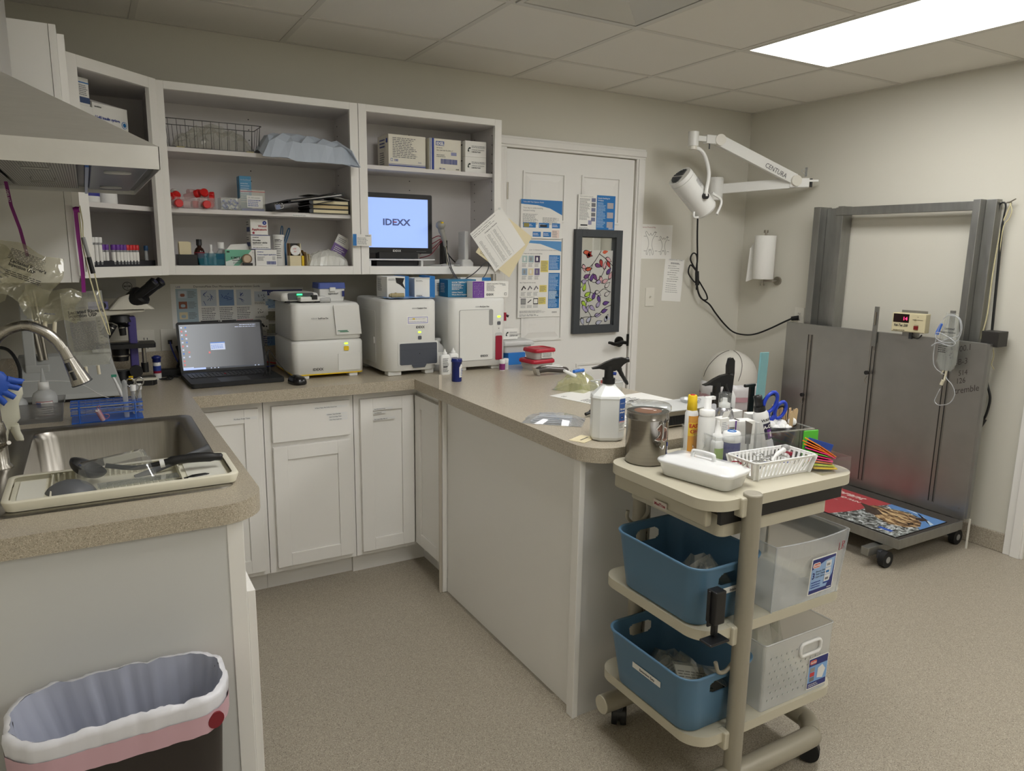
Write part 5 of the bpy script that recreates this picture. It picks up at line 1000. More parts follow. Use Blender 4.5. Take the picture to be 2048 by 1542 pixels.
# ================================================================ wide middle cabinet
S1, S2 = SH[0]+.0005, SH[1]+.0005
r = T('wire_basket', 'grey wire basket holding clear bags on the top shelf', 'basket', (-3.42, -.2, S1)); WR = mt((96, 96, 94), .35, .8, 'basket_wire')
a, b, h_ = .185, .085, .11; g = G()
g.tube([(x, y, h_) for x, y in rr(-a, a, -b, b, .01, 3)], .0018, WR, 6, closed=True); g.tube([(x, y, .002) for x, y in rr(-a+.012, a-.012, -b+.012, b-.012, .01, 3)], .0015, WR, 6, closed=True)
P('rim_wire', g, r)
for i in range(12): x = -a+.012+(2*a-.024)*i/11; P('side_wire', G().tube([(x*1.03, -b, h_), (x, -b+.012, .002), (x, b-.012, .002), (x*1.03, b, h_)], .0012, WR, 5), r)
for s in (-1, 1):
    for y in (-.05, 0, .05): P('end_wire', G().tube([(s*a, y, h_), (s*(a-.012), y, .002)], .0012, WR, 5), r)
P('tape', G().b(-.15, -.12, -b-.001, -b+.02, -.004, .004, mt((170, 160, 110), .5)), r); P('tape', G().b(.12, .15, -b-.001, -b+.02, -.004, .004, mt((170, 160, 110), .5)), r)
def film(name, label, loc, W_, D_, H_, m, seed, rz=0, cat='bag', amp=.5, nx=16, ny=10, rot=None, par=None, ex=.45):
    rn = random.Random(seed); g = G(); V = []
    for top in (1, 0):
        for j in range(ny+1):
            for i in range(nx+1):
                u, v = i/nx, j/ny; e = (math.sin(PI*u)*math.sin(PI*v))**ex; V.append(((u-.5)*W_+rn.uniform(-.004, .004), (v-.5)*D_+rn.uniform(-.004, .004), (.001+e*H_*(1-amp/2+amp*rn.random()) if top else 0)))
    n = (nx+1)*(ny+1); fs = [(j*(nx+1)+i, j*(nx+1)+i+1, (j+1)*(nx+1)+i+1, (j+1)*(nx+1)+i) for j in range(ny) for i in range(nx)]
    g.add(V, fs+[(a+n, d+n, c+n, b+n) for a, b, c, d in fs], m, False)
    if par: return P(name, g, par)
    o = O(name, g, label, cat, loc, rz); 
    if rot: o.rotation_euler = rot
    return o
film('clear_bag', 'crinkled clear bags heaped inside the wire basket', (-3.42, -.2, S1+.005), .32, .13, .085, CLRG, 3, amp=.7)
MAIL = mt((190, 200, 214), .35, name='mailer_grey_blue')
mb = film('mailer_bag', 'pale grey-blue plastic mailer bag hanging over the right of the top shelf', (-3.05, -.27, S1+.004), .41, .22, .078, MAIL, 12, amp=.3, nx=12, ny=7, ex=.17)
for v_ in mb.data.vertices:
    if v_.co.x > .17: v_.co.y = -.062-(v_.co.y+.11)*-.0-.02*(1-v_.co.z/.08)-(.05 if v_.co.y < 0 else 0)
    if v_.co.y < -.03: v_.co.z -= (abs(v_.co.y)-.03)*.45
    v_.co.z += .0 if v_.co.x > -.1 else .01
# red-lidded vials
r = T('acrylic_tray', 'clear acrylic tray full of red-capped vials on the middle shelf', 'tray', (-3.52, -.22, S2)); TY = lambda W_, D_, h_, m=CLR: G().b(-W_, W_, -D_, D_, 0, .002, m).b(-W_, W_, -D_, -D_+.002, .002, h_, m).b(-W_, W_, D_-.002, D_, .002, h_, m).b(-W_, -W_+.002, -D_+.002, D_-.002, .002, h_, m).b(W_-.002, W_, -D_+.002, D_-.002, .002, h_, m)
P('tray', TY(.085, .06, .045, clear((220, 190, 195), .06, .06, .1, 'tinted_acrylic')), r)
def vial(x, y, z, ax, label, lab=True, group='red-capped vials in the tray'):
    t = T('sample_vial', label, 'vial', (x, y, z)); t.rotation_euler = ax; RC = mt((206, 26, 26), .35, name='cap_red')
    P('vial', G().lathe([(.0128, 0), (.013, .002), (.013, .05)], clear((240, 200, 200), .05, .15, .35, 'pink_translucent') if not bpy.data.materials.get('pink_translucent') else bpy.data.materials['pink_translucent'], 18), t); P('cap', G().lathe([(.0155, .046), (.016, .048), (.016, .062), (.014, .0635)], RC, 20), t)
    if lab: P('label', G().lathe([(.0132, .01), (.0132, .038)], PAPER, 18, c0=False, c1=False), t)
    return t
VS = [(-3.59, -.26, .018, 'lying in the lower left, cap toward the room', (PI/2, 0, .2)), (-3.56, -.24, .018, 'lying near the left of the tray with white label', (PI/2, 0, 1.2)), (-3.52, -.25, .018, 'lying in the middle of the tray', (PI/2, 0, 1.9)), (-3.475, -.25, .018, 'lying at the right of the tray, cap toward the room', (PI/2, 0, .05)), (-3.455, -.21, .02, 'lying at the far right of the tray, cap toward the room', (PI/2, 0, 0)),
      (-3.575, -.22, .046, 'in the second layer at the left', (PI/2, 0, -.5)), (-3.545, -.23, .048, 'in the second layer with a white label, slanting', (1.3, 0, 1.0)), (-3.5, -.24, .046, 'in the second layer at the centre right', (PI/2, 0, 1.6)), (-3.46, -.23, .05, 'on top at the right of the heap', (PI/2-.3, 0, -.3)), (-3.585, -.2, .07, 'at the top left of the heap, red cap facing out', (PI/2+.3, 0, .1)), (-3.53, -.21, .07, 'on top of the heap without label, pointing right', (PI/2, 0, 2.1)), (-3.49, -.2, .06, 'at the back right of the heap, tipped sideways', (PI/2, 0, 1.3))]
for i, (x, y, z, l, ax) in enumerate(VS): vial(x, y, S2+z, ax, 'red-capped clear vial '+l, i % 2 == 1)
r = T('acrylic_box', 'small clear acrylic box of blue and white tube caps on the middle shelf', 'box', (-3.375, -.25, S2)); P('box', TY(.04, .045, .05), r); rn = random.Random(8); g = G()
for k in range(60):
    x, y, z = rn.uniform(-.03, .03), rn.uniform(-.035, .03), .006+rn.random()**1.5*.036; g.cyl((x, y, z), (x+rn.uniform(-.003, .003), y-.006, z+rn.uniform(-.003, .003)), .005, (INKB, WHITE, mt((90, 100, 170), .4))[k % 3], n=10)
o = build('tube_caps', g); o.location = (-3.375, -.25, S2+.001); tag(o, 'loose blue and white tube caps filling the small acrylic box', 'caps', kind='stuff')
def tall(g, w_, h_): g.text('For Small Boxes Of', .006, h_-.018, .006, PAPER, .001); g.lines(.005, w_-.008, h_*.25, h_*.82, 9, mt((190, 215, 235), .6), .001)
carton('tall_box', 'tall light blue box standing on the middle shelf behind the zip bag', -3.318, -.12, S2, .05, .06, .152, .0, tall, m=mt((72, 146, 190), .5, name='sky_card'))
r = T('zip_bag', 'clear zip bag with handwritten note standing on the middle shelf', 'bag', (-3.275, -.235, S2)); P('film', G().b(-.052, .052, -.004, .004, .0, .092, CLRG), r, bev=.002); P('zip_line', G().b(-.052, .052, -.005, -.004, .082, .084, RED), r)
g = G(FY(0, -.006, 0)); g.r(-.026, .04, .016, .066, PAPER, 0); g.lines(-.022, .036, .02, .05, 4, INKB, .0005); g.text('Dr. KG counter', -.02, .055, .0075, INK, .0005, shear=.2); P('note', g, r); P('blue_contents', G().b(-.048, .046, -.003, .003, .002, .012, INKB), r, bev=.002)
# binders
def binder(label, loc, rot, w_, d_, th, m, inner=True):
    r = T('ring_binder', label, 'binder', loc); r.rotation_euler = rot; P('cover', G().b(0, w_, -d_/2, d_/2, 0, .003, m).b(0, w_, -d_/2, d_/2, th-.003, th, m).b(-.003, 0, -d_/2, d_/2, 0, th, m), r, bev=.001)
    if inner: P('pages', G().b(.012, w_-.01, -d_/2+.006, d_/2-.006, .004, th-.006, PAPER), r)
    return r
r = binder('thin black ring binder tilted against the shelf stack, with silver rings', (-3.2, -.21, S2+.002), (0, -.2, 0), .27, .24, .036, BLACK, False)
for k in range(3): P('ring', G().tube([(.03+.012*math.cos(a), -.1+.09*k, .017+.012*math.sin(a)) for a in [2*PI*i/14 for i in range(14)]], .0018, CHROME, 6, closed=True), r)
P('spine_label', G(FR((-.0035, -.121, .004), (1, 0, 0), (0, 0, 1))).r(.006, .026, 0, .02, mt((120, 130, 160), .5), .001), r)
binder('grey-edged black binder slanting above the paper folders', (-3.14, -.215, S2+.04), (0, -.16, 0), .25, .2, .014, DKG)
for k, (c, l) in enumerate(((CREAM, 'lowest cream folder under the slanting binders'), (mt((205, 185, 140), .7), 'tan folder in the middle of the stack under the binders'), (CREAM, 'cream folder on top of the stack under the binders'))):
    o = T('folder', l, 'folder', (-2.96, -.2, S2+.0195*k)); P('cover', G().b(-.08, .09, -.1, .1, 0, .002, BLACK).b(-.08, .09, -.1, .1, .0165, .0185, BLACK), o); P('pages', G().b(-.07, .088, -.098, .098, .0025, .016, c), o); P('spine', G().cyl((-.08, -.1, .009), (-.08, .1, .009), .009, DKG), o)
O('paper_sheet', G().loft([[(-.09, -.1, .02), (-.09, .1, .02), (-.09, .1, .0206), (-.09, -.1, .0206)], [(.0, -.1, .016), (.0, .1, .016), (.0, .1, .0166), (.0, -.1, .0166)], [(.09, -.1, 0), (.09, .1, 0), (.09, .1, .0006), (.09, -.1, .0006)]], PAPER), 'loose white sheet curling over the folder stack', 'paper', (-2.955, -.2, S2+.0625))
# bottom shelf of the wide cabinet
carton('card_box', 'black card box holding cream index cards at the left of the cabinet floor', -3.585, -.12, SB, .075, .1, .045, 0, None, m=BLACK)
r = T('index_cards', 'cream index cards standing in the black card box', 'cards', (-3.58, -.18, SB+.0455)); rn = random.Random(3)
for k in range(7): P('card', G().b(.003, .05+rn.uniform(-.006, .004), -.02+.008*k, -.0185+.008*k, -.0, .052+rn.uniform(-.006, .004), CREAM), r)
r = T('teal_basket', 'translucent teal basket with bottles on the cabinet floor', 'basket', (-3.455, -.18, SB)); TB = clear((30, 140, 165), .06, .2, .5, 'teal_translucent')
P('basket', G().loft([[(x, y, z) for x, y in rr(-.055-e, .06+e, -.045-e, .045+e, .01, 4)] for e, z in ((-.006, 0), (.004, .05), (.008, .052))], TB, True, False), r)
def sbottle(name, label, x, y, R_, h_, m, capm, lab=None, ch=.018, cr_=.7):
    t = T(name, label, 'bottle', (x, y, SB+.003)); P('bottle', G().lathe([(R_*.95, 0), (R_, .003), (R_, h_*.62), (R_*.8, h_*.76), (R_*.42, h_*.84), (R_*.42, h_)], m), t); P('cap', G().lathe([(R_*cr_, h_*.92), (R_*cr_, h_+ch), (R_*cr_*.9, h_+ch+.001)], capm), t)
    if lab: P('label', G().lathe([(R_*1.02, h_*.3), (R_*1.02, h_*.6)], lab, c0=False, c1=False), t)
    return t
sbottle('reagent_bottle', 'brown glass bottle with red label and black cap in the teal basket', -3.495, -.17, .021, .088, mt((50, 26, 18), .12, name='amber_glass'), BLACK, mt((150, 26, 40), .5), .018, .55); sbottle('dropper_bottle', 'white dropper bottle in the middle of the teal basket', -3.45, -.18, .0125, .07, WHITE, WHITE, None, .014, .5)
sbottle('reagent_bottle', 'clear bottle with blue label and white cap at the right of the teal basket', -3.41, -.18, .019, .075, CLR2, WHITE, mt((40, 70, 130), .5), .02, .8); 
for k, x in enumerate((-3.478, -3.44)): sbottle('small_tube', ('small white tube standing low in the teal basket, left one', 'small white tube standing low in the teal basket, right one')[k], x, -.212, .006, .04, WHITE, WHITE, None, .006, .8)
def kim(g, w_, h_):
    g.add([(0, 0, .001), (w_*.45, 0, .001), (w_*.9, h_, .001), (0, h_, .001)], [(0, 1, 2, 3)], mt((110, 180, 150), .5)); g.add([(0, h_*.0, .0012), (w_*.25, 0, .0012), (w_*.6, h_*.6, .0012), (0, h_*.25, .0012)], [(0, 1, 2, 3)], mt((222, 232, 226), .5)); g.text('KIMTECH', w_*.18, h_*.42, .0145, INK, .0015, bold=.015); g.r(w_*.22, w_*.48, h_*.32, h_*.36, INK, .0015); g.r(.006, .018, h_-.012, h_-.006, INK, .0015); g.text('1', w_-.01, h_-.014, .009, INK, .0015); g.lines(w_*.25, w_*.6, h_*.1, h_*.25, 2, INKL, .0015)
bb = carton('tissue_box', 'green and white wipe tissue box on the cabinet floor', -3.4, -.14, SB, .122, .09, .068, 0, kim); P('tissue', G().add([(.012, -.05, .068), (.11, -.05, .068), (.1, -.045, .095), (.03, -.048, .09), (.012, -.03, .068), (.11, -.03, .068)], [(0, 1, 2, 3), (4, 5, 2, 3)], PAPER), bb)
r = T('small_jar', 'round bronze-lidded jar standing on edge in front of the tissue box', 'jar', (-3.315, -.25, SB)); P('base', G().b(-.018, .022, -.012, .01, 0, .012, BLACK), r, bev=.002); P('lid', G().cyl((0, .006, .03), (0, -.008, .03), .021, mt((110, 92, 74), .3, .6, 'bronze')).cyl((0, -.008, .03), (0, -.009, .03), .016, mt((190, 170, 150), .2, .5)), r)
def wa(g, w_, h_): g.text('Wood', w_-.006, h_*.5, .0135, mt((160, 40, 50), .6), .001, 'RIGHT', bold=.03); g.text('Applicators', w_-.006, h_*.28, .0135, mt((160, 40, 50), .6), .001, 'RIGHT', bold=.03); g.cyl((w_-.014, h_*.78, 0), (w_-.014, h_*.78, .001), .0085, INKB, n=20); g.cyl((w_-.014, h_*.78, 0), (w_-.014, h_*.78, .0013), .003, PAPER, n=3); g.cyl((.012, .008, 0), (.012, .008, .001), .005, REDD, n=16)
def wsx(g, w_, h_): g.text('covetrus', .006, h_-.012, .0075, INK, .001, bold=.02); g.text('Wooden', .006, h_*.58, .0095, INK, .001, bold=.03); g.text('applicator sticks', .006, h_*.42, .0095, INK, .001, bold=.03); g.lines(.006, .05, h_*.28, h_*.35, 1, INKL, .001); g.r(0, w_, 0, .002, INKB, .001); g.r(0, w_, h_-.002, h_, INKB, .001); g.lines(.006, w_-.006, .005, .01, 1, INKL, .001)
def ctx(g, w_, h_): g.text('covetrus', .006, h_-.012, .0075, INKB, .001, bold=.02); g.text('Cotton-tipped applicators', .006, h_*.66, .0078, INKB, .001, bold=.02); g.lines(.006, .04, h_*.3, h_*.58, 4, INKL, .001); g.lines(w_-.02, w_-.006, h_*.35, h_*.6, 3, INKL, .001)
def ctx2(g, w_, h_):
    ctx(g, w_, h_); rn = random.Random(2); u = w_*.5
    while u < w_-.006: q = rn.choice((.0008, .0014)); g.r(u, u+q, .006, .02, INKB, .0012); u += q+.001
sidep = lambda g, w_, h_: (g.r(.01, w_-.01, h_*.2, h_*.5, mt((90, 100, 150), .6), .001), g.lines(.01, w_-.02, h_*.6, h_*.9, 2, INKL, .001))
carton('applicator_box', 'cotton-tipped applicator box, lowest of the three stacked boxes', -3.275, -.14, SB, .09, .1, .07, 0, ctx2, sidep); carton('applicator_box', 'wooden applicator sticks box, middle of the three stacked boxes', -3.29, -.13, SB+.071, .082, .1, .062, 0, wsx, sidep); carton('applicator_box', 'wood applicators box with red lettering, topmost of the three stacked boxes', -3.29, -.14, SB+.134, .074, .09, .066, 0, wa, sidep)
r = T('test_canister', 'tall white printed test canister on the cabinet floor', 'canister', (-3.165, -.2, SB)); P('body', G().lathe([(.022, 0), (.023, .002), (.023, .13)], WHITE), r); P('lid', G().lathe([(.0245, .128), (.025, .13), (.025, .136), (.023, .137)], WHITE), r)
g = G(Matrix.Rotation(-.35, 4, 'Z') @ FY(0, -.0235, 0)); g.lines(-.014, .014, .03, .12, 9, INK, 0, fill=.25); g.text('Ictotest Tabs', -.014, .11, .006, INK, .0004, bold=.03); P('print', g, r)
r = T('forceps', 'two blue plastic loops sticking up behind the white canister', 'tweezers', (-3.13, -.1, SB)); g = G(); BP = mt((60, 120, 170), .4, name='blue_plastic')
g.tube([(-.01, 0, .1), (0, 0, .165), (.004, 0, .178), (.008, 0, .165), (.0, 0, .1)], .0022, BP, 6, 4); P('loop', g, r); P('loop', G().tube([(.01, 0, .1), (.03, 0, .16), (.038, 0, .168), (.038, 0, .155), (.018, 0, .1)], .0028, BP, 6, 4), r); P('stem', G().b(-.012, .02, -.003, .003, 0, .1, BP), r)
r = T('open_carton', 'small open brown-edged box holding a round white container', 'box', (-3.13, -.2, SB)); P('carton', G().b(0, .05, -.05, 0, 0, .045, CREAM).b(0, .003, -.05, 0, .045, .1, mt((120, 90, 50), .7)).b(.047, .05, -.05, 0, .045, .1, CREAM).b(.003, .047, -.003, 0, .045, .1, BLACK), r); 
r = T('round_container', 'round white container with red handwriting sitting in the open box', 'container', (-3.105, -.247, SB+.069)); P('lid', G().cyl((0, .01, 0), (0, -.006, 0), .0225, WHITE), r); P('writing', G(FY(0, -.0064, 0)).text('old', -.012, .004, .011, RED, .0002, shear=.3).text('jar', -.008, -.008, .011, RED, .0002, shear=.3), r)
carton('yellow_box', 'narrow yellow box edge beside the round container', -3.077, -.19, SB, .01, .06, .045, 0, None, m=YEL)
r = T('card_stack', 'stack of curled brown and white cards leaning right of the yellow box', 'cards', (-3.062, -.2, SB))
for k in range(4): P('card', G().loft([[(.01*k, -.05, 0), (.01*k+.001, -.05, 0), (.01*k+.001, 0, 0), (.01*k, 0, 0)], [(.01*k+.0, -.05, .05), (.01*k+.001, -.05, .05), (.01*k+.001, 0, .05), (.01*k, 0, .05)], [(.01*k-.01+.004*k, -.05, .07-.008*k), (.01*k-.009+.004*k, -.05, .07-.008*k), (.01*k-.009+.004*k, 0, .07-.008*k), (.01*k-.01+.004*k, 0, .07-.008*k)]], (mt((150, 120, 80), .7), CREAM, mt((210, 196, 160), .7), PAPER)[k]), r)
film('gauze_pack', 'plastic-wrapped pack of white gauze at the right of the cabinet floor', (-2.955, -.21, SB+.001), .19, .13, .072, mt((226, 226, 220), .25, name='gauze_wrap', coat=.6), 5, amp=.12)
def pp(g, w_, h_): g.add([(0, .0, .001), (w_, 0, .001), (w_, h_*.55, .001), (0, h_*.6, .001)], [(0, 1, 2, 3)], mt((120, 90, 160), .5)); g.lines(.01, w_-.01, h_*.1, h_*.5, 5, PAPER, .0014); g.lines(.01, w_-.02, h_*.68, h_*.9, 3, INKL, .001)
o = poster('flat_packet', 0, 0, .07, .11, 'white and purple packet leaning in the right corner of the cabinet', 'packet', pp, M=FR((-2.935, -.18, SB+.052), (.9, -.2, -.48), (.35, .1, 1)))
def shelf_note(x, z, s, y, par=None, sz=.008):
    g = G(FY(x, y, z)); g.r(-.002, len(s)*sz*.5, -.002, sz, WHITE, .0002); g.text(s, 0, 0, sz*.85, INK, .0005); o = build('shelf_label', g); return tag(o, 'small printed label strip on the %s' % par, 'label')
shelf_note(-3.12, SH[1]-.014, 'Microscope & Scales', -.2895, 'front edge of the middle shelf, wide cabinet')
# ================================================================ right cabinet
S3 = 1.8525
def sbx(g, w_, h_): g.lines(.02, w_-.03, h_*.3, h_-.012, 12, INKL, .001); g.r(0, w_, .008, .013, INKB, .001); g.r(0, w_, .016, .018, INKB, .001); g.text('100', .026, h_*.2, .014, INKB, .001, bold=.03); g.r(.01, .02, h_*.2, h_*.28, INKB, .001); g.r(.0115, .0185, h_*.21, h_*.27, PAPER, .0012); g.text('3mL', w_-.04, h_*.18, .01, INKB, .001)
carton('syringe_box', 'large white syringe box with blue base lines on the right cabinet shelf', -2.655, -.1, S3, .19, .14, .152, .02, sbx, lambda g, w_, h_: (g.r(.11, .13, h_*.75, h_*.88, INKB, .001), g.lines(.03, .1, h_*.6, h_*.9, 3, INKB, .001), g.lines(.03, .1, h_*.1, h_*.5, 6, INKL, .001)), m=mt((232, 228, 214), .6, name='box_card'))
def exel(g, w_, h_):
    for a, b in ((.012, .024), (.003, .006)): g.r(a, b, 0, h_, INKB, .001)
    g.r(.034, .078, h_-.032, h_-.012, mt((60, 90, 170), .5), .001); g.text('EXEL', .037, h_-.029, .0185, PAPER, .0014, bold=.05); g.text('REF 26110', .037, h_-.045, .007, INK, .001); g.text('3mL, Luer Lock Tip 25G x 1"', .037, h_-.056, .0075, INK, .001, bold=.01); g.lines(.037, .1, h_*.42, h_*.52, 2, INKL, .001)
    rn = random.Random(6); u = .06
    while u < w_-.02: q = rn.choice((.0008, .0015, .002)); g.r(u, u+q, h_*.22, h_*.38, INKB, .001); u += q+.0012
    g.r(.115, .145, h_*.5, h_*.6, mt((140, 144, 180), .5), .001); g.text('100  3mL', .05, .008, .009, INKB, .001, bold=.03); g.text('1018', w_-.03, .008, .009, INK, .001, bold=.03)
carton('syringe_box', 'white EXEL syringe box with barcode beside the larger box', -2.45, -.1, S3, .17, .15, .15, .01, exel, m=mt((232, 228, 214), .6, name='box_card2'))
for k in range(2): carton('lab_box', ('white laboratory carton on the cabinet shelf, lower of two', 'white laboratory carton on the cabinet shelf, upper of two')[k], -2.262, -.1, S3+.0755*k, .115, .17, .075, -.02, lab, lambda g, w_, h_: g.lines(.02, w_-.02, h_*.2, h_*.85, 4, INK, .001))
# monitor
r = T('monitor', 'black monitor with a pale blue IDEXX screen in the right cabinet', 'monitor', (-2.60, -.2, SB+.035)); MBK = mt((18, 18, 22), .3, name='monitor_black')
P('housing', G(FY(-.19, 0, .025)).prism(rr(0, .375, 0, .285, .008), -.03, .0, MBK), r, bev=.002)
P('screen', G(FY(-.19, -.0004, .025)).b(.022, .352, .028, .262, 0, .0006, mt((150, 178, 245), .35, emit=.27, name='screen_blue')), r)
g = G(FY(-.19, -.0014, .025)); g.text('IDEXX', .187, .135, .042, mt((70, 84, 130), .4, emit=.15), 0, 'CENTER', bold=.035, sx=1.15); g.r(.17, .19, .149, .152, RED, .0004); g.text('IDEXX', .187, .008, .0145, WHITE, .001, 'CENTER', bold=.02); g.lines(.29, .345, .009, .012, 1, GREY, .001); P('logo', g, r)
P('stand', G().b(-.1, .1, -.02, .03, .0, .03, BLACK), r)
r = T('monitor_riser', 'white riser shelf with black box under the monitor', 'riser', (-2.6, -.18, SB)); P('top', G().b(-.17, .17, -.09, .08, .028, .034, WHITE), r, bev=.002); P('leg', G().b(-.165, -.155, -.08, .08, 0, .028, WHITE), r); P('leg', G().b(.1, .11, -.08, .08, 0, .028, WHITE), r)
O('keyboard', G().b(-.1, .1, -.04, .03, 0, .022, BLACK), 'black box lying under the monitor riser', 'box', (-2.64, -.2, SB), bev=.002) if False else tag(build('black_device', G().b(-2.72, -2.51, -.24, -.12, SB, SB+.024, BLACK)), 'low black device lying under the white monitor riser', 'device')
# scanner
r = T('barcode_scanner', 'grey hand scanner with a yellow button in a stand right of the monitor', 'scanner', (-2.372, -.24, SB)); SG = mt((150, 148, 140), .45, name='scanner_grey')
P('handle', G().tube([(.01, 0, .1), (.005, 0, .13), (-.008, 0, .17), (-.016, -.004, .195)], [.009, .013, .016, .02], SG, 12, 4), r); P('head', G().sph((-.018, -.008, .2), .024, SG, 10, .9), r); P('button', G().sph((-.018, -.026, .212), .008, YEL, 8, .6), r)
P('stand', G().tube([(.01, 0, .1), (.02, 0, .05), (.025, 0, .005)], .005, mt((210, 204, 180), .4), 8, 4).cyl((.025, 0, 0), (.025, 0, .008), .03, WHITE), r)
P('cord', G().tube([(.01, -.0, .1), (.0, -.05, .03), (.0, -.095, -.02), (.02, -.11, -.055), (.06, -.11, -.062), (.12, -.11, -.03), (.175, -.108, .015), (.2, -.106, .02), (.2, -.104, -.01), (.17, -.104, -.055), (.12, -.106, -.07), (.05, -.11, -.07), (.02, -.11, -.05), (.0, -.09, .0), (.01, -.04, .06)], .0025, DKG, 6, 6), r)
r = T('power_strip', 'black power strip standing behind the hand scanner', 'power strip', (-2.315, -.12, SB)); P('body', G().b(-.014, .014, -.02, .02, 0, .13, BLACK), r, bev=.003); P('cord', G().tube([(0, -.02, .1), (.012, -.03, .06), (.05, -.03, .02), (.08, -.02, .01)], .003, BLACK, 6, 5), r)
for k in range(4): O('cable', G().tube([(-2.44, -.1, 1.43+.02*k), (-2.39+.01*k, -.13, 1.45+.03*k), (-2.33, -.13, 1.515+.006*k), (-2.315+.006*k, -.12, 1.49)], .0022, REDD, 6, 5), ('lowest of the dark red cables behind the scanner', 'second of the dark red cables from below behind the scanner', 'third of the dark red cables from below behind the scanner', 'topmost of the dark red cables behind the scanner')[k], 'cable')
r = T('wifi_router', 'upright white device on a round-shouldered foot right of the scanner', 'router', (-2.245, -.22, SB)); P('body', G().b(-.012, .012, -.03, .05, .03, .175, WHITE), r, bev=.006); P('foot', G().loft([[(x*k, y*k, z) for x, y in rr(-.034, .034, -.045, .045, .012)] for k, z in ((1, 0), (1, .018), (.7, .034))], WHITE), r)
O('cable', G().tube([(-2.45, -.2, SB+.004), (-2.4, -.26, SB+.006), (-2.34, -.2, SB+.01), (-2.3, -.26, SB+.006), (-2.26, -.2, SB+.004)], .0028, LGREY, 6, 6), 'pale cable tangled on the right cabinet floor', 'cable')
# ================================================================ cart
CT = mt((196, 190, 170), .42, name='cart_putty'); CTD = mt((158, 152, 136), .38, .1, 'cart_frame_putty'); CTE = mt((186, 180, 160), .45, name='cart_edge')
cart = T('utility_cart', 'putty-coloured three-shelf cart on casters at the end of the peninsula', 'cart', (-2.38, -2.2, 0))
hx, hy = .285, .212
def shelf(z, nm, extra=0):
    g = G(); poly = rr(-hx, hx, -hy, hy, [.06, .06, .07, .07], 18)
    # notch round the front and back posts
    g.prism(poly, z-.028, z, CT); return P(nm, g, cart, bev=.004, seg=3)
shelf(.88, 'top'); shelf(.535, 'shelf'); shelf(.235, 'shelf')
posts = ((-.152, -.218), (-.152, .20), (.262, .1))
for i, (x, y) in enumerate(posts):
    zt = .884 if i == 0 else .852
    p = P('post', G().cyl((x, y, .11), (x, y, zt), .0235, CTD, n=28), cart)
    if i == 0: P('cap', G().lathe([(.024, .884), (.024, .888), (.02, .891), (.019, .89)], CTD, 28, (x, y)), p)
    for z in [.3+.032*k for k in range(6)]+[.6+.032*k for k in range(6)]:
        P('holes', G().b(0, 0, 0, 0, 0, 0, BLACK), p) if False else None
    g = G(); sx = .02; sy = -1 if y > 0 else 1
    g.b(x+.012, x+.018, y-.02*0+sy*.004, y+sy*.026, .27, .84, CTD)
    for k in range(17): z = .29+.032*k; g.cyl((x+.0185, y+sy*.018, z), (x+.0192, y+sy*.018, z), .0045, BLACK, n=8); g.cyl((x+.0115, y+sy*.018, z), (x+.0108, y+sy*.018, z), .0045, BLACK, n=8)
    P('slotted_strip', g, cart)
for z in (.88, .535, .235): P('bracket', G().b(-.19, -.168, -.222, -.19, z-.05, z+.002, CT), cart, bev=.005)
P('base_tube', G().tube([(-.27, -.218, .098), (.13, -.218, .098), (.18, -.208, .098), (.222, -.17, .098), (.232, -.12, .098), (.232, .1, .098), (.222, .15, .098), (.18, .19, .098), (.13, .198, .098), (-.27, .198, .098)], .029, CTD, 20, 6), cart)
P('tube_cap', G().cyl((-.27, .198, .098), (-.273, .198, .098), .029, CT, .028, 28), cart); P('tube_cap', G().cyl((-.27, -.218, .098), (-.273, -.218, .098), .029, CT, .028, 28), cart)
def caster(x, y, a, lock=False):
    c = P('caster', G().cyl((x, y, .072), (x, y, .05), .012, DKG), cart); u = Vector((math.cos(a), math.sin(a), 0)); n_ = Vector((-u.y, u.x, 0)); o = Vector((x, y, 0))+u*.012
    for s in (-1, 1): P('wheel', G().cyl(o+n_*s*.006+Vector((0, 0, .032)), o+n_*s*.023+Vector((0, 0, .032)), .031, BLKM, .029, 24), c)
    P('hood', G().cyl(o-n_*.02+Vector((0, 0, .04)), o+n_*.02+Vector((0, 0, .04)), .028, BLACK, n=20), c)
    if lock: P('brake_tab', G(FR(o+u*.03+Vector((0, 0, .05)), n_, u)).b(-.015, .015, 0, .02, -.003, .004, BLACK), c, bev=.002)
caster(-.2, .198, .9, True); caster(-.2, -.218, -.3, True); caster(.208, -.205, 2.2); caster(.208, .18, .5)
# drawer
d = P('drawer', G().prism(rr(-.215, .2, -.18, .18, .02), .77, .826, CT), cart, bev=.006)
P('drawer_front', G().b(-.258, -.236, -.17, .2, .800, .845, CTE), d, bev=.008, seg=3)
for y in (-.192, .187): P('slide_rail', G().b(-.235, .23, y-.004, y+.008, .812, .849, BLACK), d)
g = G(FX(-.2625, .02, .80)); g.r(0, .052, 0, .02, mt((206, 196, 186), .5), .0005); g.text('MedTrue', .004, .006, .0115, REDD, .001, bold=.03); P('maker_badge', g, d, label='small printed maker badge')
def hook(x, y, z, up_=1): P('hook', G().tube([(x, y, z+.03), (x, y-.0, z), (x-.02, y-.02*0, z-.022), (x-.05, y, z-.026), (x-.075, y, z-.005), (x-.075, y, z+.018)], .0055, CTD, 8, 5), cart)
hook(-.155, .165, .715); 
P('hook', G().tube([(-.15, -.20, .44), (-.16, -.2, .42), (-.185, -.2, .403), (-.21, -.2, .41), (-.222, -.2, .44)], .0055, CTD, 8, 5), cart)
P('cord_holder', G().b(-.285, -.25, -.246, -.214, .578, .665, BLACK).b(-.292, -.25, -.23, -.224, .57, .665, BLACK).b(-.272, -.26, -.236, -.22, .54, .58, BLACK).b(-.31, -.245, -.262, -.222, .5355, .542, BLACK), cart, bev=.003)
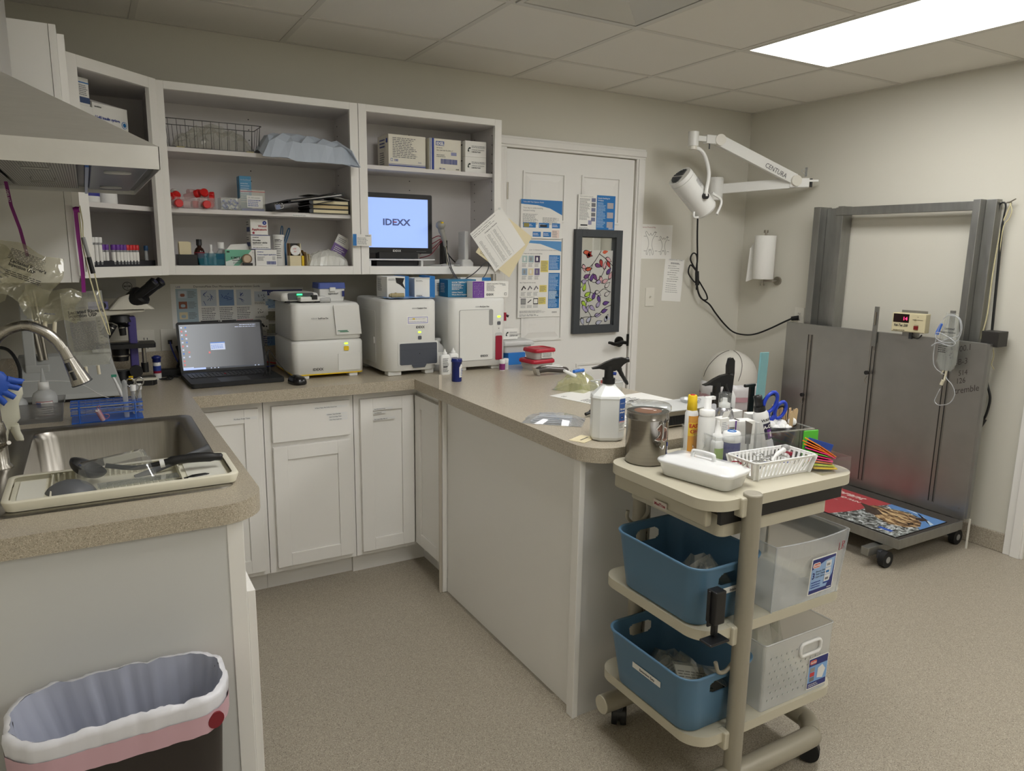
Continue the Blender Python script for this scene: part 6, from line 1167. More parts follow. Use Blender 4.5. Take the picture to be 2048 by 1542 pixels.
# blue bins
BB = mt((84, 120, 148), .42, name='bin_blue')
def bluebin(x, y, z, w0, d0, w1, d1, h_, label, sticker):
    r = T('storage_bin', label, 'bin', (x, y, z)); g = G(); q = .045; N = 8
    def ring(e, zz, f=1): 
        t = zz/h_; a, b = w0+(w1-w0)*t-e, d0+(d1-d0)*t-e; return [(px, py, zz) for px, py in rr(-a, a, -b, b, max(.01, q-e), N)]
    # outer and inner walls with handle holes in the two short ends
    zs = [0, .006, h_*.35]+[h_*(.64+.022*q_) for q_ in range(11)]+[h_-.004, h_]; out = [ring(0 if k else .006, zz) for k, zz in enumerate(zs)]; inn = [ring(.0035, max(zz, .004)) for zz in zs]
    n = len(out[0])
    # subdivide the end walls so that holes can be cut: end wall facing -y lies between the arcs at index 3N+? ; use dense straight rows
    def dense(R_):
        o_ = []
        for i in range(n):
            a, b = Vector(R_[i]), Vector(R_[(i+1) % n]); L_ = (b-a).length; o_.append(tuple(a))
            if L_ > .06:
                k = 41 if abs(a.y-b.y) < .01 else 6
                for j in range(1, k): o_.append(tuple(a+(b-a)*j/k))
        return o_
    out = [dense(R_) for R_ in out]; inn = [dense(R_) for R_ in inn]; m = len(out[0])
    def wall(R_, flip):
        vs = [p for k in R_ for p in k]; fs = []
        for i in range(len(R_)-1):
            for j in range(m):
                k = (j+1) % m; c = [R_[i][j], R_[i][k], R_[i+1][j], R_[i+1][k]]; mx = sum(p[0] for p in c)/4; my = sum(p[1] for p in c)/4; zz = sum(p[2] for p in c)/4
                if abs(my) > d0*.93 and math.hypot(max(0, abs(mx)-.03)/.015, (zz-h_*.75)/(h_*.1)) < 1: continue
                f = (i*m+j, i*m+k, (i+1)*m+k, (i+1)*m+j); fs.append(f[::-1] if flip else f)
        g.add(vs, fs, BB, True)
    wall(out, False); wall(inn, True)
    g.add([p for p in out[0]], [tuple(range(m))[::-1]], BB); g.add([p for p in inn[1]], [tuple(range(m))], BB)
    rim = [dense(ring(-.004, h_-.006)), dense(ring(-.005, h_)), dense(ring(-.002, h_+.003)), dense(ring(.0035, h_))]; g.loft(rim, BB, False, False)
    P('bin', g, r); sticker(r); return r
def st1(r):
    g = G(FY(-.025, -.163, .082)); g.b(0, .075, 0, .016, 0, .001, PAPER); g.text('Intake Sets', .022, .004, .0105, INK, .0015, bold=.02); P('label_strip', g, r)
def st2(r):
    g = G(FX(-.1215, .05, .095)); g.b(0, .115, 0, .016, -.0, .001, PAPER); g.text('Extension Sets', .03, .004, .0105, INK, .0015, bold=.02); P('label_strip', g, r)
bluebin(-2.555, -2.225, .5355, .105, .15, .122, .168, .165, 'blue plastic bin on the middle cart shelf', st1); bluebin(-2.562, -2.225, .2355, .105, .152, .128, .17, .168, 'blue plastic bin on the bottom cart shelf', st2)
film('clear_bag', 'clear bags crumpled in the blue bin on the middle shelf', (-2.53, -2.27, .54), .15, .2, .1, CLRG, 31, amp=.8, nx=9, ny=11)
for k, (x, y, z, a, l) in enumerate(((-2.56, -2.2, .30, .5, 'tilted white-backed packet in the lower blue bin, the left one'), (-2.53, -2.28, .305, -.3, 'white-backed packet with text in the lower blue bin, nearest the front'), (-2.5, -2.31, .315, .9, 'small white packet at the right of the lower blue bin'))):
    r = T('packet', l, 'packet', (x, y, z)); r.rotation_euler = (.5, .25, a); w_ = (.06, .07, .03)[k]
    P('backing', G().b(-w_, w_, -.035, .035, 0, .001, PAPER).lines(-w_+.005, w_-.005, -.03, .02, 6, INK, .0016), r); g2 = G(); P('film', G().b(-w_-.006, w_+.006, -.041, .041, .003, .0045, CLRG), r)
film('clear_bag', 'clear wrinkled bags heaped in the lower blue bin', (-2.55, -2.2, .24), .17, .24, .085, CLRG, 37, amp=.8, nx=9, ny=11)
# translucent bins
FR1 = clear((232, 236, 240), .04, .22, .3, 'frosted_bin')
r = T('plastic_bin', 'frosted clear bin lettered LR on the middle cart shelf', 'bin', (-2.285, -2.28, .5358))
g = G(); h_ = .19
def dr_(e, z, bow=0): 
    a = .132+.014*z/h_-e; p = []
    for i in range(13): t = i/12; p.append((-a+2*a*t, -.13-.012*z/h_+e-bow*math.sin(PI*t), z))
    return p+[(a, .13, z), (-a, .13, z)]
g.loft([dr_(0, 0), dr_(0, .08, .004), dr_(0, h_*.78, .016), dr_(0, h_, .012)], FR1, True, False, False)
R_ = dr_(0, h_, .012); g.tube([(x, y, z-(.0)) for x, y, z in R_], .0022, FR1, 6, closed=True)
P('body', g, r); [P('corner_rib', G().tube([(s_*.134, -.131, 0), (s_*.147, -.143, h_)], .003, FR1, 6), r) for s_ in (-1, 1)]
M_ = FR((0.01, -.1505, .03), (1, .03, 0), (0, -.06, 1)); g = G(M_); g.prism(rr(-.03, .075, 0, .108, .003, 3), 0, .0008, PAPER)
def stl(g, dx=0):
    g.add([(-.027, .003, .001), (.072, .003, .001), (.072, .105, .001), (-.027, .105, .001)], [(0, 1, 2, 3)], mt((34, 44, 120), .45)); g.add([(-.027, .014, .0013), (.045, .014, .0013), (.066, .05, .0013), (.07, .098, .0013), (.03, .094, .0013), (-.027, .075, .0013)], [(0, 1, 2, 3, 4, 5)], mt((150, 182, 224), .45))
    g.prism(rr(-.024, .008, .079, .094, .007, 5), .001, .0016, PAPER); g.prism(rr(-.0225, .0065, .0805, .0925, .006, 5), .0016, .0018, mt((214, 110, 100), .5)); g.text('Sterilite', -.008, .084, .0085, PAPER, .002, 'CENTER', bold=.03)
stl(g); g.text('3', -.024, .048, .026, mt((34, 44, 120), .45), .002, bold=.02)
for k, s in enumerate(('Drawer Cart', 'Tiroir Chariot', 'Cajon Carro')): g.text(s, -.009, .065-.008*k, .0075, INK, .002, bold=.01)
g.lines(-.022, .02, .018, .04, 3, INKB, .002)
for k in range(3): g.r(.032, .056, .03+.021*k, .049+.021*k, mt((226, 228, 232), .4), .002); g.r(.036, .05, .034+.021*k, .041+.021*k, (INKL, BLUE, GREY)[k], .0022)
g.r(.03, .058, .024, .028, INKB, .0022); g.lines(.05, .068, .006, .012, 1, PAPER, .002)
P('product_label', g, r); g = G(FR((.095, -.152, h_*.74), (1, .12, 0), (0, -.06, 1))); 
for seg in ([(0, .022), (0, 0), (.011, .001)], [(.016, 0), (.016, .023), (.026, .021), (.026, .014), (.017, .012), (.028, 0)]): g.tube([(x, y, .001) for x, y in seg], .0009, REDD, 4)
P('handwriting', g, r, label='red handwritten letters LR')
r = T('plastic_bin', 'frosted clear tote with dotted sides and white handle on the bottom cart shelf', 'bin', (-2.28, -2.265, .2358))
FR2 = clear((238, 240, 240), .04, .2, .38, 'frosted_tote'); A_ = lambda z: [(x*(1+.03*z/.2), y*(1+.03*z/.2), z) for x, y in rr(-.138, .138, -.138, .138, .008, 3)]
g = G(); g.loft([A_(0), A_(.2)], FR2, True, False, False); g.tube([p for p in A_(.2)], .0025, FR2, 6, closed=True); P('body', g, r)
M_ = FR((0, -.1392, 0), (1, 0, 0), (0, -.02, 1)); g = G(M_)
for i in range(11):
    for j in range(7):
        u, v = -.115+.021*i+.0105*(j % 2), .03+.021*j
        if .0 < u < .11 and v > .115 or (u > .05 and v < .1): continue
        g.cyl((u, v, -.0005), (u, v, .0007), .003, mt((170, 172, 172), .5, name='dimple'), n=8)
P('dots', g, r); g = G(M_); g.tube([(x, y, .003) for x, y in rr(.0, .085, .13, .168, .014, 4)], .005, WHITE, 8, closed=True); P('handle', g, r, label='white handle rim')
g = G(FR((.075, -.1405, .012), (1, 0, 0), (0, -.02, 1))); g.prism(rr(-.03, .055, 0, .098, .003, 3), 0, .0008, PAPER); g.r(-.028, .053, .003, .095, mt((34, 44, 120), .45), .001); g.r(-.028, .053, .02, .072, mt((130, 172, 224), .45), .0013); g.prism(rr(-.025, .004, .077, .09, .006, 5), .001, .0016, mt((214, 110, 100), .5)); g.text('Sterilite', -.0105, .081, .0075, PAPER, .002, 'CENTER', bold=.03)
for k in range(3): g.r(-.022, -.002, .024+.015*k, .037+.015*k, (INKL, mt((200, 60, 60), .5), GREY)[k], .002)
g.add([(.01, .03, .002), (.035, .024, .002), (.045, .05, .002), (.03, .068, .002), (.012, .06, .002)], [(0, 1, 2, 3, 4)], WHITE); g.lines(-.024, .03, .006, .017, 2, PAPER, .002); P('product_label', g, r)
film('clear_bag', 'clear wrinkled plastic bags bulging out of the tote on the bottom shelf', (-2.3, -2.25, .24), .2, .2, .24, CLRG, 41, amp=.5, nx=10, ny=10)
# ---------------------------------------------------------------- on the cart top
ZT_ = .8805
r = T('steel_canister', 'round steel treat canister with clear lid and dog stickers at the left of the cart', 'canister', (-2.565, -2.05, ZT_)); CS = steel('canister_steel', (150, 146, 140), .2, (3, 3, 40), .1)
P('can', G().lathe([(.056, 0), (.06, .004), (.06, .128), (.0615, .13), (.0615, .134), (.06, .136), (.06, .15)], CS, 40), r)
P('lid', G().lathe([(.062, .15), (.0645, .152), (.066, .158), (.0655, .166), (.061, .17), (.04, .173), (.001, .174)], CLR, 40, c1=False), r); P('treats', G().lathe([(.058, .1), (.058, .148), (.03, .151), (.001, .151)], mt((120, 74, 44), .8, bump=.6, bscale=60), 24, c1=False), r)
def wrapd(g, R_, a0, poly, z0, m, k=1.0):
    """flat shape laid round a cylinder: poly in metres (along, up)"""
    q = [(R_*k*math.cos(a0+x/R_), R_*k*math.sin(a0+x/R_), z0+y) for x, y in poly]; g.add(q, [tuple(range(len(q)))], m)
A0 = math.radians(-98); g = G(); DGB = mt((128, 92, 76), .6, name='sticker_brown')
dog = [(0, .0), (.012, .002), (.02, -.004), (.036, 0), (.036, .022), (.03, .032), (.02, .036), (.012, .044), (.006, .046), (.0, .04), (-.006, .034), (-.004, .03), (.004, .028), (.004, .018), (-.002, .01), (-.01, .004)]
for x0 in (0, ):
    for i in range(len(dog)): pass
def fan(g, poly, cx, cy, m, k, z0):
    n = len(poly)
    for i in range(n): a, b = poly[i], poly[(i+1) % n]; wrapd(g, .0602, A0, [(cx, cy), a, b], z0, m, k)
fan(g, [(x*1.12-.002, y*1.1-.0015) for x, y in dog], .016, .016, PAPER, 1.006, .075); fan(g, dog, .016, .016, DGB, 1.014, .075)
fan(g, [(x+.02, y) for x, y in ((-.002, -.012), (.012, -.008), (.01, -.03), (-.002, -.034))], .024, -.02, mt((70, 50, 44), .6), 1.012, .11)
wrapd(g, .0602, A0+.25, [(0, 0), (.032, 0), (.036, .012), (.0, .014)], .122, PAPER, 1.006); P('dog_sticker', g, r, label='white-edged dog sticker')
g = G(); me = textmesh('dog', 'LEFT', .03, 0); g.add([(.0615*math.cos(A0+.27+x*.016/.0602), .0615*math.sin(A0+.27+x*.016/.0602), .125+y*.016) for x, y, z in me[0]], me[1], INK); P('sticker_lettering', g, r)
g = G(); wrapd(g, .0602, A0+.62, [(0, 0), (.014, .004), (.014, .04), (.002, .044)], .022, INKB, 1.006); wrapd(g, .0602, A0+.66, [(0, 0), (.007, .003), (.007, .02), (.0, .022)], .032, PAPER, 1.012); P('blue_sticker', g, r)
P('clasp', G().tube([(-.0, -.061, .075), (.0, -.067, .09), (.0, -.067, .12), (.0, -.062, .13)], .003, CHROME, 6, 4).tube([(-.008, -.064, .06), (0, -.068, .052), (.008, -.064, .06)], .002, CHROME, 6, 4), r)
# enamel tray with lid
r = T('enamel_tray', 'white enamel instrument tray with handled lid at the front of the cart', 'tray', (-2.548, -2.258, ZT_), math.radians(12))
R1 = lambda a, b, q, z: [(x*.84, y*.78, z*.84) for x, y in rr(-a, a, -b, b, q, 8)]
P('tray', G().loft([R1(.05, .125, .025, 0), R1(.056, .132, .028, .004), R1(.066, .142, .03, .042), R1(.07, .146, .032, .044), R1(.07, .146, .032, .047)], WGLOSS), r)
P('lid', G().loft([R1(.071, .147, .032, .047), R1(.073, .149, .033, .051), R1(.070, .146, .032, .056), R1(.058, .134, .028, .057), R1(.050, .126, .026, .066), R1(.02, .08, .018, .069)], WGLOSS), r)
P('lid_handle', G().tube([(0, -.033, .056), (0, -.032, .07), (0, -.025, .075), (0, .025, .075), (0, .032, .07), (0, .033, .056)], .0055, WGLOSS, 8, 4), r)
# white slotted basket
r = T('slotted_basket', 'white slotted plastic basket of small tools at the front right of the cart', 'basket', (-2.322, -2.292, ZT_), math.radians(-3))
WB = mt((240, 240, 238), .4, name='basket_white')
def sbk(m, a0, b0, a1, b1, h_, tilt=.01):
    g = G(); th = .0022
    g.b(-a0, a0, -b0, b0, 0, th, m)
    for s in (-1, 1):
        for (ax, L0, L1, o0, o1) in (('x', a0, a1, b0, b1), ('y', b0, b1, a0, a1)):
            n_ = int(2*L0/.0128)
            for i in range(n_+1):
                t = -1+2*i/n_; w_ = .0036 if 0 < i < n_ else .009
                p0 = (t*L0, s*(o0)); p1 = (t*L1+(tilt if ax == 'x' and 0 < i < n_ else 0), s*(o1))
                a, b = (p0, p1) if ax == 'x' else ((p0[1], p0[0]), (p1[1], p1[0]))
                dx, dy = (w_, 0) if ax == 'x' else (0, w_)
                ox, oy = (0, -s*th) if ax == 'x' else (-s*th, 0)
                g.add([(a[0]-dx, a[1]-dy, 0), (a[0]+dx, a[1]+dy, 0), (b[0]+dx, b[1]+dy, h_), (b[0]-dx, b[1]-dy, h_), (a[0]-dx+ox, a[1]-dy+oy, 0), (a[0]+dx+ox, a[1]+dy+oy, 0), (b[0]+dx+ox, b[1]+dy+oy, h_), (b[0]-dx+ox, b[1]-dy+oy, h_)], [(0, 1, 2, 3), (7, 6, 5, 4), (0, 3, 7, 4), (1, 5, 6, 2)], m)
    for z0, z1, f0, f1 in ((h_-.007, h_, .95, 1.0), (0, .007, 0, .1)):
        f = lambda t: (a0+(a1-a0)*t+.0008, b0+(b1-b0)*t+.0008)
        t0, t1 = z0/h_, z1/h_; q0, q1 = f(t0), f(t1)
        g.loft([[(x, y, z0) for x, y in rr(-q0[0], q0[0], -q0[1], q0[1], .006, 3)], [(x, y, z1) for x, y in rr(-q1[0], q1[0], -q1[1], q1[1], .006, 3)]], m, False, False, False)
    g.tube([(x, y, h_) for x, y in rr(-a1-.002, a1+.002, -b1-.002, b1+.002, .008, 3)], .0025, m, 6, closed=True)
    return g
P('basket', sbk(WB, .098, .042, .110, .053, .05), r)
tz = ZT_+.012
def tool(name, label, pts, rad, m, x, y, extra=None):
    o = T(name, label, name.replace('_', ' '), (x, y, tz)); P('shaft', G().tube(pts, rad, m, 8, 4), o)
    if extra: extra(o)
    return o
def loops(o, x, y, z, m=CHROME, R_=.013):
    for s in (-1, 1): P('finger_loop', G().tube([(x+R_*math.cos(a), y+s*R_*1.05+R_*math.sin(a), z+.004*s) for a in [2*PI*i/14 for i in range(14)]], .0018, m, 6, closed=True), o)
tool('scissors', 'small steel scissors lying at the left end of the white basket', [(-.03, 0, .02), (0, .004, .026), (.05, 0, .02)], [.0018, .003, .002], CHROME, -2.40, -2.29, lambda o: loops(o, -.042, 0, .022, REDD)); tool('scissors', 'steel clamp with ring handles in the middle of the white basket', [(.0, 0, .03), (.04, .004, .03), (.09, 0, .02)], [.003, .003, .0018], CHROME, -2.34, -2.285, lambda o: loops(o, -.012, 0, .032))
tool('clippers', 'white-handled nail trimmer lying across the white basket', [(-.03, -.01, .022), (.0, 0, .034), (.04, .01, .04)], [.004, .006, .0085], WHITE, -2.30, -2.29, lambda o: P('grey_head', G().sph((.05, .012, .045), .013, GREY, 8, .7), o)); tool('comb', 'red-tipped tool at the right end of the white basket', [(-.03, 0, .02), (0, 0, .03), (.03, .0, .02)], [.002, .0035, .007], REDD, -2.245, -2.27)
for k in range(4): tool('probe', ('dark thin tool lowest in the white basket', 'thin steel probe near the front of the white basket', 'thin steel probe near the back of the white basket', 'blue thin tool in the white basket')[k], [(-.08+.02*k, -.02+.012*k, .006+.003*k), (.04+.01*k, .015-.01*k, .01)], .0022, (BLACK, CHROME, CHROME, INKB)[k], -2.33, -2.29)
# comb box
r = T('acrylic_box', 'small clear acrylic box of coloured tag scrapers at the right of the cart', 'box', (-2.165, -2.315, ZT_), math.radians(-4)); P('box', TY(.055, .075, .042, clear((240, 240, 242), .03, .04, .02, 'clear_acrylic')), r)
NC = [YEL, mt((190, 214, 60), .4), ORG, PINK, PINK, mt((110, 190, 70), .4), PINK, ORG, mt((225, 120, 40), .4), mt((230, 140, 40), .4)]
NL = ['yellow scraper at the bottom of the pile', 'lime scraper second from the bottom', 'orange scraper third from the bottom', 'lower pink scraper in the pile', 'middle pink scraper in the pile', 'green scraper in the middle of the pile', 'topmost pink scraper in the pile', 'orange scraper standing highest on the left', 'orange scraper leaning behind the others', 'pale orange scraper at the back of the box']
for k in range(10):
    o = T('scraper', NL[k], 'scraper', (-2.165+.004*k, -2.335+.004*(k % 3)+.004*k, ZT_+.006+.0046*k)); o.rotation_euler = (.02*k, .03+.055*k, 1.0-.12*k)
    P('blade', G().prism([(-.036, -.032), (.042, -.032), (.052, -.021), (.052, .021), (.042, .032), (-.036, .032)], 0, .003, NC[k]), o, bev=.001)
o = T('scraper', 'bright green scraper standing upright at the back of the comb box', 'scraper', (-2.108, -2.25, ZT_+.0), -.2); P('blade', G().b(-.026, .026, -.002, .002, 0, .085, GRN).b(-.026, -.018, -.006, -.002, 0, .055, GRN).b(.018, .026, -.006, -.002, 0, .055, GRN), o, bev=.0015)
o = T('scraper', 'royal blue comb handle standing behind the coloured scrapers', 'scraper', (-2.12, -2.285, ZT_+.028)); o.rotation_euler = (0, .3, -.35); P('blade', G().prism(rr(-.042, .042, -.003, .003, .002), 0, .035, mt((36, 76, 170), .35)), o, bev=.002); 
# clear organizer
oa = math.radians(-9); r = T('organizer', 'clear acrylic organizer full of bottles and boxes on the cart', 'organizer', (-2.43, -2.185, ZT_), oa)
OW, OD, OH = .352, .165, .085; CA = clear((238, 240, 240), .05, .04, .03, 'organizer_acrylic')
g = G(); g.b(0, OW, 0, OD, 0, .003, CA)
for q in ((0, OW, 0, .003), (0, OW, OD-.003, OD), (0, .003, .003, OD-.003), (OW-.003, OW, .003, OD-.003)): g.b(*q, .003, OH, CA)
g.tube([(x, y, OH) for x, y in ((0, 0), (OW, 0), (OW, OD), (0, OD))], .0025, CA, 6, closed=True); P('tray', g, r); g = G(); g.tube([(-.001, .045, .05), (-.001, .06, .03), (-.001, .1, .03), (-.001, .115, .05), (-.001, .1, .07), (-.001, .06, .07)], .002, CA, 6, closed=True); P('handle', g, r)
om = Matrix.Translation((-2.43, -2.185, ZT_+.0035)) @ Matrix.Rotation(oa, 4, 'Z')
def ip(u, v, z=0): p = om @ Vector((u, v, z)); return (p.x, p.y, p.z)
def rb(name, label, cat, u, v, prof, m, n=24): o = T(name, label, cat, ip(u, v), oa); P('body', G().lathe(prof, m, n), o); return o
def wl(o, R_, z0, z1, m, nm='label', a0=-2.6, a1=-.5, **k):
    g = G(); n = 14
    for i in range(n): p, q = a0+(a1-a0)*i/n, a0+(a1-a0)*(i+1)/n; g.add([(R_*math.cos(p), R_*math.sin(p), z0), (R_*math.cos(q), R_*math.sin(q), z0), (R_*math.cos(q), R_*math.sin(q), z1), (R_*math.cos(p), R_*math.sin(p), z1)], [(0, 1, 2, 3)], m, True)
    return P(nm, g, o, **k)
def wt(o, R_, s, z, size, m, a=-1.57, nm='lettering', bold=.03, rot=0, h_=0): 
    me = textmesh(s, 'CENTER', bold, 0); g = G(); g.add([((R_)*math.cos(a+x*size/R_), (R_)*math.sin(a+x*size/R_), z+y*size) for x, y, _ in me[0]], me[1], m); P(nm, g, o)
o = rb('spray_can', 'yellow-capped aerosol can at the left end of the organizer', 'can', .004, .125, [(.019, 0), (.0195, .002), (.0195, .125), (.015, .135)], WHITE); wl(o, .0198, .004, .12, mt((222, 160, 70), .5)); wl(o, .02, .06, .1, mt((240, 200, 60), .5)); wt(o, .0203, 'EASY', .085, .016, RED); wt(o, .0203, 'OFF', .068, .016, RED); P('cap', G().lathe([(.015, .134), (.0165, .136), (.0145, .178), (.013, .18)], YEL, 6), o, label='yellow faceted cap'); P('nozzle', G().lathe([(.007, .18), (.007, .1815)], RED, 12), o)
o = rb('pump_bottle', 'white foaming pump bottle with violet label in the organizer', 'bottle', .018, .070, [(.024, 0), (.0245, .003), (.0245, .118), (.021, .13)], WHITE); wl(o, .0238, .02, .115, mt((225, 222, 235), .5)); wl(o, .024, .02, .115, mt((140, 130, 190), .5), a0=-1.5, a1=-.3); wl(o, .0241, .1, .106, mt((120, 110, 190), .5)); wt(o, .0242, '4', .06, .016, INKL, -2.0)
P('pump', G().lathe([(.0225, .13), (.0225, .145), (.017, .148), (.0105, .15), (.0105, .183), (.009, .184)], WHITE).b(-.002, .022, -.006, .006, .176, .185, WHITE), o)
o = rb('dropper_bottle', 'small white dropper bottle with green label at the front left of the organizer', 'bottle', .026, .026, [(.017, 0), (.018, .002), (.018, .06), (.014, .066)], WHITE); wl(o, .0182, .008, .045, mt((150, 180, 90), .5)); P('tip', G().lathe([(.0135, .064), (.0135, .084), (.009, .086), (.008, .104), (.0045, .11), (.004, .122)], WHITE), o)
def cbox(name, label, u, v, w_, d_, h_, m, dr_=None, rz=0):
    o = T(name, label, 'box', ip(u, v), oa+rz); P('carton', G().b(0, w_, 0, d_, 0, h_, m), o, bev=.001)
    if dr_: g = G(FY(0, -.0004, 0)); dr_(g, w_, h_); P('print', g, o)
    return o
o = cbox('medicine_box', 'tall narrow white box with red line and open flap in the organizer', .05, .045, .034, .03, .122, PAPER, lambda g, w_, h_: (g.lines(.003, w_-.006, .01, h_-.01, 20, INKL, .001, fill=.3), g.r(w_-.004, w_-.003, .0, h_-.02, RED, .001)), .2); P('flap', G().add([(0, 0, .125), (.028, 0, .125), (.034, -.004, .145), (.006, -.002, .142)], [(0, 1, 2, 3)], PAPER), o)
def bar(g, w_, h_):
    g.r(w_*.55, w_*.65, 0, h_, PURP, .001); g.r(w_*.85, w_*.9, 0, h_, PURP, .001)
    for k in range(8): g.r(.004, w_*.5, h_*.55+.004*k, h_*.55+.004*k+.0022, INK, .001)
cbox('medicine_box', 'short white box with purple stripes and barcode in the organizer', .088, .062, .045, .03, .108, PAPER, bar)
cbox('medicine_box', 'crumpled blank white box right of the blue jar', .12, .05, .052, .04, .108, PAPER, None, -.1); cbox('medicine_box', 'white box leaning at the middle of the organizer', .185, .05, .04, .035, .1, mt((214, 214, 212), .6), None, .15)
for k in range(2): cbox('medicine_box', ('plain white carton at the back of the organizer, left one', 'plain white carton at the back of the organizer, right one')[k], .15+.055*k, .12, .045, .03, .12-.01*k, PAPER, None, .25-.5*k)
o = T('spatula', 'grey spatula standing among the white boxes', 'spatula', ip(.150, .03)); o.rotation_euler = (.05, -.12, 0); P('handle', G().prism([(-.016, 0), (-.009, 0), (-.006, .001), (-.013, .001)], 0, .07, GREY), o); P('blade', G().add([(-.02, 0, .05), (-.002, 0, .045), (.006, 0, .105), (-.022, 0, .122), (-.02, .002, .05), (-.002, .002, .045), (.006, .002, .105), (-.022, .002, .122)], [(0, 1, 2, 3), (7, 6, 5, 4), (0, 3, 7, 4), (1, 5, 6, 2), (3, 2, 6, 7)], STEELD), o)
SJ = mt((60, 66, 140), .35, name='jar_blue')
o = rb('ointment_jar', 'blue jar with white lid printed in blue at the front of the organizer', 'jar', .078, .03, [(.024, 0), (.026, .003), (.026, .06)], SJ, 28); P('lid', G().lathe([(.0275, .058), (.0285, .06), (.0285, .075), (.0255, .079), (.0245, .085), (.022, .087)], WHITE, 28), o); P('lid_print', G().tube([(.011*math.cos(a), .011*math.sin(a), .0875) for a in [2*PI*i/9 for i in range(9)]], .0025, mt((60, 120, 190), .5), 5, closed=True), o)
o = rb('spray_can', 'silver aerosol can with white nozzle and clear cap behind the boxes', 'can', .108, .11, [(.028, 0), (.0285, .002), (.0285, .115), (.026, .128), (.018, .138), (.0165, .14)], mt((176, 176, 180), .25, .8, 'silver_can'), 28); wl(o, .0288, .09, .108, mt((150, 60, 70), .5), a0=-2.6, a1=-2); P('nozzle', G().lathe([(.0165, .14), (.0165, .152), (.008, .156), (.007, .168)], WHITE), o); P('cap', G().lathe([(.0185, .14), (.019, .142), (.0185, .182), (.017, .184)], CLR, 24), o)
o = T('grooming_bottle', 'white bottle with black pump, purple dog oval and letters, leaning at the middle right', 'bottle', ip(.236, .060)); o.rotation_euler = (-.05, -.24, oa); P('bottle', G().lathe([(.02, 0), (.021, .003), (.023, .09), (.023, .125), (.018, .135)], WHITE, 28), o)
wl(o, .0236, .05, .1, mt((30, 26, 60), .5), a0=-2.1, a1=-.7); wl(o, .0238, .052, .08, mt((110, 60, 140), .5), a0=-1.75, a1=-1.05); wt(o, .0237, 'WAHL', .106, .012, INK, -1.5); wt(o, .024, 'A-CC', .084, .014, PAPER, -1.4)
g = G(); R_ = .0243
for poly in ([(-.002, .058), (.004, .056), (.006, .066), (.003, .074), (-.001, .07)],): g.add([(R_*math.cos(-1.4+x/R_), R_*math.sin(-1.4+x/R_), y) for x, y in poly], [tuple(range(5))], PAPER)
P('dog_shape', g, o); wl(o, .0237, .012, .045, mt((220, 218, 224), .5), a0=-2.0, a1=-.7); P('collar', G().lathe([(.0165, .134), (.017, .136), (.0165, .15)], BLACK), o); P('cap', G().lathe([(.012, .15), (.0125, .175), (.013, .182), (.006, .184)], BLACK, 8), o)
# black cup with sticks, cotton, scissors
o = T('black_cup', 'black round cup holding cotton balls, sticks and scissors in the organizer', 'cup', ip(.278, .09)); P('cup', G().lathe([(.05, 0), (.052, .002), (.07, .084), (.068, .0842), (.05, .006), (.001, .006)], mt((18, 18, 20), .3, name='cup_black'), 36, c0=True, c1=False), o)
cx_, cy_, cz_ = ip(.278, .09)
COT = mt((244, 244, 242), .9, name='cotton', bump=.8, bscale=120); rn = random.Random(4)
cps = [(-.035, -.02, .07), (-.03, -.035, .058), (-.012, -.04, .062), (.0, -.03, .07), (-.02, -.01, .078), (-.04, -.0, .075), (.01, -.045, .058), (-.004, -.012, .072)]
COTL = ['far left of the heap', 'low at the front left of the heap', 'front of the heap left of the middle', 'middle of the heap', 'top of the heap', 'back left of the heap', 'front right of the heap', 'back of the heap beside the sticks']
def cotton(x, y, z, lab, R_=.0175):
    z += .014
    o = T('cotton_ball', lab, 'cotton ball', (cx_+x, cy_+y, cz_+z)); o.rotation_euler = (rn.random()*3, rn.random()*3, 0); P('ball', G().sph((0, 0, 0), R_, COT, 10, .85), o)
for (x, y, z), l in zip(cps, COTL): cotton(x, y, z, 'white cotton ball in the black cup, '+l)
cotton(.035, -.04, .078, 'single white cotton ball in front of the wooden sticks, on the cup rim', .013)
WD = mt((206, 178, 138), .65, name='birch_stick')
st0 = None
for k in range(26):
    a = rn.uniform(-.2, 1.1); x, y = .012+.04*rn.random(), -.03+.07*rn.random(); h_ = .108+rn.uniform(-.004, .012)
    loc = (cx_+x+.008, cy_+y, cz_+.012)
    if st0 is None:
        st0 = T('craft_stick', 'thin wooden stick in the bundle standing in the black cup', 'stick', loc, 0, 'wooden sticks in the black cup'); P('stick', G().prism(rr(-.0012, .0012, -.0022, .0022, .0008, 2), 0, .115, WD), st0); s_ = st0
    else: s_ = dup(st0, loc)
    s_.rotation_euler = (rn.uniform(-.06, .1), rn.uniform(-.05, .16), rn.uniform(0, 3))
for k, (x, y, t, l) in enumerate(((.02, -.048, -.03, 'wide wooden tongue depressor in front, left of the other wide one'), (.05, -.03, .12, 'wide wooden tongue depressor at the right of the bundle'))):
    o = T('tongue_depressor', l, 'stick', (cx_+x, cy_+y, cz_+.02)); o.rotation_euler = (.02, t, .15); g = G(FY(0, 0, 0)); g.prism(rr(-.0095, .0095, 0, .11, .009, 8), -.0008, .0008, WD); P('stick', g, o)
BLS = mt((34, 66, 190), .3, name='scissor_blue')
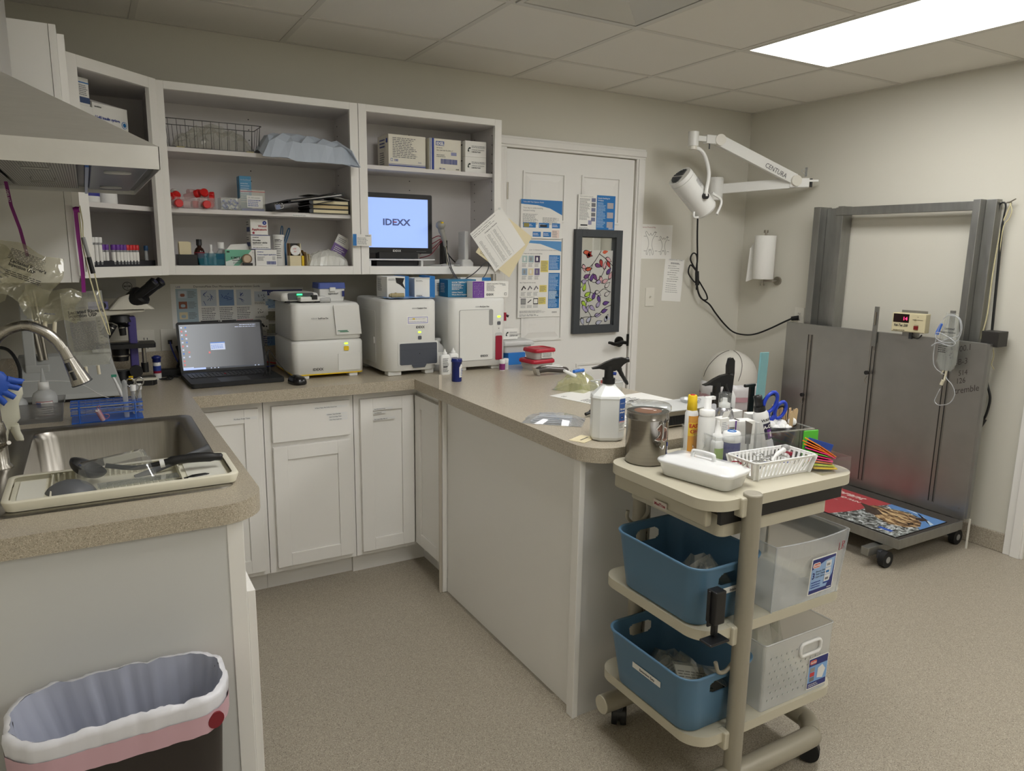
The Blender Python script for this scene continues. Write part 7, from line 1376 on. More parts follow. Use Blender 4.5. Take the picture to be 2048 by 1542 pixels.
def shears(x, y, z, rot, m, label, s=1.0):
    o = T('scissors', label, 'scissors', (cx_+x, cy_+y, cz_+z)); o.rotation_euler = rot
    for k in (-1, 1):
        el = [(k*.021*s+.017*s*math.cos(a)*(1 if k < 0 else .85), .003*k, .085*s+k*-.006+.026*s*math.sin(a)*(1.1 if k < 0 else .9)) for a in [2*PI*i/16 for i in range(16)]]
        P('finger_loop', G().tube(el, .0046*s, m, 8, closed=True), o); P('shank', G().tube([(k*.014*s, .003*k, .062*s), (k*.003, .003*k, .035*s), (-k*.002, .003*k, .02*s)], [.006*s, .0055*s, .004*s], m, 8, 3), o)
    P('blades', G().prism([(-.005, -.002), (.005, -.002), (.005, .002), (-.005, .002)], -.05, .03*s, CHROME), o); return o
shears(-.058, -.008, .052, (.1, .35, -.25), BLS, 'large blue-handled scissors standing in the black cup', 1.15); shears(-.03, .03, .045, (0, .5, -.5), BLACK, 'black-handled scissors behind the blue ones in the black cup', 1.1)
o = T('pen', 'grey pen leaning right behind the blue scissors', 'pen', (cx_-.03, cy_+.02, cz_+.01)); o.rotation_euler = (0, .48, 0); P('barrel', G().cyl((0, 0, 0), (0, 0, .13), .0055, GREY, .0055).cyl((0, 0, .13), (0, 0, .15), .0045, LGREY, .003), o)
# tall things behind the organizer on the cart
AMB = mt((34, 28, 24), .15, name='dark_amber')
TRG = mt((18, 18, 19), .38, name='trigger_black')
def trigger(par, z, s=1.0, flip=1):
    q = s*.72
    g = G(); g.cyl((0, 0, z), (0, 0, z+.022*q), .0185*s, TRG, n=20).cyl((0, 0, z+.022*q), (0, 0, z+.07*q), .0135*s, TRG, .0125*s); P('collar', g, par)
    f = flip; g = G(FY(0, .009*s, z)); pl_ = [(-.05, .058), (-.03, .06), (-.014, .056), (.0, .05), (.016, .052), (.03, .062), (.04, .078), (.05, .088), (.049, .102), (.036, .106), (.012, .1), (-.012, .086), (-.032, .07), (-.05, .062)]
    pl_ = [(f*x*s, y*q) for x, y in pl_]; g.prism(pl_ if f > 0 else pl_[::-1], 0, .018*s, TRG); P('sprayer_head', g, par, bev=.0015)
    g = G(); g.tube([(f*.026*s, 0, z+.07*q), (f*.032*s, 0, z+.05*q), (f*.04*s, 0, z+.03*q), (f*.056*s, 0, z-.004*q)], [.008*s, .0065*s, .0055*s, .003*s], TRG, 8, 4); P('trigger', g, par); P('nozzle', G().cyl((f*.047*s, 0, z+.095*q), (f*.057*s, 0, z+.097*q), .0075*s, TRG), par)
o = T('spray_bottle', 'dark amber spray bottle with black trigger behind the organizer items', 'spray bottle', (-2.278, -2.03, ZT_+.0)); o.rotation_euler[2] = -.2; P('bottle', G().loft([[(R_*math.cos(a), R_*math.sin(a)*.85, z) for a in [PI/8+PI/4*i for i in range(8)]] for R_, z in ((.044, 0), (.046, .003), (.046, .1), (.04, .118), (.017, .142), (.015, .16))], AMB, sm=False), o, bev=.003); trigger(o, .158, .95)
o = T('grooming_brush', 'black flat-handled brush standing upright behind the amber spray bottle', 'brush', (-2.238, -2.035, ZT_-.0)); o.rotation_euler = (-.04, .04, -.2); g = G(FY(0, 0, 0)); g.prism([(-.012, .12), (.008, .12), (.012, .16), (.016, .23), (.014, .27), (.006, .28), (-.004, .277), (-.009, .255), (-.006, .21), (-.014, .17)], -.007, .007, TRG); P('handle', g, o, bev=.003); P('head', G().b(-.025, .02, -.006, .01, .0, .125, TRG), o, bev=.003)
o = T('lotion_bottle', 'white bottle with pump standing behind the grooming brush', 'bottle', (-2.2, -2.005, ZT_)); P('bottle', G().lathe([(.022, 0), (.024, .003), (.024, .15), (.014, .17), (.009, .172), (.009, .21), (.003, .212)], WHITE), o); 
o = T('squeeze_bottle', 'white round-shouldered bottle behind the amber spray bottle', 'bottle', (-2.29, -1.995, ZT_)) if False else None
o = T('teal_board', 'flat teal strip standing on end behind the blue scissors', 'board', (-2.075, -2.02, ZT_)); o.rotation_euler = (.0, .05, .2); P('strip', G().b(-.024, .024, -.003, .003, 0, .285, mt((120, 170, 176), .5, name='teal_strip')), o, bev=.001)
o = T('clamp', 'black clip handle sticking up left of the teal strip', 'clip', (-2.088, -2.0, ZT_)); P('handle', G().b(-.012, .012, -.004, .004, 0, .182, TRG).b(-.035, .014, -.005, .005, .172, .182, TRG), o, bev=.003)
# ================================================================ on the peninsula
r = T('spray_bottle', 'large white antiseptic spray bottle with black trigger at the peninsula corner', 'spray bottle', (-2.572, -1.872, ZC+.0005), -.5)
SPB = mt((228, 230, 228), .3, name='bottle_translucent')
oc = lambda k, z: [(x*k, y*k, z) for x, y in ((.05, -.022), (.05, .022), (.028, .04), (-.028, .04), (-.05, .022), (-.05, -.022), (-.028, -.04), (.028, -.04))][::1]
P('bottle', G().loft([oc(.82, 0), oc(.93, .004), oc(1, .012), oc(1, .128), oc(1.03, .133), oc(.98, .14), oc(.42, .168), oc(.33, .176)], SPB, sm=False), r, bev=.004, seg=3); trigger(r, .174, 1.05)
P('lock_tab', G().cyl((.014, -.004, .205), (.02, -.008, .205), .005, INKB, n=10), r)
g = G(FR((.0285, -.0405, .03), (.022, .018, 0), (0, 0, 1))); g.r(.001, .0275, .0, .105, PAPER, 0); g.prism(rr(.002, .0265, .03, .104, .002, 3), .0002, .0006, mt((54, 92, 160), .45)); g.text('amazon', .005, .087, .006, PAPER, .001); g.text('first aid', .0045, .068, .0085, PAPER, .001, bold=.04, sx=.8); g.text('antiseptic', .0035, .059, .0075, PAPER, .001, bold=.04, sx=.72); g.cyl((.014, .045, .0006), (.014, .045, .001), .005, NAVY, n=16); g.text('70%', .0105, .043, .004, PAPER, .0014, bold=.05); g.r(.002, .0265, .03, .034, mt((220, 170, 170), .5), .001); g.lines(.003, .024, .012, .028, 4, INKL, .001); g.text('26 FL OZ 1 PT', .003, .004, .004, INK, .001); P('label', g, r)
# clippers
r = T('hair_clippers', 'grey metallic hair clippers lying beside the red-lidded tubs', 'clippers', (-2.155, -.80, ZC+.003), .0); CLP = mt((88, 84, 82), .3, .6, 'clipper_grey')
r.rotation_euler = (0, 0, -.05); g = G(); rings = []
for x, z, a, b in ((0, .02, .018, .016), (.02, .026, .022, .017), (.05, .027, .021, .016), (.09, .022, .02, .015), (.13, .017, .02, .015), (.155, .015, .019, .014), (.163, .015, .014, .009)): rings.append([(x, a*math.cos(t), z+b*math.sin(t)) for t in [2*PI*i/20 for i in range(20)]])
g.loft(rings, CLP); P('body', g, r); P('chrome_strip', G().tube([(.01, -.012, .039), (.04, -.014, .042), (.09, -.012, .036), (.13, -.01, .031)], .004, CHROME, 8, 4), r); P('blade', G().add([(-.02, -.018, .034), (-.006, -.018, .0), (.008, -.018, .0), (.0, -.018, .03), (-.02, .018, .034), (-.006, .018, .0), (.008, .018, .0), (.0, .018, .03)], [(0, 1, 2, 3), (7, 6, 5, 4), (0, 4, 5, 1), (1, 5, 6, 2), (2, 6, 7, 3), (3, 7, 4, 0)], CHROME), r)
# bag of yellow fluid
o = film('fluid_bag', 'partly full clear bag of pale yellow fluid lying on the peninsula', (-2.165, -1.14, ZC+.001), .19, .15, .06, clear((222, 222, 170), .12, .05, .3, 'yellow_fluid_film'), 51, .5, amp=.4, nx=12, ny=10)
P('clamp', G().cyl((-.02, .01, .072), (.05, .0, .07), .007, mt((60, 120, 210), .4)), o); P('port', G().cyl((-.09, .02, .085), (-.03, .0, .055), .006, WHITE, .009), o); P('tubing', G().tube([(.02, .0, .065), (.06, -.03, .05), (.05, -.06, .02), (.09, -.04, .006)], .0028, CLR2, 6, 6), o); P('tubing', G().tube([(-.03, .03, .066), (.05, .03, .075), (.1, .0, .04), (.1, -.04, .01)], .0028, CLR2, 6, 6), o)
# acrylic cup holder with red cap
r = T('acrylic_holder', 'clear acrylic cup holder behind the white spray bottle', 'holder', (-2.245, -1.44, ZC)); P('holder', G().loft([[(x, y, .0) for x, y in rr(-.05, .05, -.035, .035, .006, 3)], [(x*1.05, y*1.05, .085) for x, y in rr(-.05, .05, -.035, .035, .006, 3)]], CLR, True, False, False), r)
P('rim', G().tube([(x*1.05, y*1.05, .085) for x, y in rr(-.05, .05, -.035, .035, .006, 3)], .002, CLR2, 6, closed=True), r)
r = T('sample_vial', 'small vial with red cap behind the acrylic holder', 'vial', (-2.17, -1.33, ZC)); P('vial', G().lathe([(.014, 0), (.014, .05)], CLR2), r); P('cap', G().lathe([(.016, .048), (.016, .066)], RED), r)
r = T('stapler', 'dark stapler end poking out left of the white spray bottle', 'stapler', (-2.43, -1.60, ZC), .2); P('body', G().tube([(-.03, 0, .012), (0, 0, .016), (.06, .0, .02)], [.006, .011, .012], BLACK, 10, 4), r)
# papers
def flat(name, label, x, y, w_, h_, rz, m, dr_=None, z=0, cat='paper'):
    g = G(); g.b(0, w_, 0, h_, 0, .0008, m); 
    if dr_: dr_(g, w_, h_)
    return O(name, g, label, cat, (x, y, ZC+.0005+z), rz)
def pp1(g, w_, h_): g.lines(.02, .08, .03, .1, 5, INK, .001); g.lines(.1, .15, .03, .12, 6, INK, .001); g.lines(.02, .05, .18, .2, 2, INK, .001); g.r(.03, .06, .012, .02, INK, .001)
flat('paper_sheet', 'printed white sheet lying under the fluid bag, left of the spray bottle', -2.305, -1.46, .2, .24, .25, PAPER, pp1); flat('paper_sheet', 'printed white sheet lying right of the spray bottle', -2.16, -1.62, .2, .26, .1, PAPER, lambda g, w_, h_: (g.lines(.02, .1, .04, .22, 9, INK, .001), g.r(0, w_, .13, .131, INKL, .001)), .001)
flat('paper_sheet', 'dark-edged folder with sheet behind the steel canister', -2.42, -1.86, .16, .2, .1, PAPER, lambda g, w_, h_: g.lines(.02, .12, .03, .17, 9, INK, .001), .002)
flat('note_card', 'cream handwritten note card beside the spray bottle', -2.665, -1.885, .08, .055, .45, CREAM, lambda g, w_, h_: g.lines(.02, .07, .018, .03, 1, INK, .001), 0, 'note')
o = film('zip_bag', 'zip bag of silvery packets lying at the edge of the peninsula', (-2.585, -1.60, ZC+.001), .2, .13, .022, clear((226, 230, 234), .14, .08, .2, 'zip_film'), 55, -.75, amp=.4, nx=9, ny=7); SLV = mt((214, 218, 226), .25, .3, 'silver_packet')
for k in range(4): q = G(); q.b(-.075+.006*k, .06, -.045+.01*k, -.005+.01*k, .002+.004*k, .0035+.004*k, SLV); P('packet', q, o, bev=.0005)
# jar with brown lid and the little storage unit
r = T('glass_jar', 'small glass jar with brown patterned lid at the far right of the peninsula', 'jar', (-2.10, -1.68, ZC)); P('jar', G().lathe([(.026, 0), (.027, .002), (.027, .03)], PAPER), r); P('lid', G().lathe([(.029, .029), (.029, .038), (.026, .04)], mt((110, 76, 56), .5, bump=.5, bscale=120)), r)
r = T('drawer_unit', 'beige desktop unit with black mesh front behind the steel canister', 'organizer', (-2.36, -1.86, ZC+.0045), .0); UB = mt((176, 168, 150), .4, .2, 'unit_beige')
P('case', G().b(0, .3, 0, .12, 0, .055, UB).b(-.01, .32, -.02, .12, .055, .06, LGREY), r, bev=.002); g = G(FY(.01, -.001, .006)); g.b(0, .28, 0, .03, 0, .002, BLKM)
for i in range(40): g.b(.004+.007*i, .0052+.007*i, .001, .029, .002, .003, DKG)
P('mesh_front', g, r); P('tray', G().lathe([(.025, .06), (.034, .066), (.036, .072), (.033, .072), (.025, .064), (.001, .063)], CLR2, 28, (.2, .06), c1=False), r)
# ================================================================ dome waste bin behind the peninsula
r = T('dome_bin', 'white dome-lidded waste bin with bag folded over its rim, in the far corner', 'waste bin', (-.425, -.36, 0)); DM = mt((206, 203, 194), .5, name='dome_white')
P('can', G().lathe([(.115, 0), (.12, .004), (.15, .63)], DM, 36), r); P('dome_lid', G().lathe([(.168, .67), (.17, .68), (.17, .705)]+[(.168*math.cos(t), .705+.168*math.sin(t)) for t in [PI/2*i/12 for i in range(1, 12)]]+[(.001, .873)], DM, 44, c1=False), r)
for a in (2.7, 4.2): P('lid_seam', G().tube([(.1705*math.cos(t)*math.cos(a+.35*math.sin(t)), .1705*math.cos(t)*math.sin(a+.35*math.sin(t)), .705+.1705*math.sin(t)) for t in [PI/2*i/14 for i in range(14)]], .0016, mt((60, 58, 54), .6), 5), r)
BGW = mt((214, 212, 214), .4, name='liner_white', coat=.4); BGP = mt((190, 150, 158), .5, name='liner_pink')
rn = random.Random(15); n = 60
def cuff(R_, z, amp): return [((R_+rn.uniform(-amp, amp))*math.cos(2*PI*i/n), (R_+rn.uniform(-amp, amp))*math.sin(2*PI*i/n), z+rn.uniform(-amp, amp)) for i in range(n)]
P('liner', G().loft([cuff(.165, .52, .008), cuff(.174, .57, .007), cuff(.182, .64, .008), cuff(.176, .68, .004), cuff(.16, .68, .002)], BGW, False, False), r, label='white crumpled liner'); P('liner_band', G().loft([cuff(.182, .575, .003), cuff(.184, .605, .003)], BGP, False, False), r, label='pink band of the liner')
# ================================================================ waste bin in the foreground
bw, bd, zr = .193, .102, .582
r = T('waste_bin', 'dark brown slim waste bin with grey liner in front of the sink cabinet', 'waste bin', (-3.929, -2.064, 0), math.radians(.5)); BBN = mt((44, 38, 36), .45, name='bin_brown')
R2 = lambda a, b, q, z: [(x, y, z) for x, y in rr(-a, a, -b, b, q, 8)]
P('bin', G().loft([R2(.15, .07, .03, 0), R2(.156, .075, .035, .01), R2(.184, .095, .075, .50), R2(.186, .0965, .075, .565)], BBN, True, False), r)
LIN = mt((176, 180, 196), .38, name='liner_grey', coat=.3)
rn = random.Random(21); N2 = 120
def ringn(a, b, q, z, amp, fold=0, za=0):
    base = rr(-a, a, -b, b, q, 10); L_ = []; P_ = base+[base[0]]; seg = [math.dist(P_[i], P_[i+1]) for i in range(len(base))]; tot = sum(seg); out = []
    for k in range(N2):
        s = tot*k/N2; i = 0
        while s > seg[i]: s -= seg[i]; i += 1
        t = s/max(seg[i], 1e-9); x = P_[i][0]+(P_[i+1][0]-P_[i][0])*t; y = P_[i][1]+(P_[i+1][1]-P_[i][1])*t; d_ = math.hypot(x, y)
        f = fold*(math.sin(k*.62+1.3*math.sin(k*.21))+.6*math.sin(k*1.7+2))*.5+rn.uniform(-amp, amp); out.append((x+x/d_*f, y+y/d_*f, z+za*math.sin(k*.5+math.sin(k*.31)*2)*.5+rn.uniform(-amp, amp)))
    return out
g = G(); g.loft([ringn(bw+.003, bd+.003, .08, zr-.04, .0014, .003), ringn(bw+.005, bd+.005, .08, zr-.012, .0016, .0035), ringn(bw+.003, bd+.003, .08, zr, .0014, .003, .006), ringn(bw-.006, bd-.006, .075, zr+.001, .0014, .003, .006)], mt((222, 222, 228), .35, name='liner_light', coat=.4), False, False); P('liner_cuff', g, r, label='white top cuff of the liner')
g = G(); g.loft([ringn(bw-.006, bd-.006, .075, zr+.001, .0005, .004, .006), ringn(bw-.010, bd-.010, .075, zr-.03, .0008, .004), ringn(bw-.022, bd-.022, .075, zr-.12, .0008, .010), ringn(bw-.036, bd-.032, .04, zr-.26, .0008, .010), ringn(bw-.056, bd-.04, .035, zr-.40, .001, .006)], LIN, False, True); P('liner_inside', g, r, label='grey inside of the liner')
P('liner_band', G().loft([ringn(bw+.004, bd+.004, .08, zr-.078, .0008, .002), ringn(bw+.005, bd+.005, .08, zr-.036, .0008, .002)], mt((206, 168, 178), .45, name='band_pink'), False, False), r, label='pink drawstring band of the liner')
P('red_tab', G().cyl((bw-.034, -.088, zr-.058), (bw-.0305, -.0975, zr-.058), .017, mt((120, 22, 34), .6), n=20), r, label='dark red round drawstring hole')
# ================================================================ lift table / scale against the right wall
SD = STEELD; SDP = steel('panel_steel', (170, 169, 166), .36, (3, 3, 3), .06)
r = T('lift_table', 'stainless steel walk-on lift table with back panel against the right wall', 'lift table', (-.15, -1.73, 0))
P('back_panel', G().b(0, .022, .0, 1.19, .152, 1.062, SDP), r, bev=.002)
P('panel_flange', G().b(.0, .03, -.012, 0, .165, 1.06, SD), r)
P('platform', G().b(-.55, -.005, 0, 1.19, .108, .152, SD).b(-.552, -.546, -.002, 1.192, .108, .156, SD).b(-.55, -.05, -.003, .003, .108, .156, SD), r, bev=.0015)
P('platform_inset', G().b(-.54, -.01, .01, 1.18, .152, .1535, mt((84, 80, 76), .45, .5, 'dull_tread')), r)
for y in (.085, 1.05): 
    P('foot_bar', G().b(-.645, .1, y, y+.04, .06, .1, SD), r, bev=.002)
    for x in (-.565, .035):
        c = P('caster', G().b(x-.012, x+.03, y-.02, y, .04, .075, DKG), r); P('wheel', G().cyl((x+.012, y-.045, .04), (x+.012, y-.015, .04), .04, BLKM, n=24), c); P('hub', G().cyl((x+.012, y-.047, .04), (x+.012, y-.0455, .04), .016, GREY), c)
for y, z1 in ((1.007, 1.045), (.587, 1.2), (.177, 1.21)):
    y_ = y
    P('slot_rail', G().b(-.004, .001, y_-.016, y_+.016, .2, 1.0, mt((156, 152, 146), .4, .9, 'rail_steel')).b(-.0055, -.004, y_-.013, y_-.009, .205, 1.0, BLACK).b(-.0055, -.004, y_+.009, y_+.013, .205, 1.0, BLACK), r)
    if z1 > 1.1: P('hook_bar', G().b(-.016, -.006, y_-.012, y_+.012, .98, z1, SD).cyl((-.02, y_, z1-.03), (-.02, y_, z1-.1), .004, NICKEL), r, bev=.001)
    for k in range(5): P('rivet', G().cyl((-.004, y_, .24+.18*k), (-.007, y_, .24+.18*k), .004, NICKEL, n=8), r)
for y, z in ((1.01, .63), (.6, .83)): P('knob', G().cyl((-.005, y, z), (-.02, y, z), .004, NICKEL).cyl((-.02, y, z), (-.034, y, z), .0115, BLACK), r); P('chain', G().tube([(-.012, y, z+.28), (-.014, y+.004, z+.1), (-.014, y, z)], .0012, NICKEL, 5), r); P('lock_pin', G().tube([(-.012, y+.006, z-.02), (-.02, y+.012, z-.045), (-.012, y+.004, z-.06)], .003, NICKEL, 6, 3), r)
for y, z in ((.03, .21), (1.16, .21)): P('bolt', G().cyl((0, y, z), (-.004, y, z), .006, NICKEL, n=10), r)
# uprights and crossbar behind the panel
for y0, y1 in ((.905, 1.09), (.09, .175)):
    wide = y1-y0 > .1
    g = G()
    if wide: g.b(.035, .14, y1-.045, y1, .1, 1.757, SD).b(.10, .14, y0+.04, y1-.045, .1, 1.75, SD).b(.055, .14, y0, y0+.035, .1, 1.757, SD)
    else: g.b(.04, .14, y1-.035, y1, .1, 1.757, SD).b(.09, .14, y0+.0, y1-.035, .1, 1.757, SD)
    P('upright', g, r, bev=.002)
P('crossbar', G().b(.05, .09, .17, .95, 1.705, 1.75, SD), r, bev=.002)
P('end_box', G().b(.03, .12, -.03, .05, 1.045, 1.12, mt((60, 58, 56), .45, .5, 'box_dark')), r, bev=.003)
# mat: flat printed board with a dog picture
MT = bpy.data.materials.new('mat_photo'); MT.use_nodes = True; nt = MT.node_tree; b = nt.nodes['Principled BSDF']; N = nt.nodes.new; K = nt.links.new
tc = N('ShaderNodeTexCoord'); n1 = N('ShaderNodeTexNoise'); n1.inputs['Scale'].default_value = 26; n1.inputs['Detail'].default_value = 7; n1.inputs['Distortion'].default_value = 1.6; K(tc.outputs['Object'], n1.inputs['Vector'])
rp = N('ShaderNodeValToRGB'); e = rp.color_ramp.elements; e[0].position = .36; e[0].color = (*lin((44, 44, 46)), 1); e[1].position = .64; e[1].color = (*lin((206, 212, 214)), 1); x = e.new(.48); x.color = (*lin((104, 108, 104)), 1); K(n1.outputs['Fac'], rp.inputs[0]); K(rp.outputs[0], b.inputs['Base Color']); b.inputs['Roughness'].default_value = .4
FUR = bpy.data.materials.new('mat_fur'); FUR.use_nodes = True; nt = FUR.node_tree; b = nt.nodes['Principled BSDF']; N = nt.nodes.new; K = nt.links.new
tc = N('ShaderNodeTexCoord'); mp = N('ShaderNodeMapping'); mp.inputs['Scale'].default_value = (3, 1, 1); mp.inputs['Rotation'].default_value = (0, 0, .5); n1 = N('ShaderNodeTexNoise'); n1.inputs['Scale'].default_value = 14; n1.inputs['Detail'].default_value = 8; n1.inputs['Distortion'].default_value = 1.2; K(tc.outputs['Object'], mp.inputs[0]); K(mp.outputs[0], n1.inputs['Vector'])
rp = N('ShaderNodeValToRGB'); e = rp.color_ramp.elements; e[0].position = .38; e[0].color = (*lin((54, 42, 36)), 1); e[1].position = .62; e[1].color = (*lin((214, 186, 140)), 1); x = e.new(.5); x.color = (*lin((140, 108, 74)), 1); K(n1.outputs['Fac'], rp.inputs[0]); K(rp.outputs[0], b.inputs['Base Color']); b.inputs['Roughness'].default_value = .4
BLT = mt((96, 140, 196), .4, name='mat_sky'); MRD = mt((176, 66, 72), .4, name='mat_red')
g = G(FR((-.686, -.75, .1545), (0, -1, 0), (1, 0, 0))); W_, D_ = .955, .43
g.b(0, W_, 0, D_, 0, .002, BLKM); h0 = .0023
def pg(pts, m, k): g.add([(x, y, h0+.00025*k) for x, y in pts], [tuple(range(len(pts)))], m)
pg([(.003, .003), (W_-.003, .003), (W_-.003, D_-.003), (.003, D_-.003)], MT, 0)
pg([(.003, .003), (.585, .003), (.6, .05), (.62, .12), (.63, .2), (.625, .27), (.66, D_-.003), (.003, D_-.003)], MRD, 1)
pg([(.66, D_-.003), (W_-.003, D_-.003), (W_-.003, .2), (.9, .25), (.86, .36), (.78, .39), (.7, .36), (.655, .40)], BLT, 1); pg([(.74, D_-.01), (.8, D_-.01), (W_-.01, .33), (W_-.01, .3), (.86, .39)], mt((190, 210, 228), .4), 2)
pg([(.6, .28), (.63, .33), (.70, .34), (.76, .37), (.83, .36), (.86, .33), (.9, .3), (.93, .24), (.9, .17), (.83, .14), (.76, .16), (.7, .2), (.66, .24)], FUR, 2); pg([(.56, .30), (.6, .3), (.68, .28), (.73, .24), (.72, .19), (.66, .2), (.62, .25)], mt((70, 56, 48), .5, name='dog_ear'), 3)
pg([(.845, .345), (.87, .375), (.9, .36), (.89, .32), (.86, .315)], mt((60, 46, 38), .5), 3); pg([(.86, .235), (.885, .25), (.9, .235), (.885, .215)], mt((40, 30, 28), .5), 3); pg([(.775, .27), (.79, .278), (.8, .27), (.79, .262)], mt((24, 18, 16), .5), 3)
P_ = mt((232, 214, 208), .5, name='mat_lettering')
g.text('galliprant', .535, .345, .075, P_, h0+.0006, 'RIGHT', bold=.02, shear=.35); g.text('INFLAMMATION AND PAIN', .56, .285, .033, P_, h0+.0006, 'RIGHT', bold=.02, shear=.15); g.text('TREATMENT', .35, .245, .033, P_, h0+.0006, 'RIGHT', bold=.02, shear=.15); g.lines(.2, .5, .18, .235, 4, P_, h0+.0006, fill=.25); g.r(.83, .9, .045, .07, mt((50, 90, 180), .5), h0+.0006)
O('floor_mat', g, 'red printed board with a shaggy dog picture lying on the lift table platform', 'mat')
# scale readout
r = T('scale_display', 'cream scale readout box with small red digits on the steel panel', 'scale display', (-.185, -1.345, 1.075), .15); CR_ = mt((206, 196, 160), .5, name='readout_cream')
P('case', G().b(-.005, .05, -.085, .085, .005, .105, CR_), r, bev=.003); P('bracket', G().b(.045, .05, -.07, .06, .1, .118, SD), r); P('bracket', G().b(.03, .05, -.04, .04, -.02, .006, SD), r)
g = G(FX(-.0055, .08, .01)); g.r(.002, .082, .045, .09, mt((30, 12, 14), .2, name='display_dark'), .0004); P('display', g, r)
g = G(FX(-.0055, .08, .01)); g.text('14', .05, .058, .024, mt((255, 40, 90), .4, emit=1.2, name='red_digits'), .001, bold=.02); P('digits', g, r)
g = G(FX(-.0055, .08, .01)); g.text('Vet-Tec 200', .006, .024, .019, INK, .0008, bold=.03, shear=.25, sx=.75); g.lines(.006, .07, .0, .008, 1, INK, .0008); g.lines(.1, .155, .06, .066, 1, INK, .0008); g.text('OFF', .12, .076, .006, INK, .0008); g.text('POWER', .112, .034, .006, INK, .0008); g.r(.0, .162, -.003, -.001, INK, .0008); P('lettering', g, r)
P('power_switch', G(FX(-.006, -.03, .022)).b(0, .022, 0, .02, 0, .004, mt((120, 24, 24), .4)), r, label='dark red power switch'); P('toggle', G().cyl((-.006, -.035, .074), (-.02, -.035, .074), .003, NICKEL), r); P('cord', G().tube([(.03, -.01, .005), (.02, -.015, -.015), (.02, -.045, -.025), (.03, -.06, -.005)], .003, BLACK, 6, 5).b(.015, .035, -.015, .0, -.03, .005, DKG), r)
# fluid bag on the hook bar
r = T('fluid_bag', 'clear fluid bag with coiled line hanging on the right hook bar', 'fluid bag', (-.205, -1.575, 1.19)); r.rotation_euler = (0, 0, -PI/2+.0)
nx, ny = 10, 16; CF_ = clear((226, 230, 226), .12, .06, .16, 'bag_film')
for s in (1, -1):
    g = G(); V = []; rn = random.Random(77+s)
    for j in range(ny+1):
        v = j/ny; hw = .03+.02*min(1, v*2.2)-(.02 if v > .93 else 0); pf = .004+.02*math.sin(PI*min(1, v*.9+.1))**1.5
        for i in range(nx+1): u = i/nx; V.append(((u-.5)*2*hw, -s*pf*math.sin(PI*u)**.6+rn.uniform(-.0006, .0006), -v*.29+.01))
    g.add(V, [(j*(nx+1)+i, j*(nx+1)+i+1, (j+1)*(nx+1)+i+1, (j+1)*(nx+1)+i) for j in range(ny) for i in range(nx)], CF_, True); P('film', g, r)
P('fluid', G().loft([[(a*math.cos(t), .016*math.sin(t), z) for t in [2*PI*i/20 for i in range(20)]] for a, z in ((.03, -.275), (.044, -.262), (.046, -.2), (.045, -.17))], clear((214, 218, 214), .1, .04, .14, 'clear_fluid')), r)
g = G(FY(0, -.026, 0)); g.text('Lactated', -.015, -.07, .014, INK, 0, bold=.02); g.text('Ringer\'s Injection', -.035, -.088, .011, INK, 0, bold=.02); g.lines(-.035, .015, -.19, -.13, 6, INK, 0); g.text('-4          ', .02, -.2, .01, INK, 0)
for k in range(6): g.r(.028, .036, -.1-.022*k, -.0985-.022*k, INK, 0)
P('print', g, r); P('clamp', G().cyl((-.035, -.022, -.045), (-.055, -.02, -.1), .007, mt((60, 110, 210), .4), .009), r, label='blue roller clamp')
tb = CLR2
P('coiled_line', G().tube([(-.0, -.02, .0), (.05, -.025, -.01), (.07, -.03, -.06), (.055, -.03, -.12), (.0, -.034, -.135), (-.045, -.034, -.12), (-.05, -.034, -.09), (.0, -.036, -.1), (.05, -.036, -.13), (.03, -.036, -.15), (-.03, -.036, -.14), (-.065, -.034, -.16), (-.05, -.03, -.145), (.0, -.03, -.12), (.06, -.03, -.09), (.055, -.03, -.02), (.01, -.03, .005), (-.03, -.03, -.03), (-.05, -.028, -.12), (-.055, -.024, -.22), (-.04, -.02, -.27), (-.005, 0, -.3)], .0027, tb, 6, 5), r)
P('drip_line', G().tube([(.0, 0, -.29), (.012, 0, -.32), (.04, 0, -.345), (.06, 0, -.39), (.04, 0, -.44), (-.01, 0, -.46), (-.035, 0, -.445), (-.03, 0, -.42), (-.015, 0, -.375)], .0027, tb, 6, 5), r); CRM = mt((216, 210, 186), .4, name='connector_cream')
P('port', G().cyl((.005, 0, -.28), (.0, 0, -.33), .005, CRM).cyl((-.008, 0, -.28), (-.018, 0, -.3), .004, CRM).cyl((-.005, 0, -.33), (-.012, 0, -.355), .008, CRM), r)
# marker writing on the panel
for s, y, z, sz in (('100.1', -1.585, 1.0, .042), ('-B-3', -1.592, .935, .042), ('514', -1.612, .885, .036), ('126', -1.605, .842, .038), ('tremble', -1.605, .79, .045)):
    g = G(FX(0, 0, 0)); g.text(s, 0, 0, sz, mt((72, 66, 62), .6, name='marker_grey'), 0, shear=.3, sx=.85, rot=.32); o = build('panel_writing', g); o.location = (-.1506-.0008, y, z); o.parent = bpy.data.objects['lift_table']; o.matrix_parent_inverse = Matrix.Translation((.15, 1.73, 0))
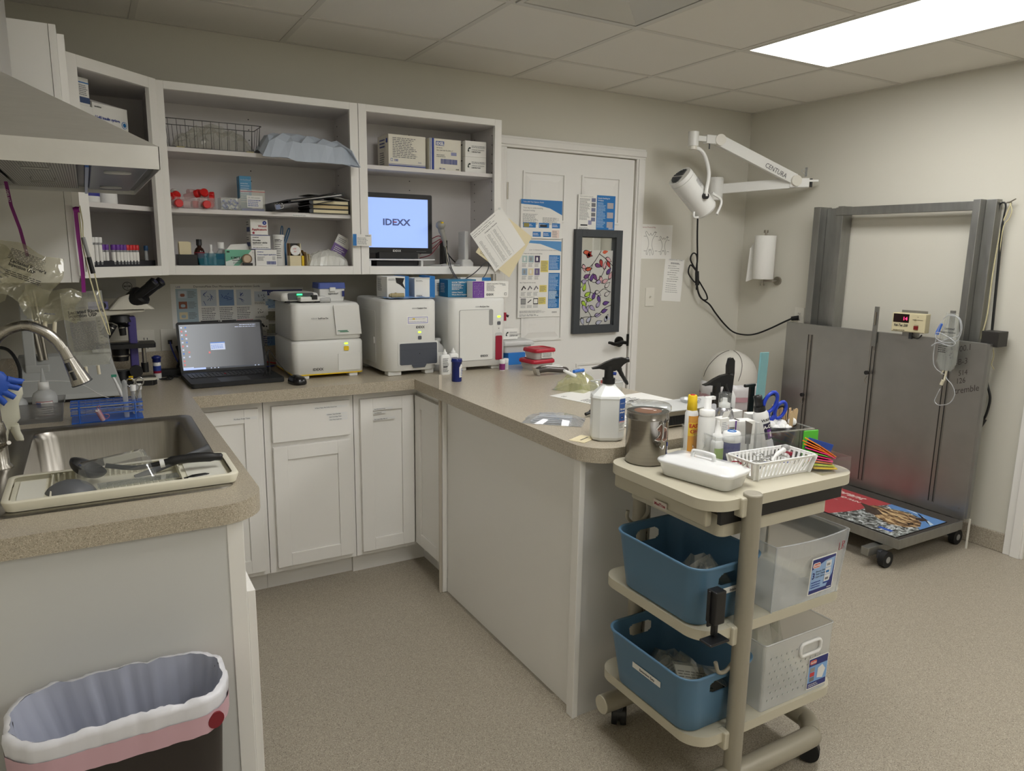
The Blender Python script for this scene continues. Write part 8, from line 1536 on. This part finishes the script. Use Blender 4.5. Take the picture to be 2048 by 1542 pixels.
# cords at the right
r = T('cord_hook', 'wall hook holding cords at the top right of the lift table', 'hook', (-.0, -1.60, 1.745)); P('rod', G().tube([(-.03, .03, .005), (-.035, .0, .006), (-.03, -.05, -.005), (-.03, -.08, -.005), (-.032, -.11, .01)], .003, NICKEL, 6, 4).cyl((0, -.075, -.005), (-.03, -.075, -.005), .004, NICKEL), r)
O('power_cable', G().tube([(-.03, -1.635, 1.6), (-.03, -1.638, 1.72), (-.03, -1.655, 1.74), (-.03, -1.668, 1.72), (-.03, -1.664, 1.63), (-.03, -1.672, 1.4), (-.03, -1.682, 1.12), (-.028, -1.69, .95), (-.028, -1.69, .86), (-.028, -1.715, .78), (-.03, -1.71, .7), (-.03, -1.695, .655)], [.004, .004, .004, .004, .0065, .0065, .006, .006, .006, .006, .006, .006], BLACK, 8, 6).cyl((-.03, -1.7, .665), (-.03, -1.685, .615), .014, BLACK, .009), 'black power cable hanging from the hook down the side of the lift table', 'cable')
O('rope', G().tube([(-.03, -1.69, 1.735), (-.03, -1.675, 1.68), (-.03, -1.66, 1.62), (-.03, -1.65, 1.4), (-.03, -1.65, 1.2), (-.04, -1.64, 1.07)], .0035, STRG, 6, 5), 'thin beige rope hanging from the wall hook, the straight one', 'rope'); O('rope', G().tube([(-.03, -1.685, 1.735), (-.034, -1.70, 1.70), (-.03, -1.69, 1.66), (-.034, -1.67, 1.6), (-.03, -1.675, 1.3), (-.03, -1.68, 1.1), (-.03, -1.705, 1.0), (-.028, -1.70, .95), (-.028, -1.715, .925)], .0025, STRG, 6, 5), 'thin beige rope beside the black cable, ending in a knot', 'rope')
O('plastic_strip', G().b(-.12, -.112, -1.745, -1.738, .0, .16, OFFW), 'thin cream strip standing at the right corner of the lift table', 'strip')
# outlet, hook, towel roll, wall lamp
plate(0, 0, 'white outlet plate on the right wall with a black plug', M=FR((0, -.512, 1.085), (0, -1, 0), (0, 0, 1)) @ FY(0, 0, 0).inverted())
r = T('adhesive_hook', 'small clear adhesive hook high on the right wall', 'hook', (0, -.47, 1.985)); P('base', G().b(-.002, 0, -.008, .008, -.03, .025, CLR2), r); P('hook', G().tube([(-.003, 0, .01), (-.012, .02, .012), (-.014, .022, -.0), (-.008, .0, -.018)], .0018, CLR2, 6, 4), r)
r = T('paper_towel_holder', 'steel wall-mounted paper towel holder with a part-used roll', 'towel holder', (-.08, -.262, 1.285))
P('rod', G().cyl((0, 0, 0), (0, 0, .335), .007, NICKEL).cyl((0, 0, .328), (0, 0, .345), .014, NICKEL).cyl((0, 0, -.012), (0, 0, .0), .014, NICKEL), r); P('wall_mount', G().cyl((.08, -.06, .02), (.066, -.06, .02), .028, NICKEL).tube([(.07, -.06, .02), (.04, -.045, .018), (0, 0, .02)], .006, NICKEL, 8, 4), r)
PT = mt((234, 233, 228), .85, name='towel_paper', bump=.5, bscale=90)
o = T('paper_towel_roll', 'white paper towel roll with its end sheet hanging at the left', 'towel roll', (-.08, -.262, 1.315)); P('roll', G().lathe([(.02, 0), (.066, 0), (.067, .002), (.067, .278), (.066, .28), (.02, .28)], PT, 40), o); P('loose_sheet', G().add([(-.0, .066, .25), (.0, .067, .0), (-.035, .105, -.02), (-.035, .088, .2)], [(0, 1, 2, 3)], PT).add([(-.002, .068, .25), (-.037, .09, .2), (-.037, .107, -.02), (-.002, .069, .0)], [(0, 1, 2, 3)], PT), o)
LW = mt((226, 226, 222), .32, name='lamp_white')
r = T('exam_lamp', 'white jointed wall lamp with drum head and lettered arm above the corner', 'lamp', (-.42, 0, 1.85))
P('wall_mount', G().b(-.045, .03, -.012, 0, -.12, .06, LW).b(-.02, .03, -.1, 0, -.03, .02, LW), r, bev=.004)
P('pivot_drum', G().cyl((.0, -.13, -.04), (.0, -.13, .085), .045, LW, n=32).cyl((0, -.13, .085), (0, -.13, .1), .047, LW, .04, 32).cyl((0, -.13, .1), (0, -.13, .105), .004, DKG, n=8), r)
def beam(g, a, b, w_, h_, m):
    a, b = Vector(a), Vector(b); d_ = (b-a).normalized(); s_ = d_.cross(Vector((0, 0, 1))).normalized(); u_ = s_.cross(d_)
    R_ = lambda p: [tuple(p+s_*x*w_/2+u_*y*h_/2) for x, y in ((-1, -1), (1, -1), (1, 1), (-1, 1))]; return g.loft([R_(a), R_(b)], m, sm=False)
E1 = Vector((.27, -.51, .055)); TOP_ = Vector((-.20, -.33, .285)); HDp = Vector((-.385, -.31, .285))
P('lower_arm', beam(G(), (.03, -.15, .03), E1, .03, .06, LW), r, bev=.003)
P('elbow', beam(G(), E1-Vector((.02, -.018, 0)), E1+Vector((.06, -.055, 0)), .04, .055, LW), r, bev=.004); P('elbow_fork', beam(G(), E1+Vector((.06, -.055, .012)), E1+Vector((.1, -.09, .012)), .03, .012, LW).cyl(E1+Vector((.07, -.065, -.025)), E1+Vector((.07, -.065, .025)), .008, BLACK), r)
o = P('upper_arm', beam(G(), TOP_, E1+Vector((0, 0, .02)), .03, .065, LW), r, bev=.003)
for p in (TOP_, E1+Vector((0, 0, .012))): P('joint_disc', G().cyl(p+Vector((-.014, -.03, 0)), p+Vector((.008, .02, 0)), .032, OFFW, n=28), r)
d_ = (E1-TOP_).normalized(); s_ = Vector((0, 0, 1)); vv = (s_-d_*s_.dot(d_)).normalized(); nn = d_.cross(vv)
M_ = FR(TOP_+d_*.325+nn*(.0155 if nn.y < 0 else -.0155)*1.05-vv*.012, d_, vv)
if M_.col[2].y > 0: pass
g = G(M_); g.text('CENTURA', 0, .004, .04, mt((80, 80, 84), .5), .001, sx=.85); P('lettering', g, o)
P('yoke_arm', beam(G(), TOP_, TOP_+Vector((-.1, .012, 0)), .035, .05, LW), r, bev=.004); P('yoke_arm', beam(G(), TOP_+Vector((-.1, .012, 0)), HDp, .022, .03, LW), r, bev=.002)
P('drop_pivot', G().cyl(HDp+Vector((0, 0, .035)), HDp+Vector((0, 0, -.045)), .03, LW, n=28).cyl(HDp+Vector((0, 0, -.045)), HDp+Vector((0, 0, -.065)), .024, OFFW), r); P('thumb_screw', G().cyl(TOP_+Vector((-.075, 0, -.02)), TOP_+Vector((-.075, 0, -.055)), .004, DKG), r)
A_ = HDp+Vector((-.09, 0, -.22)); B_ = HDp+Vector((.105, -.02, -.40)); ax = (B_-A_).normalized(); MID = A_+(B_-A_)*.62
P('yoke', G().tube([HDp+Vector((.0, 0, -.055)), HDp+Vector((.04, -.01, -.06)), HDp+Vector((.07, -.03, -.1)), HDp+Vector((.07, -.07, -.2)), MID+Vector((0, -.085, .03)), MID+Vector((0, -.085, 0))], .011, LW, 10, 5), r)
h = P('drum_head', G().cyl(A_, A_+ax*.025, .072, LW, .074, 40).cyl(A_+ax*.027, B_, .074, LW, .07, 40).cyl(B_, B_+ax*.012, .072, LW, .066, 40), r)
FB = FR(A_-ax*.001, ax.cross(Vector((0, 1, 0))).normalized(), Vector((0, 1, 0))); 
if (FB.col[2].xyz).dot(ax) > 0: FB = FR(A_-ax*.001, -ax.cross(Vector((0, 1, 0))).normalized(), Vector((0, 1, 0)))
g = G(FB)
for i in range(-9, 10):
    for j in range(-9, 10):
        if i*i+j*j < 70 and abs(i) > 0: g.prism([(i*.0066-.0024, j*.0066-.0024), (i*.0066+.0024, j*.0066-.0024), (i*.0066+.0024, j*.0066+.0024), (i*.0066-.0024, j*.0066+.0024)], 0, .0012, DKG)
P('grille', g, h); P('pivot_knob', G().cyl(MID+Vector((0, -.07, 0)), MID+Vector((0, -.092, 0)), .018, BLACK), r)
P('handle', G().tube([B_-ax*.05+Vector((.06, -.03, .06)), B_+Vector((.09, -.04, .05)), B_+Vector((.05, -.05, -.03))], .008, LW, 8, 5), r); P('handle', G().tube([A_+ax*.22+Vector((-.06, -.01, -.05)), A_+ax*.25+Vector((-.08, -.01, -.06)), B_+Vector((-.06, -.01, -.05))], .007, LW, 8, 5), r)
nrm = Vector((.3, -1, .25)); nrm = (nrm-ax*nrm.dot(ax)).normalized(); g = G(FR(A_+ax*.065+nrm*.0745-ax.cross(nrm)*.02, ax, ax.cross(nrm) if ax.cross(ax.cross(nrm)).dot(nrm) > 0 else -ax.cross(nrm))); g.lines(0, .06, -.03, .012, 9, INKL, .001, fill=.45); P('rating_label', g, h)
O('power_cable', G().tube([(-.497, -.06, 1.8), (-.488, -.06, 1.6), (-.474, -.06, 1.44), (-.478, -.06, 1.33), (-.43, -.055, 1.2), (-.33, -.05, 1.14), (-.25, -.03, 1.08), (-.155, -.03, .998), (-.063, -.032, .94), (-.03, -.108, .928), (-.03, -.2, .945), (-.03, -.307, .989), (-.03, -.42, 1.045), (-.026, -.48, 1.074)], .0055, BLKM, 8, 8).cyl((-.028, -.475, 1.072), (-.012, -.515, 1.08), .013, BLKM, .015), 'black lamp cable sagging across the corner to the right wall outlet', 'cable')
O('cable_bundle', G().tube([(-.475, -.06, 1.36), (-.53, -.06, 1.40), (-.545, -.06, 1.35), (-.5, -.06, 1.3), (-.47, -.06, 1.28), (-.46, -.055, 1.24)], .005, BLKM, 8, 6).tube([(-.475, -.065, 1.36), (-.51, -.06, 1.40), (-.535, -.06, 1.44), (-.515, -.06, 1.475), (-.482, -.06, 1.46), (-.472, -.06, 1.38), (-.468, -.06, 1.28)], .005, BLKM, 8, 6).tube([(-.465, -.055, 1.32), (-.42, -.055, 1.27), (-.37, -.055, 1.21), (-.36, -.055, 1.175), (-.4, -.055, 1.175), (-.44, -.055, 1.22), (-.465, -.055, 1.3)], .005, BLKM, 8, 6).cyl((-.47, -.06, 1.36), (-.462, -.06, 1.27), .012, BLKM, .014), 'looped black slack of the lamp cable tied halfway down', 'cable')
